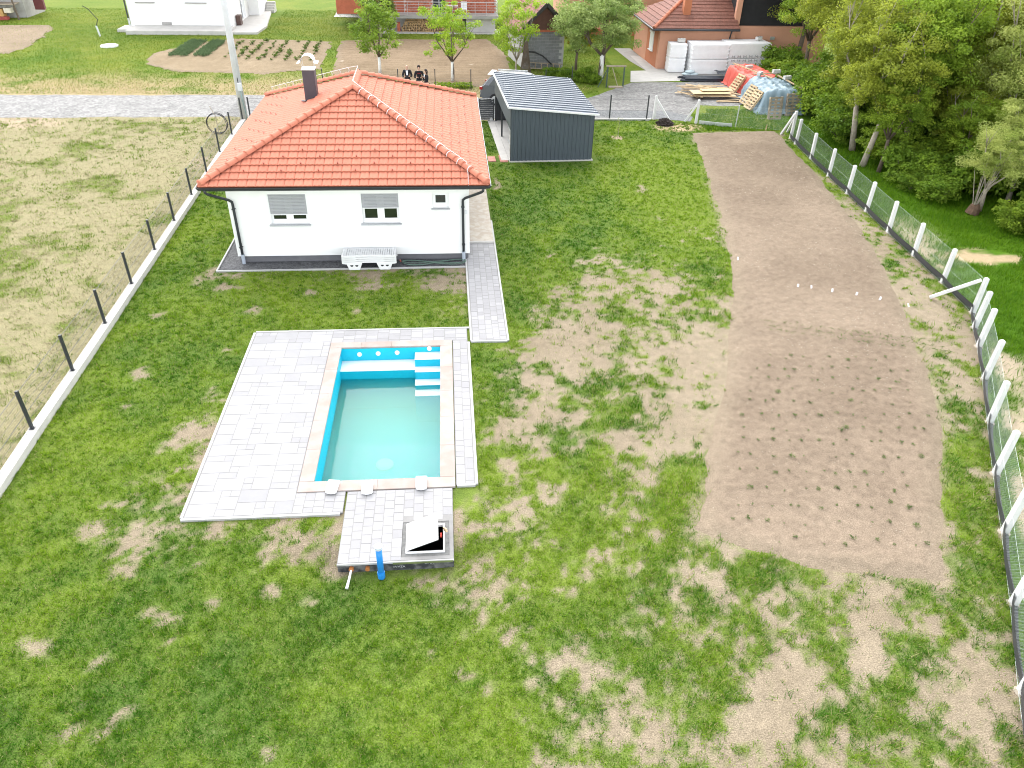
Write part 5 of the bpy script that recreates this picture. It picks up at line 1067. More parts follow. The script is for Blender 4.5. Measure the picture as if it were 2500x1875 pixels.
# far corner: post pairs with raking braces, sheet kerbs, chain link to the corner
for nm, px, py, bx_, by_, lab in (('a',11.63,42.72,12.45,42.22,'white concrete post with a raking brace at the end of the dark mesh fence'),('b',13.82,41.86,13.27,42.16,'white concrete post with a raking brace beside the sand patch')):
    t = thing('concrete_post', lab, 'post', (px,py,0), 0, 'braced corner posts')
    cpost(t, 0, 0, 1.28); MB().beam((.02*(1 if bx_ > px else -1),0,1.12), (bx_-px,by_-py,.0), .10, .10).build('brace', POSTW, t, bevel=.008)
cf = thing('chain_link_fence', 'short chain link run over grass between the braced post and the right corner', 'fence', (0,0,0))
MB().tube([(15.81,41.02,0),(15.83,41.02,1.18)], .03, 8).build('post', SIL, cf)
chain_link(cf, (13.86,41.82), (15.81,41.03), .03, 1.15, off=0); chain_link(cf, (15.81,41.03), (18.4,40.3), .03, 1.15, off=0)
for a, b in (((13.95,41.72),(14.72,41.36)),((14.75,41.34),(15.62,41.08))): MB().beam((*a,.09), (*b,.09), .03, .22).build('edging_board', SIL, cf)
MB().beam((17.35,40.5,0),(17.37,40.5,.3),.04,.04).build('peg', WOODM, cf)

# sapling, debris, plant tags, seedlings
LEAFY = leaf_mat('sapling_leaf', (.16,.21,.03), (.30,.33,.06))
def quad_leaves(c, nrm, size, tint, aspect=.55):
    """rhombic leaves: centres, normals, sizes -> verts, faces, tint"""
    n = len(c); a = np.cross(nrm, RNG.normal(size=(n,3))); a /= np.linalg.norm(a, axis=1)[:,None]+1e-9; b = np.cross(nrm, a)
    s = size[:,None]; w = s*aspect
    droop = nrm*(s*.18)
    V = np.stack([c-a*s*.5-droop, c+b*w*.5, c+a*s*.5-droop, c-b*w*.5], 1).reshape(-1,3)
    return V, np.arange(4*n).reshape(n,4), np.repeat(tint, 4)
def leaf_obj(name, c, nrm, size, tint, mat, parent, aspect=.55):
    V, F, T = quad_leaves(c, nrm, size, tint, aspect)
    return link(name, np_mesh(name, V, F, 4, {'tint': ('FLOAT', T)}), mat, parent)
def unit(n, up=0.0):
    v = RNG.normal(size=(n,3)); v[:,2] += up; return v/np.linalg.norm(v, axis=1)[:,None]
t = thing('sapling', 'thin young sapling in a round patch of bare soil on the lawn', 'sapling', (8.88,39.27,0))
MB().tube([(0,0,0),(.02,0,.5),(.03,.01,1.05)], [.014,.010,.005], 6).build('trunk', BARKL, t)
n = 60; leaf_obj('crown', np.c_[RNG.normal(0,.07,n), RNG.normal(0,.07,n), RNG.uniform(.35,1.1,n)], unit(n,.6), RNG.uniform(.05,.09,n), RNG.random(n), LEAFY, t)
t = thing('debris_heap', 'small dark heap of tangled roots beside the raking concrete brace', 'heap', (11.98,41.62,0))
v = []; NB = 26
bm = bmesh.new(); bmesh.ops.create_icosphere(bm, subdivisions=4, radius=1)
for q in bm.verts:
    k = .75+.5*random.random(); q.co = Vector((q.co.x*.45*k, q.co.y*.36*k, max(-.02, q.co.z*.30*k)))
me = bpy.data.meshes.new('heap'); bm.to_mesh(me); bm.free(); link('heap', me, M('dark_root_soil', (.045,.035,.03), .95, .4, 14, .8, 40), t)
m = MB()
for k in range(40):
    a = random.uniform(0,2*PI); r = random.uniform(.1,.42); p = Vector((r*math.cos(a), .8*r*math.sin(a), .30*(1-r*1.6)+.02)); m.tube([p, p+Vector((random.uniform(-.2,.2),random.uniform(-.15,.15),random.uniform(-.02,.12)))], [.012,.006], 4)
m.build('root_tangle', M('dark_root', (.08,.065,.055), .9, .3), t, kind='stuff')
for k, (x, y) in enumerate(((10.35,24.2),(11.7,22.0),(12.15,21.9),(12.75,21.62),(13.45,21.35),(14.1,21.0),(14.85,20.5))):
    t = MB().add([(-.03,0,.0),(.03,0,.0),(.04,.03,.11),(-.02,.03,.12),(-.03,.012,.0),(.03,.012,.0),(.04,.042,.11),(-.02,.042,.12)], [(0,1,2,3),(7,6,5,4),(0,4,5,1),(1,5,6,2),(2,6,7,3),(3,7,4,0)]).build('plant_tag', WHITEPL)
    t.location = (x,y,.03); t.rotation_euler = (random.uniform(-.5,.1), random.uniform(-.2,.2), random.uniform(-.8,.8))
    tag(t, ('leftmost','second from the left','third from the left','fourth from the left','third from the right','second from the right','rightmost')[k]+' of the small white plant tags in the vegetable plot', 'plant tag', 'white tags in the vegetable plot')
SEED = leaf_mat('potato_leaf', (.05,.10,.022), (.13,.19,.04), .3)
seed_me = []
for k in range(6):
    n = 16+4*k; a = RNG.uniform(0, 2*PI, n); r = RNG.uniform(.01,.11,n)*(.6+.12*k)
    V, F, T = quad_leaves(np.c_[r*np.cos(a), r*np.sin(a), .03+.07*RNG.random(n)], unit(n,1.2), RNG.uniform(.04,.075,n), RNG.random(n), .6)
    me = np_mesh('seedling', V, F, 4, {'tint': ('FLOAT', T)}); me.materials.append(SEED); seed_me.append(me)
sp = []
for row in range(14):
    y0 = 10.7+row*.54
    for col in range(21):
        x = 5.6+col*.39+row*.235+random.uniform(-.13,.13); y = y0+random.uniform(-.12,.12)-.03*col
        sp.append((x,y,row))
sp = np.array(sp); d = poly_dist(sp[:,0], sp[:,1], PLOT); k = 0
for (x, y, row), dd in zip(sp, d):
    if dd < .3 or random.random() < .12: continue
    o = bpy.data.objects.new('seedling', seed_me[k % 6]); COL.objects.link(o); o.location = (x,y,.05); o.rotation_euler.z = random.uniform(0,6.28); s = random.uniform(.30,.68); o.scale = (s,s,s*.9); k += 1
    tag(o, 'small dark green seedling in the '+('nearest','second','third','fourth','fifth','sixth','seventh','eighth','ninth','tenth','eleventh','twelfth','thirteenth','fourteenth')[int(row)]+(' row' if row == 0 else ' row from the near end')+' of the vegetable plot', 'seedling', 'seedlings in the vegetable plot')
n = 420; a = RNG.random(n); rows_ = RNG.integers(0,3,n)
px = 9.6+a*5.0; py = 19.2-.55*a*5*.55+rows_*.28+RNG.normal(0,.05,n)
V, F, T = quad_leaves(np.c_[px,py,np.full(n,.10)], np.c_[RNG.normal(0,1,(n,2)), RNG.normal(0,.15,n)], np.full(n,.13), RNG.random(n), .07)
tag(link('onion_shoots', np_mesh('onion_shoots', V, F, 4, {'tint': ('FLOAT', T)}), SEED, kind='stuff'), 'rows of thin onion shoots across the middle of the vegetable plot', 'shoots')
# ---------------------------------------------------------------- neighbours' houses
def courses(parent, quad, n, mat, name='roof_course', lap=.02):
    """a roof slope laid in lapped courses; quad = eave-left, eave-right, top-right, top-left"""
    a, b, c, d = [Vector(q) for q in quad]; nrm = (b-a).cross(d-a).normalized()
    for i in range(n):
        t0, t1 = i/n, min(1, (i+1)/n+.02); p, q, r_, s = a.lerp(d,t0), b.lerp(c,t0), b.lerp(c,t1), a.lerp(d,t1)
        if (q-p).length < .02: continue
        l0, l1 = nrm*(lap+.03), nrm*.012
        MB().add([p+l0, q+l0, r_+l1, s+l1, p+nrm*.0, q+nrm*.0], [(0,1,2,3),(4,5,1,0)]).build(name, mat, parent)
BRT = M('brown_roof_tile', (.20,.085,.060), .8, .22, 3.0, .3, 20, rnd=.12, fine=.22, fscale=9)
ORT = M('orange_roof_tile', (.45,.16,.09), .8, .15, 3, .2, 20, rnd=.1)
# white house, upper left
wh = thing('house', 'plain white rendered house on a concrete slab at the upper left', 'house', (0,0,0))
MB().box(-25.7,-17.5,69.65,80,-.05,5.2).build('wall', WHITE, wh); MB().box(-17.495,-16.6,75.9,79.9,-.05,5.19).build('wall', WHITE, wh)
MB().box(-25.3,-17.3,67.0,69.65,-.05,.30).build('slab', CONCW, wh); MB().box(-26.3,-25.3,68.0,69.9,-.05,.22).build('slab', CONCW, wh)
MB().prism([(-17.28,67.4),(-15.2,67.5),(-15.0,70.5),(-16.1,78.8),(-17.5,78.8),(-17.45,69.7)][::1], -.05, .16).build('terrace', CONCW, wh)
for k in range(4): MB().box(-16.55,-15.75,78.2+.3*k,78.5+.3*k,0,.3+.17*k).build('stair', CONCW, wh)
for x0_, x1_ in ((-24.9,-23.5),(-21.0,-19.4)):
    w = thing('window', '', ''); del w['label']; del w['category']; w.parent = wh
    MB().box(x0_,x1_,69.60,69.66,2.0,3.3).build('shutter', WHITEPL, w); MB().box(x0_-.05,x1_+.05,69.5,69.66,1.92,1.98).build('sill', CONC, w)
    MB().box(x0_-.05,x0_,69.58,69.66,2,3.35).box(x1_,x1_+.05,69.58,69.66,2,3.35).box(x0_,x1_,69.58,69.66,3.3,3.35).build('frame', WHITEPL, w)
MB().box(-23.2,-22.45,69.55,69.66,.32,.52).build('vent_niche', CONC, wh)
MB().tube([(-25.78,69.55,5.0),(-25.78,69.55,.7)], .06, 8).build('downpipe', ANTH, wh); MB().tube([(-25.78,69.55,.8),(-25.78,69.55,.25)], .08, 8).build('pipe_sleeve', SIL, wh)
dr = MB().box(-17.46,-17.42,73.1,74.2,.32,2.4).build('door', M('pale_grey_door', (.62,.64,.68), .5, .05), wh); MB().box(-17.42,-17.38,73.2,73.25,1.2,1.4).build('handle', SIL, dr)
MB().box(-17.46,-17.1,70.6,71.3,.16,.9).build('meter_cabinet', M('brown_cabinet', (.10,.06,.05), .7, .3), wh)
rfm = MB().add([(-26.4,69,5.2),(-16.0,69,5.2),(-16.0,81,5.2),(-26.4,81,5.2),(-21.2,73.5,7.6),(-21.2,76.5,7.6)], [(0,1,4),(1,2,5,4),(2,3,5),(3,0,4,5),(0,3,2,1)]).build('roof', ORT, wh)
tag(MB().lathe([(.60,0),(.62,.02),(.62,.12),(.55,.14)], (0,0,-.02), 24).build('manhole_cover', M('white_concrete_lid', (.76,.76,.75), .8, .04), loc=(-24.92,62.25,0)), 'round white concrete lid lying in the upper left lawn', 'manhole cover')
t = thing('standpipe', 'leaning grey standpipe with a black hose in the upper left lawn', 'standpipe', (-27.0,66.2,0))
MB().tube([(0,0,0),(-.12,.05,.75)], .07, 8).build('sleeve', SIL, t); MB().tube([(-.12,.05,.7),(.1,.1,1.2),(-.5,.3,1.9),(-.9,.4,2.1)], .03, 6).build('hose', BLACK, t)
# clutter at the far left corner
lt = thing('lean_to', 'open lean-to with a plank table and tarpaulins at the far upper left corner', 'shed', (0,0,0))
MB().box(-41,-36.0,74.4,78,0,2.4).build('wall', CONC, lt); MB().box(-42,-36.3,73.2,74.4,1.15,1.22).build('bench_top', WOODG, lt)
MB().tube([(-36.2,73.3,0),(-36.4,73.3,3)], .07, 6).build('post', BARK, lt); MB().box(-35.6,-34.8,75.4,75.7,.5,2.2).build('cabinet', M('maroon_cabinet', (.12,.03,.03), .6), lt)
for k, (c, bx_) in enumerate((((.45,.28,.10),(-38.2,-37.4,73.4,74,.1,.8)),((.6,.55,.45),(-37.3,-36.7,73.4,73.9,.5,.9)),((.3,.06,.05),(-38.8,-37,73.0,73.5,0,.25)),((.03,.12,.40),(-39.2,-38,73.5,74.2,1.23,1.4)))): MB().box(*bx_).build('stored_box', M('stored_colour_%d' % k, c, .7, .2), lt, bevel=.04)
MB().add([(-42,72.8,3.1),(-36,72.8,3.0),(-36,78,3.4),(-42,78,3.4)], [(0,1,2,3)]).build('roof', BRT, lt)

# brick house with terrace
bh = thing('house', 'red brick house with railed concrete terrace over stacked firewood', 'house', (0,0,0))
BRICK = M('red_hollow_brick', (.46,.135,.075), .85, .16, 4, .3, 30, rnd=.22); MORT = M('pale_mortar', (.55,.50,.46), .9, .1)
BY = 70.1
MB().box(-9.0,4.35,BY+.02,80,1.2,6.2).build('wall', MORT, bh)
bk = MB().box(0,.245,0,.05,0,.135); bme = bpy.data.meshes.new('brick'); bme.from_pydata(bk.v, [], bk.f); bme.materials.append(BRICK); nb = 0
rows = 12
for j in range(rows):
    x = -3.35+(.128 if j % 2 else 0)
    while x < 4.1 and nb < 300:
        z = 1.36+j*.152
        if not (-1.05 < x+.12 < -.0 and z > 1.3): piece('brick', bme, bh, Matrix.Translation((x, BY-.012, z))); nb += 1
        x += .26
MB().box(-9.0,-3.4,BY,BY+.02,1.2,6.2).box(-3.4,4.35,BY,BY+.02,1.36+rows*.152,6.2).build('upper_brickwork', BRICK, bh)
dr = MB().box(-.95,.0,BY-.03,BY+.018,1.36,3.45).build('door', M('dark_door', (.02,.022,.025), .4), bh); MB().box(-.5,-.44,BY-.05,BY-.03,1.36,3.4).build('door_mullion', SIL, dr)
w = MB().box(-2.6,-1.15,BY-.02,BY+.018,2.55,3.6).build('window', GLASSD, bh); MB().box(-2.7,-1.05,BY-.1,BY+.01,2.46,2.54).build('sill', CONC, w)
MB().box(-5.0,4.45,68.55,BY,1.12,1.35).build('terrace_slab', CONC, bh); MB().box(1.75,4.2,69.0,BY+.6,-.05,1.12).build('terrace_wall', CONCW, bh); MB().box(-5.0,1.75,70.6,71,-.05,1.10).build('terrace_wall', M('dull_beige_render', (.4,.38,.35), .9, .1), bh)  # wall behind the firewood in a duller beige render
MB().box(-5.2,4.6,68.3,70.5,-.08,.06).build('apron', CONCW, bh)
for x, z in ((-4.9,0),(-4.9,0)): pass
MB().box(-4.6,-4.35,68.3,68.6,0,1.1).build('pillar', CONCW, bh); MB().box(-4.0,-3.75,69.0,69.3,.05,.75).build('brick_pier', BRICK, bh)
rl = MB()
for z in (1.55,1.75,1.95,2.15): rl.tube([(-4.9,68.65,z),(4.35,68.65,z)], .014, 5).tube([(4.35,68.65,z),(4.35,70,z)], .014, 5)
rl.build('railing_bar', SIL, bh); MB().tube([(-4.9,68.65,2.35),(4.35,68.65,2.35),(4.35,70,2.35)], .028, 8).build('handrail', SIL, bh)
for k in range(11): MB().tube([(-4.9+k*.925,68.65,1.30),(-4.9+k*.925,68.65,2.35)], .02, 6).build('railing_post', SIL, bh)
MB().box(-9.4,4.8,69.6,80.4,6.2,6.4).build('roof', BRT, bh)
fwd_ = thing('firewood_stack', 'long stack of split firewood under the brick house terrace', 'firewood', (0,0,0))
m = MB(); rnd = random.Random(9)
z = .09
while z < 1.0:
    x = -3.6+rnd.uniform(0,.06)
    while x < 1.6:
        r_ = rnd.uniform(.045,.085); y = 68.95+rnd.uniform(-.08,.08)
        if z < .98*(min(1,(x+3.9)/.7)): m.tube([(x,y,z+rnd.uniform(-.02,.02)),(x,y+.5,z)], r_, rnd.choice((4,5,6)))
        x += r_*2+.004
    z += .125
m.build('split_log', M('firewood_end', (.42,.28,.14), .85, .45, 9, .2, 40), fwd_, kind='stuff')
st = sheet('terrace_paving', [(-10.2,82),(-10.1,76.2),(-7.9,76.0),(-7.0,73.5),(-5.2,73.0),(-5.2,82)], .03, CONCW)
MB().box(-10.0,-7.6,77.8,80,0,.35).build('terrace_step', CONC, st); MB().box(-7.6,-5.4,74.2,80,0,.35).build('terrace_step', CONC, st)
for x_, c_ in ((-3.0,(.25,.26,.28)),(.6,(.6,.62,.6)),(1.2,(.55,.6,.58))):
    pass
t = thing('terrace_table', 'small table and chairs on the terrace before the brick wall', 'furniture', (.6,69.0,1.36))
MB().box(-.5,.5,-.3,.3,.68,.72).build('table_top', WHITEPL, t)
for sx in (-.45,.45):
    for sy in (-.25,.25): MB().box(sx-.02,sx+.02,sy-.02,sy+.02,0,.68).build('leg', WHITEPL, t)
t = thing('terrace_chair', 'white plastic chair on the terrace at the right of the table', 'chair', (1.6,69.2,1.36)); MB().box(-.25,.25,-.22,.22,.4,.44).build('seat', WHITEPL, t); MB().box(-.25,.25,.2,.24,.44,.95).build('backrest', WHITEPL, t)
for sx in (-.22,.22):
    for sy in (-.2,.2): MB().box(sx-.02,sx+.02,sy-.02,sy+.02,0,.4).build('leg', WHITEPL, t)

# grey block shed with tiled gable roof
gb = thing('shed', 'grey concrete block shed with brown tiled gable roof behind the garden trees', 'shed', (6.75,55.5,0), R(9))
BLK = M('grey_concrete_block', (.20,.205,.21), .9, .12, 4, .4, 40, rnd=.12)
kb = MB().box(0,.375,0,.06,0,.175); kme = bpy.data.meshes.new('block'); kme.from_pydata(kb.v, [], kb.f); kme.materials.append(BLK)
MB().box(-1.45,1.45,.035,4.6,0,2.4).build('wall', M('pale_block_mortar', (.40,.395,.385), .9, .1), gb)
for j in range(12):
    for i in range(8):
        x = -1.47+i*.40-(.2 if j % 2 else 0)
        if x < -1.5: continue
        if x+.39 > 1.5: continue
        piece('block', kme, gb, Matrix.Translation((x, .0, .02+j*.20)))
gv = [(-1.5,.02,2.42),(1.5,.02,2.42),(0,.02,3.95)]
MB().add(gv+[(x,y+.08,z) for x,y,z in gv], [(0,1,2),(3,5,4),(0,3,4,1),(1,4,5,2),(2,5,3,0)]).build('gable', M('brown_gable_board', (.12,.06,.045), .85, .2), gb)
MB().box(-1.3,1.3,-.04,.02,2.36,2.5).build('brick_band', BRICK, gb)
ro = MB().add([(-2.0,-.45,2.3),(-2.0,4.9,2.3),(0,4.9,4.15),(0,-.45,4.15),(2.0,-.45,2.3),(2.0,4.9,2.3)], [(0,1,2,3),(3,2,5,4)]).build('roof', BARK, gb)
courses(ro, ((-2.0,4.9,2.3),(-2.0,-.45,2.3),(0,-.45,4.15),(0,4.9,4.15)), 8, BRT); courses(ro, ((2.0,-.45,2.3),(2.0,4.9,2.3),(0,4.9,4.15),(0,-.45,4.15)), 8, BRT)
MB().beam((-2.02,-.47,2.28),(0,-.47,4.13),.03,.22).beam((2.02,-.47,2.28),(0,-.47,4.13),.03,.22).build('barge_board', M('dark_barge', (.035,.03,.03), .7, .1), ro)
t = thing('ladder', 'old wooden ladder lying against the foot of the grey block wall', 'ladder', (6.6,54.75,.1), R(-14))
MB().beam((-1.0,0,.05),(1.4,0,.05),.05,.06).build('rail', WOODG, t); MB().beam((-1.0,-.05,.42),(1.4,-.05,.42),.05,.06).build('rail', WOODG, t)
for k in range(6): MB().beam((-.9+k*.42,-.02,.06),(-.9+k*.42,-.04,.42),.04,.03).build('rung', WOODM, t)
tag(MB().tube([(7.2,54.4,.5),(6.6,54.6,1.0),(6.0,54.6,1.25),(5.3,54.5,1.3)], .05, 8).build('drain_hose', BLACK, smooth=True), 'black corrugated hose arching over the ladder by the grey block wall', 'hose')

# orange house
oh = thing('house', 'orange rendered house with weathered tile roof behind the white block packs', 'house', (0,0,0))
OR1 = M('orange_render', (.56,.29,.19), .85, .05, 2, .1, 60); OR2 = M('deep_orange_render', (.46,.17,.085), .85, .05, 2, .1, 60)
MB().prism([(14.85,55.6),(20.2,55.6),(20.2,62),(14.55,62)], -.05, 2.75).build('wall', OR1, oh)
MB().add([(14.828,55.92,0),(14.70,58.6,0),(14.70,58.6,2.7),(14.828,55.92,2.7)], [(3,2,1,0)]).build('wall_band', OR2, oh)
w = MB().beam((14.76,56.9,1.55),(14.72,57.75,1.55),.06,1.15).build('window', WHITEPL, oh); MB().beam((14.72,56.85,.93),(14.68,57.8,.93),.14,.05).build('sill', WHITEPL, w); MB().beam((14.73,56.88,2.15),(14.69,57.77,2.15),.12,.14).build('shutter_box', WHITEPL, w)
E0, E1, EYf, EZo = 14.25, 20.3, 55.15, 2.68
ro = MB().add([(E0,EYf,EZo),(E1,EYf,EZo),(E1,62.4,EZo),(E0,62.4,EZo),(17.6,58.8,4.55),(E1,58.8,4.55)], [(0,1,5,4),(3,0,4),(2,3,4,5),(0,3,2,1)]).build('roof', BARK, oh)
courses(ro, ((E0,EYf,EZo),(E1,EYf,EZo),(E1,58.8,4.55),(17.6,58.8,4.55)), 11, BRT); courses(ro, ((E0,62.4,EZo),(E0,EYf,EZo),(17.6,58.8,4.55),(17.6,58.8,4.55)), 11, BRT)
m = MB()
for k in range(12):
    p = Vector((E0,EYf,EZo+.06)).lerp(Vector((17.6,58.8,4.62)), k/12); q = Vector((E0,EYf,EZo+.06)).lerp(Vector((17.6,58.8,4.62)), (k+1.1)/12); MB().tube([p,q], [.13,.11], 8).build('hip_cap', ORT, ro)
gu = MB().tube([(E0-.05,62.3,EZo-.06),(E0-.05,EYf-.05,EZo-.06),(E1,EYf-.05,EZo-.06)], .07, 8).build('gutter', ANTH, oh); MB().tube([(19.75,EYf,EZo-.1),(19.8,55.5,2.1),(19.8,55.5,.2)], .05, 8).build('downpipe', ANTH, oh)
cb = MB().box(16.55,17.05,56.45,56.95,3.0,4.75).build('chimney', OR2, oh); MB().box(16.5,17.1,56.4,57.0,4.75,4.85).build('chimney_cap', CONC, cb); MB().box(16.45,17.15,56.15,56.45,3.15,3.22).build('flashing', SIL, cb)
MB().box(20.2,27,56.0,66,-.05,2.75).build('wall', OR1, oh)
MB().box(20.3,27,56.3,66,2.75,6.0).build('upper_wall', M('dark_upper_storey', (.022,.022,.024), .8, .2), oh); MB().box(20.15,20.5,56.0,56.35,2.75,6.0).build('corner_pier', OR1, oh)
MB().box(22.9,23.2,55.9,56.0,1.9,2.1).build('wall_lamp', SIL, oh)
MB().box(18.6,20.3,59.5,60.5,3.0,6.2).build('brick_chimney', BRICK, oh)
MB().box(19.5,27.5,55.4,66.5,6.0,6.2).build('flat_roof', CONC, oh)
sheet('concrete_yard', [(12.15,51.55),(15.7,51.95),(19.5,52.3),(22.5,54.5),(22.5,55.7),(14.9,55.7),(14.6,60),(13.9,60),(14.0,55.0),(12.86,54.85)], .013, CONCW)
sheet('concrete_walk', [(13.2,62.8),(13.5,58.0),(14.0,54.9),(14.75,55.4),(14.5,62.8)], .010, CONC)
mh = thing('house', 'peach rendered house wall at the top edge behind the purple tree', 'house', (0,0,0)); MB().box(10.2,20,68.5,78,0,5.5).build('wall', OR1, mh); MB().box(9.8,20.4,68.65,78.4,5.5,5.8).build('roof', BRT, mh); MB().box(9.9,20.2,68.3,68.5,0,.5).build('plinth', OR2, mh)

# ---------------------------------------------------------------- building materials on the lane
WRAP = M('white_shrink_wrap', (.85,.855,.86), .45, .05, 3, .35, 7)
MARK = M('dark_print', (.20,.20,.21), .7, .2)
def pack(name, label, cx, cy, w, d, h, rz, tiers, marks):
    t = thing(name, label, 'block pack', (cx,cy,.02), rz, 'shrink wrapped block packs')
    for k in range(tiers):
        z0, z1 = h*k/tiers+.012, h*(k+1)/tiers-.012; bm = bmesh.new(); bmesh.ops.create_cube(bm, size=1)
        bmesh.ops.subdivide_edges(bm, edges=bm.edges[:], cuts=7, use_grid_fill=True)
        for q in bm.verts:
            x, y, z = q.co; n_ = .02*math.sin(23*x+3*k)*math.cos(19*z)+.012*math.sin(31*y+11*z)
            q.co = Vector((x*w*(1+n_), y*d*(1+n_), z0+(z+.5)*(z1-z0)))
        me = bpy.data.meshes.new('tier'); bm.to_mesh(me); bm.free(); o = link('tier', me, WRAP, t, smooth=True, bevel=.03)
        nb_ = 8                                            # tooth edges of the stacked panels down the corners
        for s in (-1,1):
            for q in range(4): MB().lathe([(.02,-.05),(.055,-.03),(.055,.03),(.02,.05)], (s*(w/2-.02), -d/2+.01, z0+(q+.5)*(z1-z0)/4), 8).build('panel_tooth', WRAP, o, smooth=True)
        if marks:
            n = int(w/.42)
            for q in range(n):
                x = -w/2+.35+q*.42; zc = z1-.12 if k == 0 else z0+.12; m = MB(); y = -d/2-.024
                for (ax, az, bx_, bz) in ((-.10,-.08,-.10,.08),(-.10,.08,0,-.02),(0,-.02,.10,.08),(.10,.08,.10,-.08)): m.beam((x+ax,y,zc+az),(x+bx_,y,zc+bz),.008,.03,(0,1,0))
                if (q+k) % 2 == 0 or marks > 1: m.build('printed_mark', MARK, o)
    return t
pack('block_pack', 'large white wrapped pack in the middle of the row at the orange house', 18.02, 54.55, 2.56, 1.55, 1.95, R(1), 2, 0)
pack('block_pack', 'large white wrapped pack with dark zigzag prints at the right of the row', 20.78, 54.78, 2.98, 1.55, 2.0, R(5), 2, 2)
pack('block_pack', 'narrow white wrapped pack of two cubes at the left of the row', 15.95, 54.85, 1.15, .95, 1.86, R(0), 2, 0)
BLK2 = M('pale_aerated_block', (.55,.54,.52), .85, .08)
for (x, y, z, rz, lab) in ((16.2,54.9,1.91,.1,'pale loose block on top of the narrow wrapped pack'),(21.7,55.0,2.04,.6,'pale loose block on top of the zigzag printed pack')):
    t = thing('loose_block', lab, 'block', (x,y,z), rz); MB().box(-.25,.25,-.12,.12,0,.22).build('block_body', BLK2, t, bevel=.01)
    for s in (-.12,.12): MB().box(s-.07,s+.07,-.05,.05,.221,.224).build('cavity', BLACK, t)
for k, (x, y, z) in enumerate(((16.5,53.55,.02),(16.95,53.5,.02),(16.7,53.55,.17))):
    bm = bmesh.new(); bmesh.ops.create_uvsphere(bm, u_segments=14, v_segments=8, radius=1)
    for q in bm.verts: q.co = Vector((q.co.x*.36, q.co.y*.25, .09+.09*q.co.z*(1+.2*math.sin(9*q.co.x)*math.cos(7*q.co.y))))
    me = bpy.data.meshes.new('cement_sack'); bm.to_mesh(me); bm.free(); o = link('cement_sack', me, M('pale_blue_sack', (.50,.60,.64), .6, .12, 5, .3, 12), smooth=True, loc=(x,y,z))
    tag(o, ('pale blue sack at the left of the sack pile beside the wrapped packs','pale blue sack at the right of the sack pile beside the wrapped packs','pale blue sack lying on top of the sack pile')[k], 'sack', 'sacks by the packs')
PIPE = M('black_pe_pipe', (.035,.042,.055), .4, .15, 4)
for k in range(13):
    y = 51.75+(k % 7)*.16; z = .07+.11*(k//7); o = MB().tube([(random.uniform(-.3,.1),0,0),(1.9,random.uniform(-.05,.05),.0),(random.uniform(3.4,4.2),random.uniform(-.2,.2),.02)], .055, 8).build('black_pipe', PIPE, smooth=True, loc=(15.9,y,z))
    tag(o, ('nearest','second','third','fourth','fifth','sixth','seventh')[k % 7]+' black plastic pipe from the lane in the '+('bottom','top')[k//7]+' layer of the pipe bundle', 'pipe', 'bundle of black pipes')
bd = thing('tarp_sheet', 'crumpled dark grey sheet lying on the end of the pipe bundle', 'tarp', (19.2,52.9,.25))
XX, YY = np.meshgrid(np.linspace(-.9,.9,24), np.linspace(-.5,.5,14)); zz = .25*fbm(XX.ravel()+5, YY.ravel(), .4, 7, 3)
I = np.arange(24*14).reshape(14,24); F = np.stack([I[:-1,:-1],I[:-1,1:],I[1:,1:],I[1:,:-1]],-1).reshape(-1,4)
link('sheet', np_mesh('sheet', np.c_[XX.ravel(),YY.ravel(),zz], F, 4), M('dark_foil', (.06,.07,.085), .5, .2), bd, smooth=True)
# lumber heap
PLY = M('formwork_panel', (.58,.43,.25), .75, .12, 3, .1, 30, rnd=.12)
def board(label, c, L, w, th, rz, tilt=0, mat=None, roll=0):
    o = MB().box(-L/2,L/2,-w/2,w/2,-th/2,th/2).build('board', mat or WOODM, loc=c); o.rotation_euler = (roll, tilt, rz); tag(o, label, 'board', 'loose boards on the lane'); return o
board('large pale formwork panel on top of the lumber heap', (16.75,47.75,.42), 2.0, .55, .03, R(2), 0, PLY)
board('wide formwork panel under the pale one in the lumber heap', (16.3,47.55,.34), 2.4, 1.0, .03, R(1), 0, PLY)
board('lowest formwork panel at the front of the lumber heap', (16.5,47.2,.22), 2.6, .5, .03, R(-2), 0, PLY)
LB = ((16.2,49.3,.30,3.2,3,0),(16.5,49.0,.22,2.9,-2,0),(15.9,48.7,.36,2.4,6,.02),(15.9,48.4,.46,1.9,-28,.05),(17.6,48.1,.20,2.2,-35,.04),(15.0,47.8,.14,1.5,-42,.1),(15.1,47.2,.18,1.2,62,.2),(17.4,46.7,.06,1.8,12,0),(17.2,46.4,.05,1.6,-4,0),(16.6,49.6,.12,3.0,1,0),(15.4,48.2,.10,2.2,-8,0),(15.6,46.9,.16,1.0,75,.3),(17.9,47.4,.05,1.4,-20,0),(16.9,50.3,.05,1.1,-38,0),(16.4,48.9,.12,3.1,0,0))
for k, (x, y, z, L, rz, tl) in enumerate(sorted(LB, key=lambda q: -q[1])):
    board(('rearmost','second','third','fourth','fifth','sixth','seventh','eighth','ninth','tenth','eleventh','twelfth','thirteenth','fourteenth','foremost')[k]+(' narrow board' if k in (0,14) else ' narrow board from the rear')+' in the lumber heap on the gravel lane', (x,y,z), L, random.choice((.10,.14,.18)), .03, R(rz), tl)
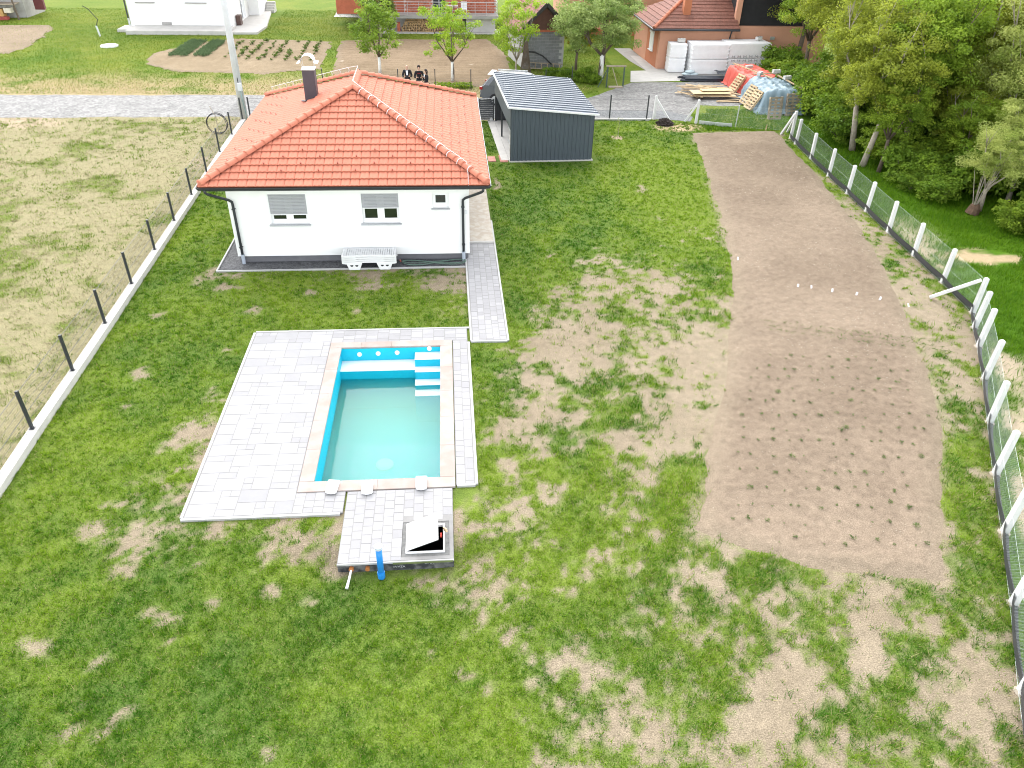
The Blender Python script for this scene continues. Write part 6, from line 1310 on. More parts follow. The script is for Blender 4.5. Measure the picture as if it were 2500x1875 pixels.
# pallets
def pallet(label, loc, rot, mat):
    t = thing('pallet', label, 'pallet', loc, 0, 'pallets by the tarpaulin stacks'); t.rotation_euler = rot
    for y in np.linspace(0, 1.1, 7): MB().box(-.4,.4,y,y+.095,.122,.144).build('deck_board', mat, t)
    for x in (-.4,-.05,.3): MB().box(x,x+.10,0,1.2,.10,.122).build('stringer_board', mat, t)
    for x in (-.4,-.05,.3):
        for y in (0,.53,1.06): MB().box(x,x+.10,y,y+.14,.022,.10).build('spacer_block', mat, t)
        MB().box(x,x+.10,0,1.2,0,.022).build('bottom_board', mat, t)
    return t
pallet('weathered grey pallet standing upright at the left in front of the blue tarp', (18.62,42.72,.0), (R(80),0,R(8)), WOODG)
pallet('weathered grey pallet standing upright at the right behind the fence corner post', (19.95,43.55,.0), (R(80),0,R(12)), WOODG)
pallet('pale pallet leaning on the left flank of the blue tarp stack, lower end', (17.75,44.6,.05), (R(56),0,R(-82)), WOODM)
pallet('pale pallet leaning on the left flank of the blue tarp stack, upper end', (17.85,45.75,.05), (R(58),0,R(-82)), WOODM)
pallet('pale pallet leaning against the red tarp', (18.05,48.6,.05), (R(56),0,R(-78)), WOODM)
t = thing('frame_trestle', 'small wooden trestle behind the right upright pallet', 'trestle', (20.9,43.9,0), R(20)); MB().beam((0,0,0),(.1,.1,1.0),.05,.04).build('leg', WOODG, t); MB().beam((.3,0,0),(.2,.1,1.0),.05,.04).build('leg', WOODG, t); MB().beam((.1,.05,.5),(.25,.05,.5),.05,.04).build('rung', WOODG, t)
def tarp(name, label, cx, cy, w, d, h, rz, mat, seed, skirt=.35):
    t = thing(name, label, 'tarp', (cx,cy,0), rz)
    MB().box(-w/2+.12,w/2-.12,-d/2+.12,d/2-.12,0,h-.10).build('stack_under', M('stacked_blocks', (.36,.27,.20), .9, .3, 3, rnd=.1), t)
    n = 46; X, Y = np.meshgrid(np.linspace(-w/2-skirt, w/2+skirt, n), np.linspace(-d/2-skirt, d/2+skirt, n)); X = X.ravel(); Y = Y.ravel()
    dx = np.maximum(np.abs(X)-w/2, 0); dy = np.maximum(np.abs(Y)-d/2, 0); e = np.hypot(dx, dy)
    fold = fbm(X*2.2, Y*2.2, .55, seed, 3)-.5; ridge = np.abs(fbm(X, Y, .45, seed+3, 2)-.5)
    Z = h + .22*fold - .30*ridge - (h-.05)*sstep(0, skirt*(.95+.5*fold), e) + .10*np.maximum(0, 1-(np.abs(X)/(w/2))**2)
    Z = np.maximum(Z, .03+.04*(fold+.5)); k = .30*fold*sstep(0,.2,e); X = X+k*np.sign(X); Y = Y+k*np.sign(Y)
    I = np.arange(n*n).reshape(n,n); F = np.stack([I[:-1,:-1],I[:-1,1:],I[1:,1:],I[1:,:-1]],-1).reshape(-1,4)
    link('tarp_cover', np_mesh('tarp_cover', np.c_[X,Y,Z], F, 4), mat, t, smooth=True); return t
REDT = M('red_tarpaulin', (.62,.115,.085), .55, .10, 2, .3, 8); BLUT = M('blue_grey_tarpaulin', (.20,.275,.325), .5, .10, 2, .35, 6)
tarp('red_tarp', 'red tarpaulin draped over the rear block stack by the trees', 19.7, 49.6, 1.9, 3.4, 1.15, R(4), REDT, 61)
tarp('blue_tarp', 'grey blue tarpaulin draped over the front block stack by the trees', 19.55, 45.6, 2.0, 3.3, 1.25, R(-4), BLUT, 77, .55)
for k, (p, q, lab) in enumerate((((18.7,50.9,1.35),(19.6,46.4,1.42),'long pale batten laid along the left of both tarpaulins'),((20.2,47.9,1.42),(20.5,44.0,1.38),'pale batten laid along the right side of the blue tarpaulin'),((18.9,47.6,1.38),(20.6,47.7,1.45),'pale batten laid across between the red and the blue tarpaulin'))):
    tag(MB().beam(p, q, .09, .05).build('batten', WOODM), lab, 'batten')
for x, y, z, rz, lab in ((20.45,46.2,1.45,.3,'pale block weighing down the right of the blue tarp'),(20.3,47.6,1.5,.1,'small pale block at the upper right of the blue tarp'),(19.2,47.4,1.42,.8,'pale block weighing down the joint of the two tarps'),(19.4,49.9,1.28,.4,'grey block weighing down the red tarp')):
    t = thing('loose_block', lab, 'block', (x,y,z-.05), rz); MB().box(-.24,.24,-.11,.11,0,.2).build('block_body', BLK2, t, bevel=.01); MB().box(-.15,.15,-.05,.05,.2,.203).build('cavity', CONC, t)
# timber frame by the kitchen garden
t = thing('timber_arch', 'free standing timber arch with raking struts and wire netting beside the limewashed tree', 'garden arch', (10.26,50.13,0))
for x in (0,1.08): MB().box(x-.04,x+.04,-.04,.04,0,1.25).build('post', M('dark_green_post', (.06,.09,.07), .6, .1), t)
MB().box(-.1,1.18,-.06,.06,1.25,1.33).build('lintel', WOODG, t); MB().beam((-.02,0,1.1),(-.55,0,0),.05,.05).build('brace', MATS['dark_green_post'], t); MB().beam((.3,0,1.2),(.75,.0,.05),.04,.04).build('brace', WOODG, t); MB().box(.15,1.05,-.2,.1,0,.08).build('sill_board', WOODG, t)
# garden fence behind the lane
gf = thing('wire_fence', 'thin dark post fence along the far side of the lane before the garden bed', 'fence', (0,0,0))
GP = [(-7.6,49.3),(-5.3,49.3),(-3.0,49.3),(-.72,49.3),(1.5,49.25),(3.8,49.2),(6.2,49.3),(8.0,50.2)]
for x, y in GP: MB().box(x-.025,x+.025,y-.025,y+.025,0,1.25).build('post', ANTH, gf)
for a, b in zip(GP[:-1], GP[1:]):
    m = MB()
    for z in (.35,.7,1.1): m.wire((*a,z), (*b,z), .003)
    m.build('wire', MWIRE, gf, kind='stuff')

# ---------------------------------------------------------------- parked car
car = thing('car', 'dark grey estate car parked behind the slatted gate and the shed', 'car', (4.35,46.2,0), R(-14))
PAINT = M('dark_grey_car_paint', (.12,.13,.14), .25, .05, 2, 0, metal=.2, spec=.6)
prof = [(-2.25,.42),(-2.28,.75),(-2.22,1.02),(-2.05,1.12),(-1.72,1.50),(-1.35,1.60),(.1,1.62),(.55,1.52),(1.15,1.12),(2.0,.98),(2.3,.80),(2.32,.42),(1.9,.30),(-1.9,.30)]
v = []; nprof = len(prof)
for y, s in ((-.92,.0),(-.86,.035),(.86,.035),(.92,.0)):
    for x, z in prof:
        inset = .16*max(0,(z-1.05)/.55); yy = y*(1-inset) if abs(y) > .8 else y; v.append((x*(1 if s else .985), yy, z+(s if z > 1.4 else 0)))
f = []
for j in range(3):
    for i in range(nprof): f.append((j*nprof+i, j*nprof+(i+1) % nprof, (j+1)*nprof+(i+1) % nprof, (j+1)*nprof+i))
f += [tuple(range(nprof-1,-1,-1)), tuple(range(3*nprof,4*nprof))]
MB().add(v, f).build('body', PAINT, car, smooth=False, bevel=.05)
def glass(pts, name='window'): return MB().add(pts, [tuple(range(len(pts)))]).build(name, GLASSD, car)
for s in (-1,1):
    gy = lambda z: s*(.925*(1-.16*max(0,(z-1.05)/.55)))
    for a in (((-1.75,1.10),(-.75,1.10),(-.75,1.48),(-1.45,1.48)),((-.68,1.10),(.2,1.10),(.2,1.49),(-.68,1.49)),((.27,1.10),(1.02,1.12),(.5,1.46),(.27,1.49))):
        P = [(x, gy(z)+s*.012, z) for x, z in a]; glass(P if s < 0 else P[::-1])
glass([(-2.10,.72,1.14),(-2.10,-.72,1.14),(-1.80,-.66,1.47),(-1.80,.66,1.47)], 'rear_window')
glass([(1.12,-.72,1.19),(1.12,.72,1.19),(.64,.66,1.53),(.64,-.66,1.53)], 'windscreen')
MB().obox((-1.72,0,1.63),(.30,1.3,.03)).build('spoiler', M('white_spoiler_trim', (.62,.62,.62), .3, .03), car)  # white spoiler on the dark body
MB().box(-1.5,.3,-.7,-.66,1.66,1.70).build('roof_rail', SIL, car); MB().box(-1.5,.3,.66,.7,1.66,1.70).build('roof_rail', SIL, car)
for s in (-1,1): MB().box(-2.30,-2.12,s*.88-.10,s*.88+.04 if s > 0 else s*.88+.10,.86,1.02).build('tail_light', M('red_lens', (.35,.015,.015), .2, .05), car, bevel=.02)
MB().box(-2.305,-2.25,-.26,.26,.66,.78).build('number_plate', WHITEPL, car); MB().box(-2.32,-2.1,-.8,.8,.38,.56).build('bumper', BLACK, car, bevel=.04)
for x in (-1.38,1.40):
    for s in (-1,1):
        wl_ = MB().tube([(x,s*.80,.33),(x,s*.94,.33)], .33, 22).build('wheel', BLACK, car); MB().tube([(x,s*.90,.33),(x,s*.95,.33)], .21, 12).build('rim', SIL, wl_)

# ---------------------------------------------------------------- three people on the lane
def skin_mesh(name, nodes, edges, mat, parent, root=0, sub=2):
    me = bpy.data.meshes.new(name); me.from_pydata([n[0] for n in nodes], edges, [])
    o = link(name, me, mat, parent)
    o.modifiers.new('skin', 'SKIN'); sk = me.skin_vertices[0].data
    for i, n in enumerate(nodes):
        r_ = n[1] if isinstance(n[1], tuple) else (n[1], n[1]); sk[i].radius = r_; sk[i].use_root = (i == root)
    o.modifiers['skin'].use_smooth_shade = True; o.modifiers['skin'].branch_smoothing = .4
    q = o.modifiers.new('sub', 'SUBSURF'); q.levels = sub; q.render_levels = sub
    return o
SKIN = M('skin', (.58,.36,.26), .6, .05)
def person(label, loc, rz, H, top, trousers, hair, hair_long, hold, arms):
    t = thing('person', label, 'person', loc, rz, 'people talking on the lane'); k = H/1.78
    S = lambda x, y, z: (x*k, y*k, z*k)
    el = [(.27,-.05,1.12),(-.27,-.05,1.12)]; ha = [(.13,-.30,1.16),(-.13,-.30,1.16)] if arms == 'hold' else [(.16,-.22,1.34),(-.10,-.24,1.08)]
    nodes = [(S(0,0,.95),(.155*k,.11*k)),(S(0,.01,1.15),(.14*k,.10*k)),(S(0,.01,1.36),(.175*k,.11*k)),(S(0,.0,1.48),(.075*k,.07*k)),(S(0,-.015,1.56),(.055*k,.058*k)),
             (S(.19,.01,1.42),.062*k),(S(*el[0]),.05*k),(S(*ha[0]),.034*k),(S(-.19,.01,1.42),.062*k),(S(*el[1]),.05*k),(S(*ha[1]),.034*k),
             (S(.10,0,.88),.095*k),(S(.11,-.01,.50),.066*k),(S(.11,.02,.10),.045*k),(S(.12,-.12,.045),.04*k),(S(-.10,0,.88),.095*k),(S(-.11,-.01,.50),.066*k),(S(-.11,.02,.10),.045*k),(S(-.12,-.12,.045),.04*k),
             (S(0,-.02,1.64),(.075*k,.09*k)),(S(0,-.025,1.72),(.06*k,.075*k))]
    edges = [(0,1),(1,2),(2,3),(3,4),(2,5),(5,6),(6,7),(2,8),(8,9),(9,10),(0,11),(11,12),(12,13),(13,14),(0,15),(15,16),(16,17),(17,18),(4,19),(19,20)]
    skin_mesh('body', nodes, edges, SKIN, t)
    gr = lambda i, s: (nodes[i][0], tuple(q*s for q in nodes[i][1]) if isinstance(nodes[i][1], tuple) else nodes[i][1]*s)
    jn = [gr(0,1.14),gr(1,1.16),gr(2,1.12),(S(0,0,1.475),.082*k),gr(5,1.2),gr(6,1.28),(tuple(Vector(nodes[6][0]).lerp(Vector(nodes[7][0]),.86)),.046*k),gr(8,1.2),gr(9,1.28),(tuple(Vector(nodes[9][0]).lerp(Vector(nodes[10][0]),.86)),.046*k),(S(0,0,.84),(.17*k,.125*k))]
    skin_mesh('jacket', jn, [(0,1),(1,2),(2,3),(2,4),(4,5),(5,6),(2,7),(7,8),(8,9),(0,10)], top, t)
    tn = [gr(0,1.05),gr(11,1.12),gr(12,1.15),gr(13,1.3),gr(15,1.12),gr(16,1.15),gr(17,1.3)]
    skin_mesh('trousers', tn, [(0,1),(1,2),(2,3),(0,4),(4,5),(5,6)], trousers, t)
    for i in (14,18): p = Vector(nodes[i][0]); MB().box(p.x-.045,p.x+.045,p.y-.08,p.y+.16,0,.085).build('shoe', BLACK, t, bevel=.02)
    for i, s in ((7,1),(10,-1)):
        p = Vector(nodes[i][0]); d = (p-Vector(nodes[i-1][0])).normalized(); q = p+d*.05*k
        for fi in range(4): o = Vector((s*(-.03+.02*fi), 0, .012*(fi-1.5))); skin_mesh('finger', [(tuple(p+d*.02+o*.6),.011*k),(tuple(q+d*.035*k+o),.009*k),(tuple(q+d*(.055+.01*(fi in (1,2)))*k+o+Vector((0,0,-.02))),.008*k)], [(0,1),(1,2)], SKIN, t, sub=1)
        skin_mesh('thumb', [(tuple(p+d*.01),.012*k),(tuple(p+d*.04+Vector((-s*.035,0,.025))),.010*k)], [(0,1)], SKIN, t, sub=1)
    hc = Vector(S(0,-.022,1.67))
    if hair:
        bm = bmesh.new(); bmesh.ops.create_uvsphere(bm, u_segments=16, v_segments=10, radius=1)
        for q in bm.verts:
            c = q.co.copy(); front = c.y < -.35 and c.z < .45
            q.co = hc + Vector((c.x*.098*k, c.y*.112*k+.012, (c.z*.118+.02)*k)) if not front else hc + Vector((c.x*.085*k, c.y*.06*k, c.z*.10*k+.02))
            if hair_long and c.z < .1 and c.y > -.2: q.co.z -= .26*k*min(1,(.1-c.z)); q.co.y += .02
        me = bpy.data.meshes.new('hair'); bm.to_mesh(me); bm.free(); link('hair', me, hair, t, smooth=True)
    for s in (-1,1):
        MB().lathe([(.004,-.004),(.011,0),(.004,.004)], tuple(hc+Vector((s*.032*k,-.098*k,-.0))), 6).build('eye', BLACK, t); MB().lathe([(.006,-.02),(.016,0),(.006,.025)], tuple(hc+Vector((s*.088*k,.0,-.01))), 6).build('ear', SKIN, t)
    p = hc+Vector((0,-.108*k,-.03)); MB().add([p+Vector((-.014,.01,-.012)),p+Vector((.014,.01,-.012)),p+Vector((0,-.014,-.008)),p+Vector((0,.014,.04))], [(0,1,2),(0,2,3),(2,1,3)]).build('nose', SKIN, t)
    MB().box(hc.x-.022,hc.x+.022,hc.y-.100*k,hc.y-.09*k,hc.z-.072*k,hc.z-.062*k).build('mouth', M('lip', (.40,.15,.13), .6), t)
    return t, nodes, k
BLKC = M('black_cloth', (.012,.012,.015), .85, .2, 12, .2, 60); HAIRD = M('dark_hair', (.03,.018,.012), .6, .2, 30); GREYT = M('olive_cloth', (.10,.095,.07), .85, .1)
p1, nd, k = person('bald person in a black jacket and white shirt holding a tablet on the lane', (-2.36,47.95,0), R(0), 1.80, BLKC, BLKC, None, False, True, 'hold')
MB().add([(-.05,-.128,1.20),(.05,-.128,1.20),(.065,-.125,1.47),(-.065,-.125,1.47)], [(0,1,2,3)]).build('shirt', WHITEPL, p1); MB().box(-.11,.11,-.40,-.385,1.12,1.20).build('tablet', BLACK, p1)
p2, nd, k = person('dark haired person in a black sweatshirt with red lettering, head bowed', (-1.65,47.75,0), R(4), 1.78, BLKC, GREYT, HAIRD, False, True, 'hold')
lettering('SPORT', .06, (-.12,-.135,1.33), (R(80),0,0), M('red_print', (.5,.03,.03), .7), p2, 'chest_print') if False else MB().box(-.10,.10,-.139,-.13,1.345,1.36).build('chest_print', M('red_print', (.5,.03,.03), .7), p2)
p3, nd, k = person('long haired person in a black coat turned sideways with a white scarf', (-1.22,47.15,0), R(-62), 1.68, BLKC, BLKC, HAIRD, True, True, 'phone')
MB().add([(-.05,-.12,1.28),(.05,-.12,1.28),(.05,-.11,1.42),(-.05,-.11,1.42)], [(0,1,2,3)]).build('scarf', WHITEPL, p3)
# ---------------------------------------------------------------- trees
def branch_tree(h, r, seed, forks=5, spread=1.2, lean=(0,0), z_fork=.35, lime=0):
    """trunk and limbs as one tapered mesh; returns builder and limb tips"""
    rnd = random.Random(seed); m = MB(); tips = []
    top = Vector((lean[0], lean[1], h*z_fork)); m.tube([(0,0,-.1), (top*.5)+Vector((rnd.uniform(-.05,.05),rnd.uniform(-.05,.05),0)), top], [r*1.15, r*.9, r*.75], 8)
    for k in range(forks):
        a = 2*PI*(k+rnd.uniform(-.3,.3))/forks; sp = spread*rnd.uniform(.6,1.1); zt = h*rnd.uniform(.62,.95)
        end = Vector((top.x+sp*math.cos(a), top.y+sp*math.sin(a), zt)); mid = top.lerp(end,.5)+Vector((sp*.12*math.cos(a),sp*.12*math.sin(a),-.05*h))
        m.tube([top-Vector((0,0,.1)), mid, end], [r*.55, r*.32, r*.10], 6); tips.append(end)
        for q in range(3):
            b0 = mid.lerp(end, rnd.uniform(.1,.8)); e2 = b0+Vector((rnd.uniform(-.5,.5)*spread, rnd.uniform(-.5,.5)*spread, rnd.uniform(.1,.28)*h)); m.tube([b0, b0.lerp(e2,.5)+Vector((0,0,.05)), e2], [r*.22,r*.14,r*.05], 5); tips.append(e2)
    return m, tips
def crown_points(center, rad, nclump, per, csize, seed, shell=.5, tips=None, lower=-1.0):
    g = np.random.default_rng(seed); n0 = nclump*2; u = g.normal(size=(n0,3)); u /= np.linalg.norm(u,axis=1)[:,None]; u = u[u[:,2] > lower][:nclump]
    rr = g.uniform(shell, 1.0, len(u))[:,None]; cc = np.array(center)+u*rr*np.array(rad)*g.uniform(.82,1.12,(len(u),1))
    if tips: cc = np.concatenate([cc, np.array([tuple(t) for t in tips])])
    k = len(cc); own = np.repeat(np.arange(k), per); sz = g.uniform(.6,1.35,k)*csize
    off = g.normal(size=(k*per,3)); off /= np.linalg.norm(off,axis=1)[:,None]+1e-9; off *= (g.random(k*per)**.45)[:,None]
    pts = cc[own]+off*sz[own][:,None]*np.array([1,1,.62])
    nrm = off*.55+np.array([0,0,.55])+g.normal(size=off.shape)*.5; nrm /= np.linalg.norm(nrm,axis=1)[:,None]+1e-9
    tint = np.clip(.45+.22*g.normal(size=k)[own]+.16*g.normal(size=k*per), 0, 1)
    return pts, nrm, tint
LF_PLUM = leaf_mat('plum_leaf', (0.141,0.245,0.024), (0.315,0.439,0.049), .35); LF_FRESH = leaf_mat('fresh_leaf', (0.198,0.334,0.024), (0.431,0.579,0.049), .4); LF_PEAR = leaf_mat('pear_leaf', (.16,.25,.05), (.38,.46,.15), .35)
LF_DARK = leaf_mat('dark_leaf', (0.083,0.149,0.024), (0.232,0.316,0.066), .3); LF_PURP = leaf_mat('purple_leaf', (0.058,0.021,0.020), (0.166,0.062,0.049), .25)
LF_OLIVE = leaf_mat('olive_leaf', (.175,.225,.024), (.40,.45,.055), .5); LF_WOOD = leaf_mat('woodland_leaf', (.15,.25,.022), (.34,.46,.045), .5); LF_PALE = leaf_mat('acacia_leaf', (.25,.33,.06), (.52,.56,.17), .5); LF_DEEP = leaf_mat('understorey_leaf', (.11,.21,.02), (.28,.41,.038), .45)
def tree(name, label, cat, loc, h, trunk_r, crown, mat, seed, bark=None, lime=0, group=None, leaf=.13, forks=5, spread=1.2, z_fork=.35, lean=(0,0), lower=-1.0, aspect=.55, shell=.5):
    t = thing(name, label, cat, loc, 0, group); m, tips = branch_tree(h, trunk_r, seed, forks, spread, lean, z_fork)
    tr = m.build('trunk', bark or BARK, t, smooth=True)
    if lime: MB().tube([(0,0,-.02),(lean[0]*.5,lean[1]*.5,h*z_fork*.5),(lean[0]*lime,lean[1]*lime,h*z_fork*lime)], [trunk_r*1.22,trunk_r*.98,trunk_r*.86], 10).build('limewash', LIME, tr, smooth=True)
    c, rad, ncl, per, cs = crown; pts, nrm, tint = crown_points(c, rad, ncl, per, cs, seed, shell, tips, lower)
    leaf_obj('crown', pts, nrm, RNG.uniform(.7,1.3,len(pts))*leaf, tint, mat, t, aspect); return t
tree('fruit_tree', 'young fruit tree with limewashed trunk at the left of the garden bed', 'tree', (-4.43,53.7,0), 4.3, .10, ((0,0,2.75),(1.75,1.6,1.55),55,95,.42), LF_PLUM, 301, lime=.95, spread=1.2, z_fork=.26)
tree('fruit_tree', 'bright green fruit tree with limewashed trunk in the middle of the garden bed', 'tree', (.38,51.65,0), 4.9, .10, ((-.1,0,3.0),(1.95,1.7,1.8),42,80,.38), LF_FRESH, 302, lime=.95, spread=1.5, z_fork=.26, shell=.35)
tree('fruit_tree', 'many stemmed bright green tree over a bundle of stakes behind the shed', 'tree', (4.75,54.0,0), 4.6, .07, ((-.1,0,2.7),(1.5,1.4,1.75),40,80,.40), LF_FRESH, 303, bark=BARKL, spread=1.1, z_fork=.2, forks=6)
tree('pear_tree', 'large round leafy tree with white limewashed trunk behind the shed', 'tree', (10.26,52.33,0), 5.2, .16, ((-.3,.2,3.3),(2.8,2.4,1.9),110,120,.5), LF_PEAR, 304, lime=1.0, spread=1.6, z_fork=.30, leaf=.14, lower=-.75)
tree('pear_tree', 'leafy tree in front of the grey block shed wall', 'tree', (8.9,54.3,0), 4.4, .10, ((-.2,.2,3.1),(1.6,1.5,1.5),50,100,.46), LF_PEAR, 305, spread=1.0, z_fork=.3, leaf=.14)
tree('pear_tree', 'tall leafy tree rising beside the brown tiled shed roof', 'tree', (11.3,57.0,0), 5.4, .12, ((.4,0,4.0),(2.4,1.7,1.4),60,100,.46), LF_PEAR, 306, spread=1.4, z_fork=.4, leaf=.14)
tree('bay_tree', 'dense dark evergreen shrub tree before the brick terrace', 'tree', (-5.2,66.6,0), 4.0, .10, ((0,0,2.55),(1.75,1.5,1.5),60,100,.42), LF_DARK, 307, bark=BARKL, spread=.9, leaf=.16)
tree('purple_plum_tree', 'dark purple leaved tree at the top edge before the peach wall', 'tree', (12.8,65.2,0), 5.0, .12, ((0,0,3.9),(2.6,1.8,1.2),60,90,.46), LF_PURP, 308, spread=1.4, leaf=.16)
tree('sapling_shrub', 'thin yellow leaved sapling at the left edge beside the tilled patch', 'shrub', (-33.6,59.4,0), 2.6, .05, ((0,0,1.6),(1.6,1.2,1.0),24,14,.45), LEAFY, 309, bark=BARKL, leaf=.15)
tree('golden_bush', 'yellow green conifer bush behind the large round tree', 'bush', (10.0,62.0,0), 2.4, .06, ((0,0,1.3),(1.3,1.2,1.1),40,80,.35), leaf_mat('golden_leaf', (.20,.18,.01), (.36,.30,.02), .3), 310, leaf=.13)
for k, (x, y, s, lab) in enumerate(((7.9,52.3,.75,'low dark ivy bush at the left behind the shed roof'),(9.0,51.6,.85,'low dark ivy bush in the middle behind the shed roof'),(9.6,51.2,.6,'low dark ivy bush at the foot of the limewashed trunk'),(7.0,53.1,.6,'low ivy bush at the foot of the grey block wall'))):
    tree('ivy_bush', lab, 'bush', (x,y,0), .9*s, .03, ((0,0,.40*s),(.95*s,.7*s,.5*s),30,70,.24), LF_DEEP, 320+k, leaf=.10, forks=4, spread=.4, group='ivy bushes')
t = thing('stake_bundle', 'bundle of thin brown stakes leaned together under the bright green tree', 'stakes', (5.35,53.8,0))
for k in range(26): a = 2*PI*k/26; MB().tube([(.38*math.cos(a),.30*math.sin(a),0),(.10*math.cos(a+.6),.10*math.sin(a+.6),1.9+.25*random.random())], [.022,.014], 5).build('stake', BARK, t)
for k, (x, y, n, lab) in enumerate(((-.1,50.1,3,'low leafy plants along the garden fence'),)):
    c = np.c_[RNG.uniform(-.8,1.6,500), RNG.uniform(49.6,50.3,500), RNG.uniform(.03,.28,500)]; tag(leaf_obj('garden_plants', c, unit(500,.8), RNG.uniform(.12,.22,500), RNG.random(500), LF_WOOD, None), 'low leafy green plants along the garden fence behind the car', 'plants')['kind'] = 'stuff'
# vegetable rows in the far middle bed
VEG = leaf_mat('bean_leaf', (.07,.12,.025), (.16,.22,.05), .3); vme = []
for k in range(3):
    n = 30; V, F, T = quad_leaves(np.c_[RNG.normal(0,.08,n), RNG.normal(0,.09,n), RNG.uniform(.05,.22,n)], unit(n,.8), RNG.uniform(.12,.2,n), RNG.random(n), .6); me = np_mesh('bean_plant', V, F, 4, {'tint': ('FLOAT', T)}); me.materials.append(VEG); vme.append(me)
k = 0
for i in range(8):
    for j in range(8):
        if random.random() < .15: continue
        o = bpy.data.objects.new('bean_plant', vme[k % 3]); COL.objects.link(o); o.location = (-15.6+i*.85+random.uniform(-.1,.1), 57.6+j*.92+random.uniform(-.15,.15), .05); s = random.uniform(.5,1.2); o.scale = (s,s,s); o.rotation_euler.z = random.uniform(0,6); k += 1
        tag(o, 'small green vegetable plant in the '+('leftmost','second','third','fourth','fifth','sixth','seventh','rightmost')[i]+(' row' if i in (0,7) else ' row from the left')+' of the middle garden bed', 'plant', 'vegetable plants in the middle bed')
for x0_, x1_, lab in ((-19.6,-18.3,'left strip of blue green onion leaves in the middle garden bed'),(-17.9,-16.9,'right strip of blue green onion leaves in the middle garden bed')):
    n = 1500; c = np.c_[RNG.uniform(x0_,x1_,n), RNG.uniform(58.6,64.2,n), np.full(n,.16)]
    o = leaf_obj('onion_row', c, np.c_[RNG.normal(size=(n,2)), RNG.normal(0,.2,n)], RNG.uniform(.25,.42,n), RNG.random(n), leaf_mat('onion_leaf', (.075,.125,.055), (.15,.22,.10), .3), None, .10); o['kind'] = 'stuff'; tag(o, lab, 'onions')

# wood on the right
def wood_tree(name, label, loc, h, mesh_i, rz, sc, bark=None):
    src = WOODS[mesh_i]; t = thing(name, label, 'tree', loc, rz, 'trees of the wood on the right'); t.scale = (sc, sc, sc*h)
    for nm, me in src:
        o = bpy.data.objects.new(nm, me); COL.objects.link(o); o.parent = t
    return t
WOODS = []
def wood_mesh(seed, h, r, crown, mat, bark, leaf, forks, spread, z_fork, lean, aspect=.55):
    m, tips = branch_tree(h, r, seed, forks, spread, lean, z_fork); me = bpy.data.meshes.new('trunk'); me.from_pydata(m.v, [], m.f); me.materials.append(bark); me.shade_smooth()
    c, rad, ncl, per, cs = crown; pts, nrm, tint = crown_points(c, rad, ncl, per, cs, seed, .45, tips, -.7); V, F, T = quad_leaves(pts, nrm, RNG.uniform(.7,1.35,len(pts))*leaf, tint, aspect)
    lm = np_mesh('crown', V, F, 4, {'tint': ('FLOAT', T)}); lm.materials.append(mat); WOODS.append([('trunk', me), ('crown', lm)])
wood_mesh(401, 7.6, .17, ((.3,0,5.0),(2.7,2.6,2.6),150,150,.52), LF_OLIVE, BARKL, .125, 6, 1.7, .34, (.5,.1))
wood_mesh(402, 8.0, .16, ((.2,0,5.2),(2.6,2.5,2.9),150,150,.52), LF_WOOD, BARK, .125, 5, 1.5, .34, (.3,0))
wood_mesh(403, 7.0, .14, ((0,0,4.5),(2.4,2.4,2.5),130,130,.5), LF_PALE, BARKL, .12, 5, 1.4, .3, (.2,.1), .45)
wood_mesh(404, 8.4, .18, ((0,.2,5.4),(3.0,2.8,3.0),160,150,.56), LF_OLIVE, BARK, .13, 6, 1.9, .36, (-.3,.1))
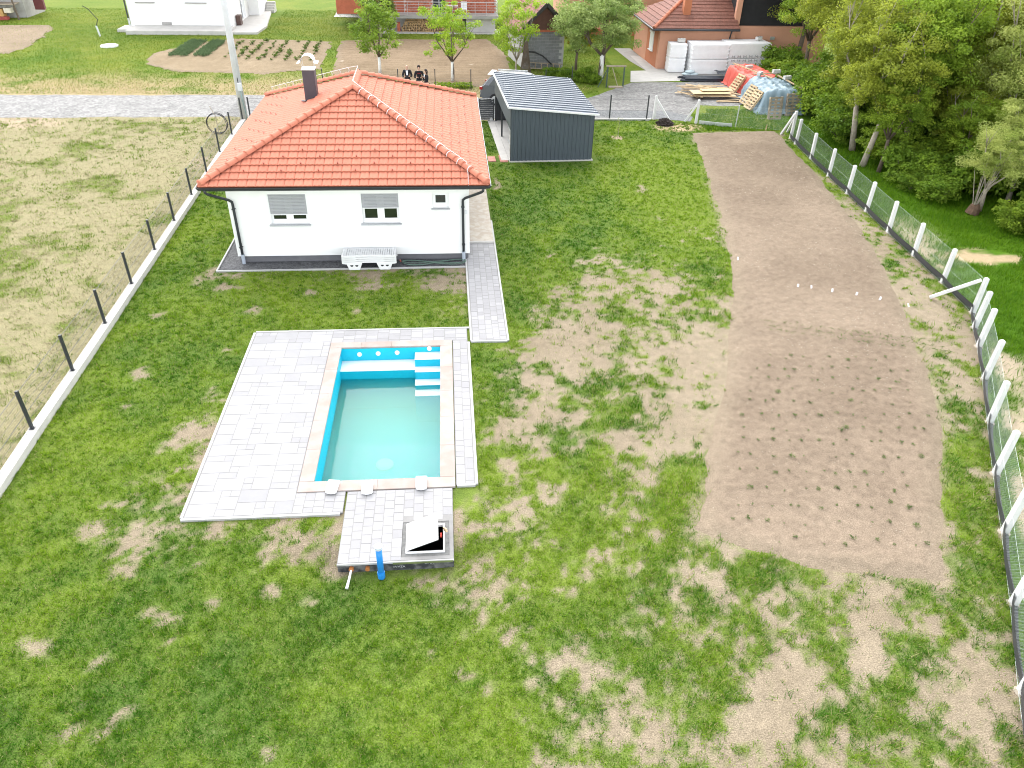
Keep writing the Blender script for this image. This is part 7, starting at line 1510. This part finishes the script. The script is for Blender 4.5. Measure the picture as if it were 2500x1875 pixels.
WT = [('forked_tree',(19.95,34.45,0),1,0,.2,.84,'olive leaved tree with forked pale trunk nearest the right fence'),('forked_tree',(20.6,36.9,0),1.05,0,2.1,.92,'olive leaved tree with bent pale trunk behind the forked one'),
 ('woodland_tree',(20.35,33.6,0),.9,1,1.0,.62,'slim green tree just right of the forked pale trunk'),('woodland_tree',(22.6,35.6,0),1,1,3.4,1.0,'broad green tree behind the forked trunk'),('woodland_tree',(22.9,40.3,0),1.0,3,.6,1.0,'olive crowned tree above the right upright pallet'),
 ('woodland_tree',(22.6,45.3,0),1.05,3,2.4,.95,'olive tree overhanging the blue tarp'),('woodland_tree',(23.6,50.8,0),1.0,1,1.7,1.0,'green tree overhanging the red tarp'),('woodland_tree',(24.6,54.8,0),1.05,3,4.0,1.05,'dark olive tree in front of the black upper storey'),
 ('woodland_tree',(26.4,38.2,0),1.05,0,5.0,1.05,'tall olive tree deep in the wood on the right'),('woodland_tree',(26.6,44.5,0),1.1,1,.3,1.1,'tall green tree deep in the wood near the top edge'),('woodland_tree',(28.0,50.5,0),1.1,0,1.1,1.1,'tall olive tree at the top edge of the wood'),
 ('acacia_tree',(26.2,33.2,0),1.0,2,2.0,1.05,'pale leaved acacia high up at the right edge of the wood'),('acacia_tree',(30.2,41.0,0),1.05,2,.4,1.15,'pale acacia far back at the right edge'),('woodland_tree',(31.5,48.0,0),1.1,1,2.2,1.15,'green tree far back at the upper right corner'),
 ('acacia_tree',(22.3,28.6,0),.85,2,3.0,.58,'small pale flowering acacia above the stump in the right bank'),('acacia_tree',(24.2,29.6,0),.9,2,1.2,.75,'pale flowering acacia at the right picture edge'),('woodland_tree',(33.5,54.0,0),1.1,3,1.2,1.2,'olive tree at the farthest upper right corner'),('woodland_tree',(29.5,36.0,0),1.0,1,4.2,1.0,'green tree at the right edge behind the acacia'),('woodland_tree',(36,45,0),1.1,1,.9,1.2,'green tree beyond the acacia at the right edge'),('woodland_tree',(24.3,38.5,0),.85,1,2.7,.85,'green tree filling the gap behind the bent pale trunk'),('woodland_tree',(25.2,42.3,0),.9,3,1.9,.95,'olive tree in the middle of the wood behind the pallets'),('woodland_tree',(25.2,35.6,0),.8,0,3.9,.8,'olive tree between the forked trunk and the acacias'),('woodland_tree',(23.4,32.2,0),.75,1,5.1,.62,'low green tree left of the small flowering acacia'),('woodland_tree',(27.6,34.0,0),.8,1,.1,.9,'green tree behind the flowering acacias'),('woodland_tree',(28.4,46.2,0),.95,3,3.3,1.05,'olive tree near the top edge left of the far acacia'),('woodland_tree',(21.7,39.4,0),.72,1,1.4,.66,'low green tree behind the fence corner posts'),('woodland_tree',(23.3,37.0,0),.8,1,.9,.7,'middle green tree behind the bent pale trunk'),('woodland_tree',(24.2,33.2,0),.75,0,2.2,.68,'low olive tree above the acacia stems'),('woodland_tree',(24.0,44.0,0),.85,0,5.6,.85,'olive tree filling the gap right of the blue tarp'),('woodland_tree',(27.5,58.5,0),1.1,1,.9,1.1,'green tree behind the orange house at the top edge')]
for nm, loc, h, mi, rz, sc, lab in WT: wood_tree(nm, lab, loc, h, mi, rz, sc)
SHR = []
for s_, mat_, lf in ((501,LF_DEEP,.13),(502,LF_WOOD,.13),(503,LF_DEEP,.15)):
    m, tips = branch_tree(1.6, .04, s_, 6, .9, (0,0), .12); me = bpy.data.meshes.new('stem'); me.from_pydata(m.v, [], m.f); me.materials.append(BARK)
    pts, nrm, tint = crown_points((0,0,.85), (1.35,1.25,.85), 46, 80, .38, s_, .35, tips, -.8); V, F, T = quad_leaves(pts, nrm, RNG.uniform(.7,1.3,len(pts))*lf, tint); lm = np_mesh('crown', V, F, 4, {'tint': ('FLOAT', T)}); lm.materials.append(mat_); SHR.append((me, lm))
SPOT = [(20.6,38.6,1.2),(21.3,35.0,1.0),(21.0,32.6,.95),(22.0,31.4,1.1),(22.6,33.4,1.2),(23.4,30.6,1.2),(21.6,40.6,1.3),(21.7,42.7,1.3),(21.9,44.6,1.3),(22.0,47.2,1.4),(22.2,49.4,1.3),(22.8,52.6,1.4),(23.8,37.6,1.5),(24.4,34.6,1.4),(24.6,27.4,1.0),(23.6,26.2,.9),(25.6,29.5,1.3),(25.4,31.6,1.3),(26.8,27.2,1.2),(22.4,26.6,.7),(21.1,29.9,.75),(20.6,31.2,.6),(24.6,24.8,.9),(23.0,24.9,.8),(26.0,25.4,1.1),(22.8,22.8,.7),(24.4,22.4,.9),(27.5,30.5,1.4),(28,34,1.5),(24.8,41.5,1.6),(24.4,47.0,1.6),(27.0,41.0,1.6),(29.5,31.5,1.6),(31,35,1.8),(30.5,38.5,1.9),(33,40,2),(29,44,1.9),(26.4,35.8,1.6),(34,36,2),(33,31,1.8)]
FRONT = ['low shrub behind the right upright pallet at the foot of the wood','shrub between the two pale trunks near the right fence','round green shrub just right of the slim trunk','wide shrub right of the slim trunk near the bank','tall shrub behind the slim green tree','broad shrub above the stump on the right bank','dark shrub right of the blue tarp, nearest the fence corner','dark shrub touching the right flank of the blue tarp','dark shrub behind the pale blocks on the blue tarp','dark shrub between the blue and the red tarp','dark shrub right of the red tarp','dark shrub at the end of the zigzag printed pack']
LOW = {14:'spreading shrub at the right picture edge below the acacias',15:'low shrub on the bank below the stump',19:'small shrub in the grass left of the low bank shrub',20:'small round shrub left of the stump',21:'smallest shrub at the foot of the slim green tree',22:'low shrub above the sandy mound at the right edge',23:'low shrub just behind the sandy mound',25:'lowest shrub at the right picture edge',26:'shrub at the right edge below the sandy mound'}
rest = []
for k, (x, y, s) in enumerate(SPOT):
    sz = s*random.uniform(.8,1.2); lab = FRONT[k] if k < len(FRONT) else LOW.get(k)
    if lab is None: rest.append((k, x, y, s, sz)); continue
    t = thing('shrub', lab, 'shrub', (x,y,0), k*1.3, 'undergrowth shrubs of the wood'); t.scale = (s,s,sz)
    for nm, me in zip(('stem','crown'), SHR[k % 3]): o = bpy.data.objects.new(nm, me); COL.objects.link(o); o.parent = t
bm = bmesh.new(); vv = []; ff = []; tt = []; n0 = 0                  # the thicket behind reads as one mass
for k, x, y, s, sz in rest:
    me = SHR[k % 3][1]; n = len(me.vertices); co = np.empty(n*3, np.float32); me.vertices.foreach_get('co', co); co = co.reshape(-1, 3)
    ti = np.empty(n, np.float32); me.attributes['tint'].data.foreach_get('value', ti); ca, sa = math.cos(k*1.3), math.sin(k*1.3)
    vv.append(np.c_[x+s*(co[:,0]*ca-co[:,1]*sa), y+s*(co[:,0]*sa+co[:,1]*ca), co[:,2]*sz]); ff.append(np.arange(n).reshape(-1,4)+n0); tt.append(ti); n0 += n
bm.free(); o = link('undergrowth', np_mesh('undergrowth', np.concatenate(vv), np.concatenate(ff), 4, {'tint': ('FLOAT', np.concatenate(tt))}), LF_DEEP, kind='stuff'); tag(o, 'dense green undergrowth filling the wood behind the first trees', 'undergrowth')
t = thing('tree_stump', 'rough old stump with thin upright shoots on the right bank', 'stump', (21.83,28.4,0)); MB().tube([(0,0,0),(.05,0,.25),(.02,.02,.42)], [.28,.24,.16], 9).build('trunk', M('rotten_stump', (.12,.075,.05), .95, .4, 8, .8, 20), t)
for k in range(9): a = random.uniform(0,6.28); MB().tube([(.05*math.cos(a),.05*math.sin(a),.3),(.5*math.cos(a),.5*math.sin(a),1.6+random.random())], [.02,.008], 5).build('shoot', BARKL, t)
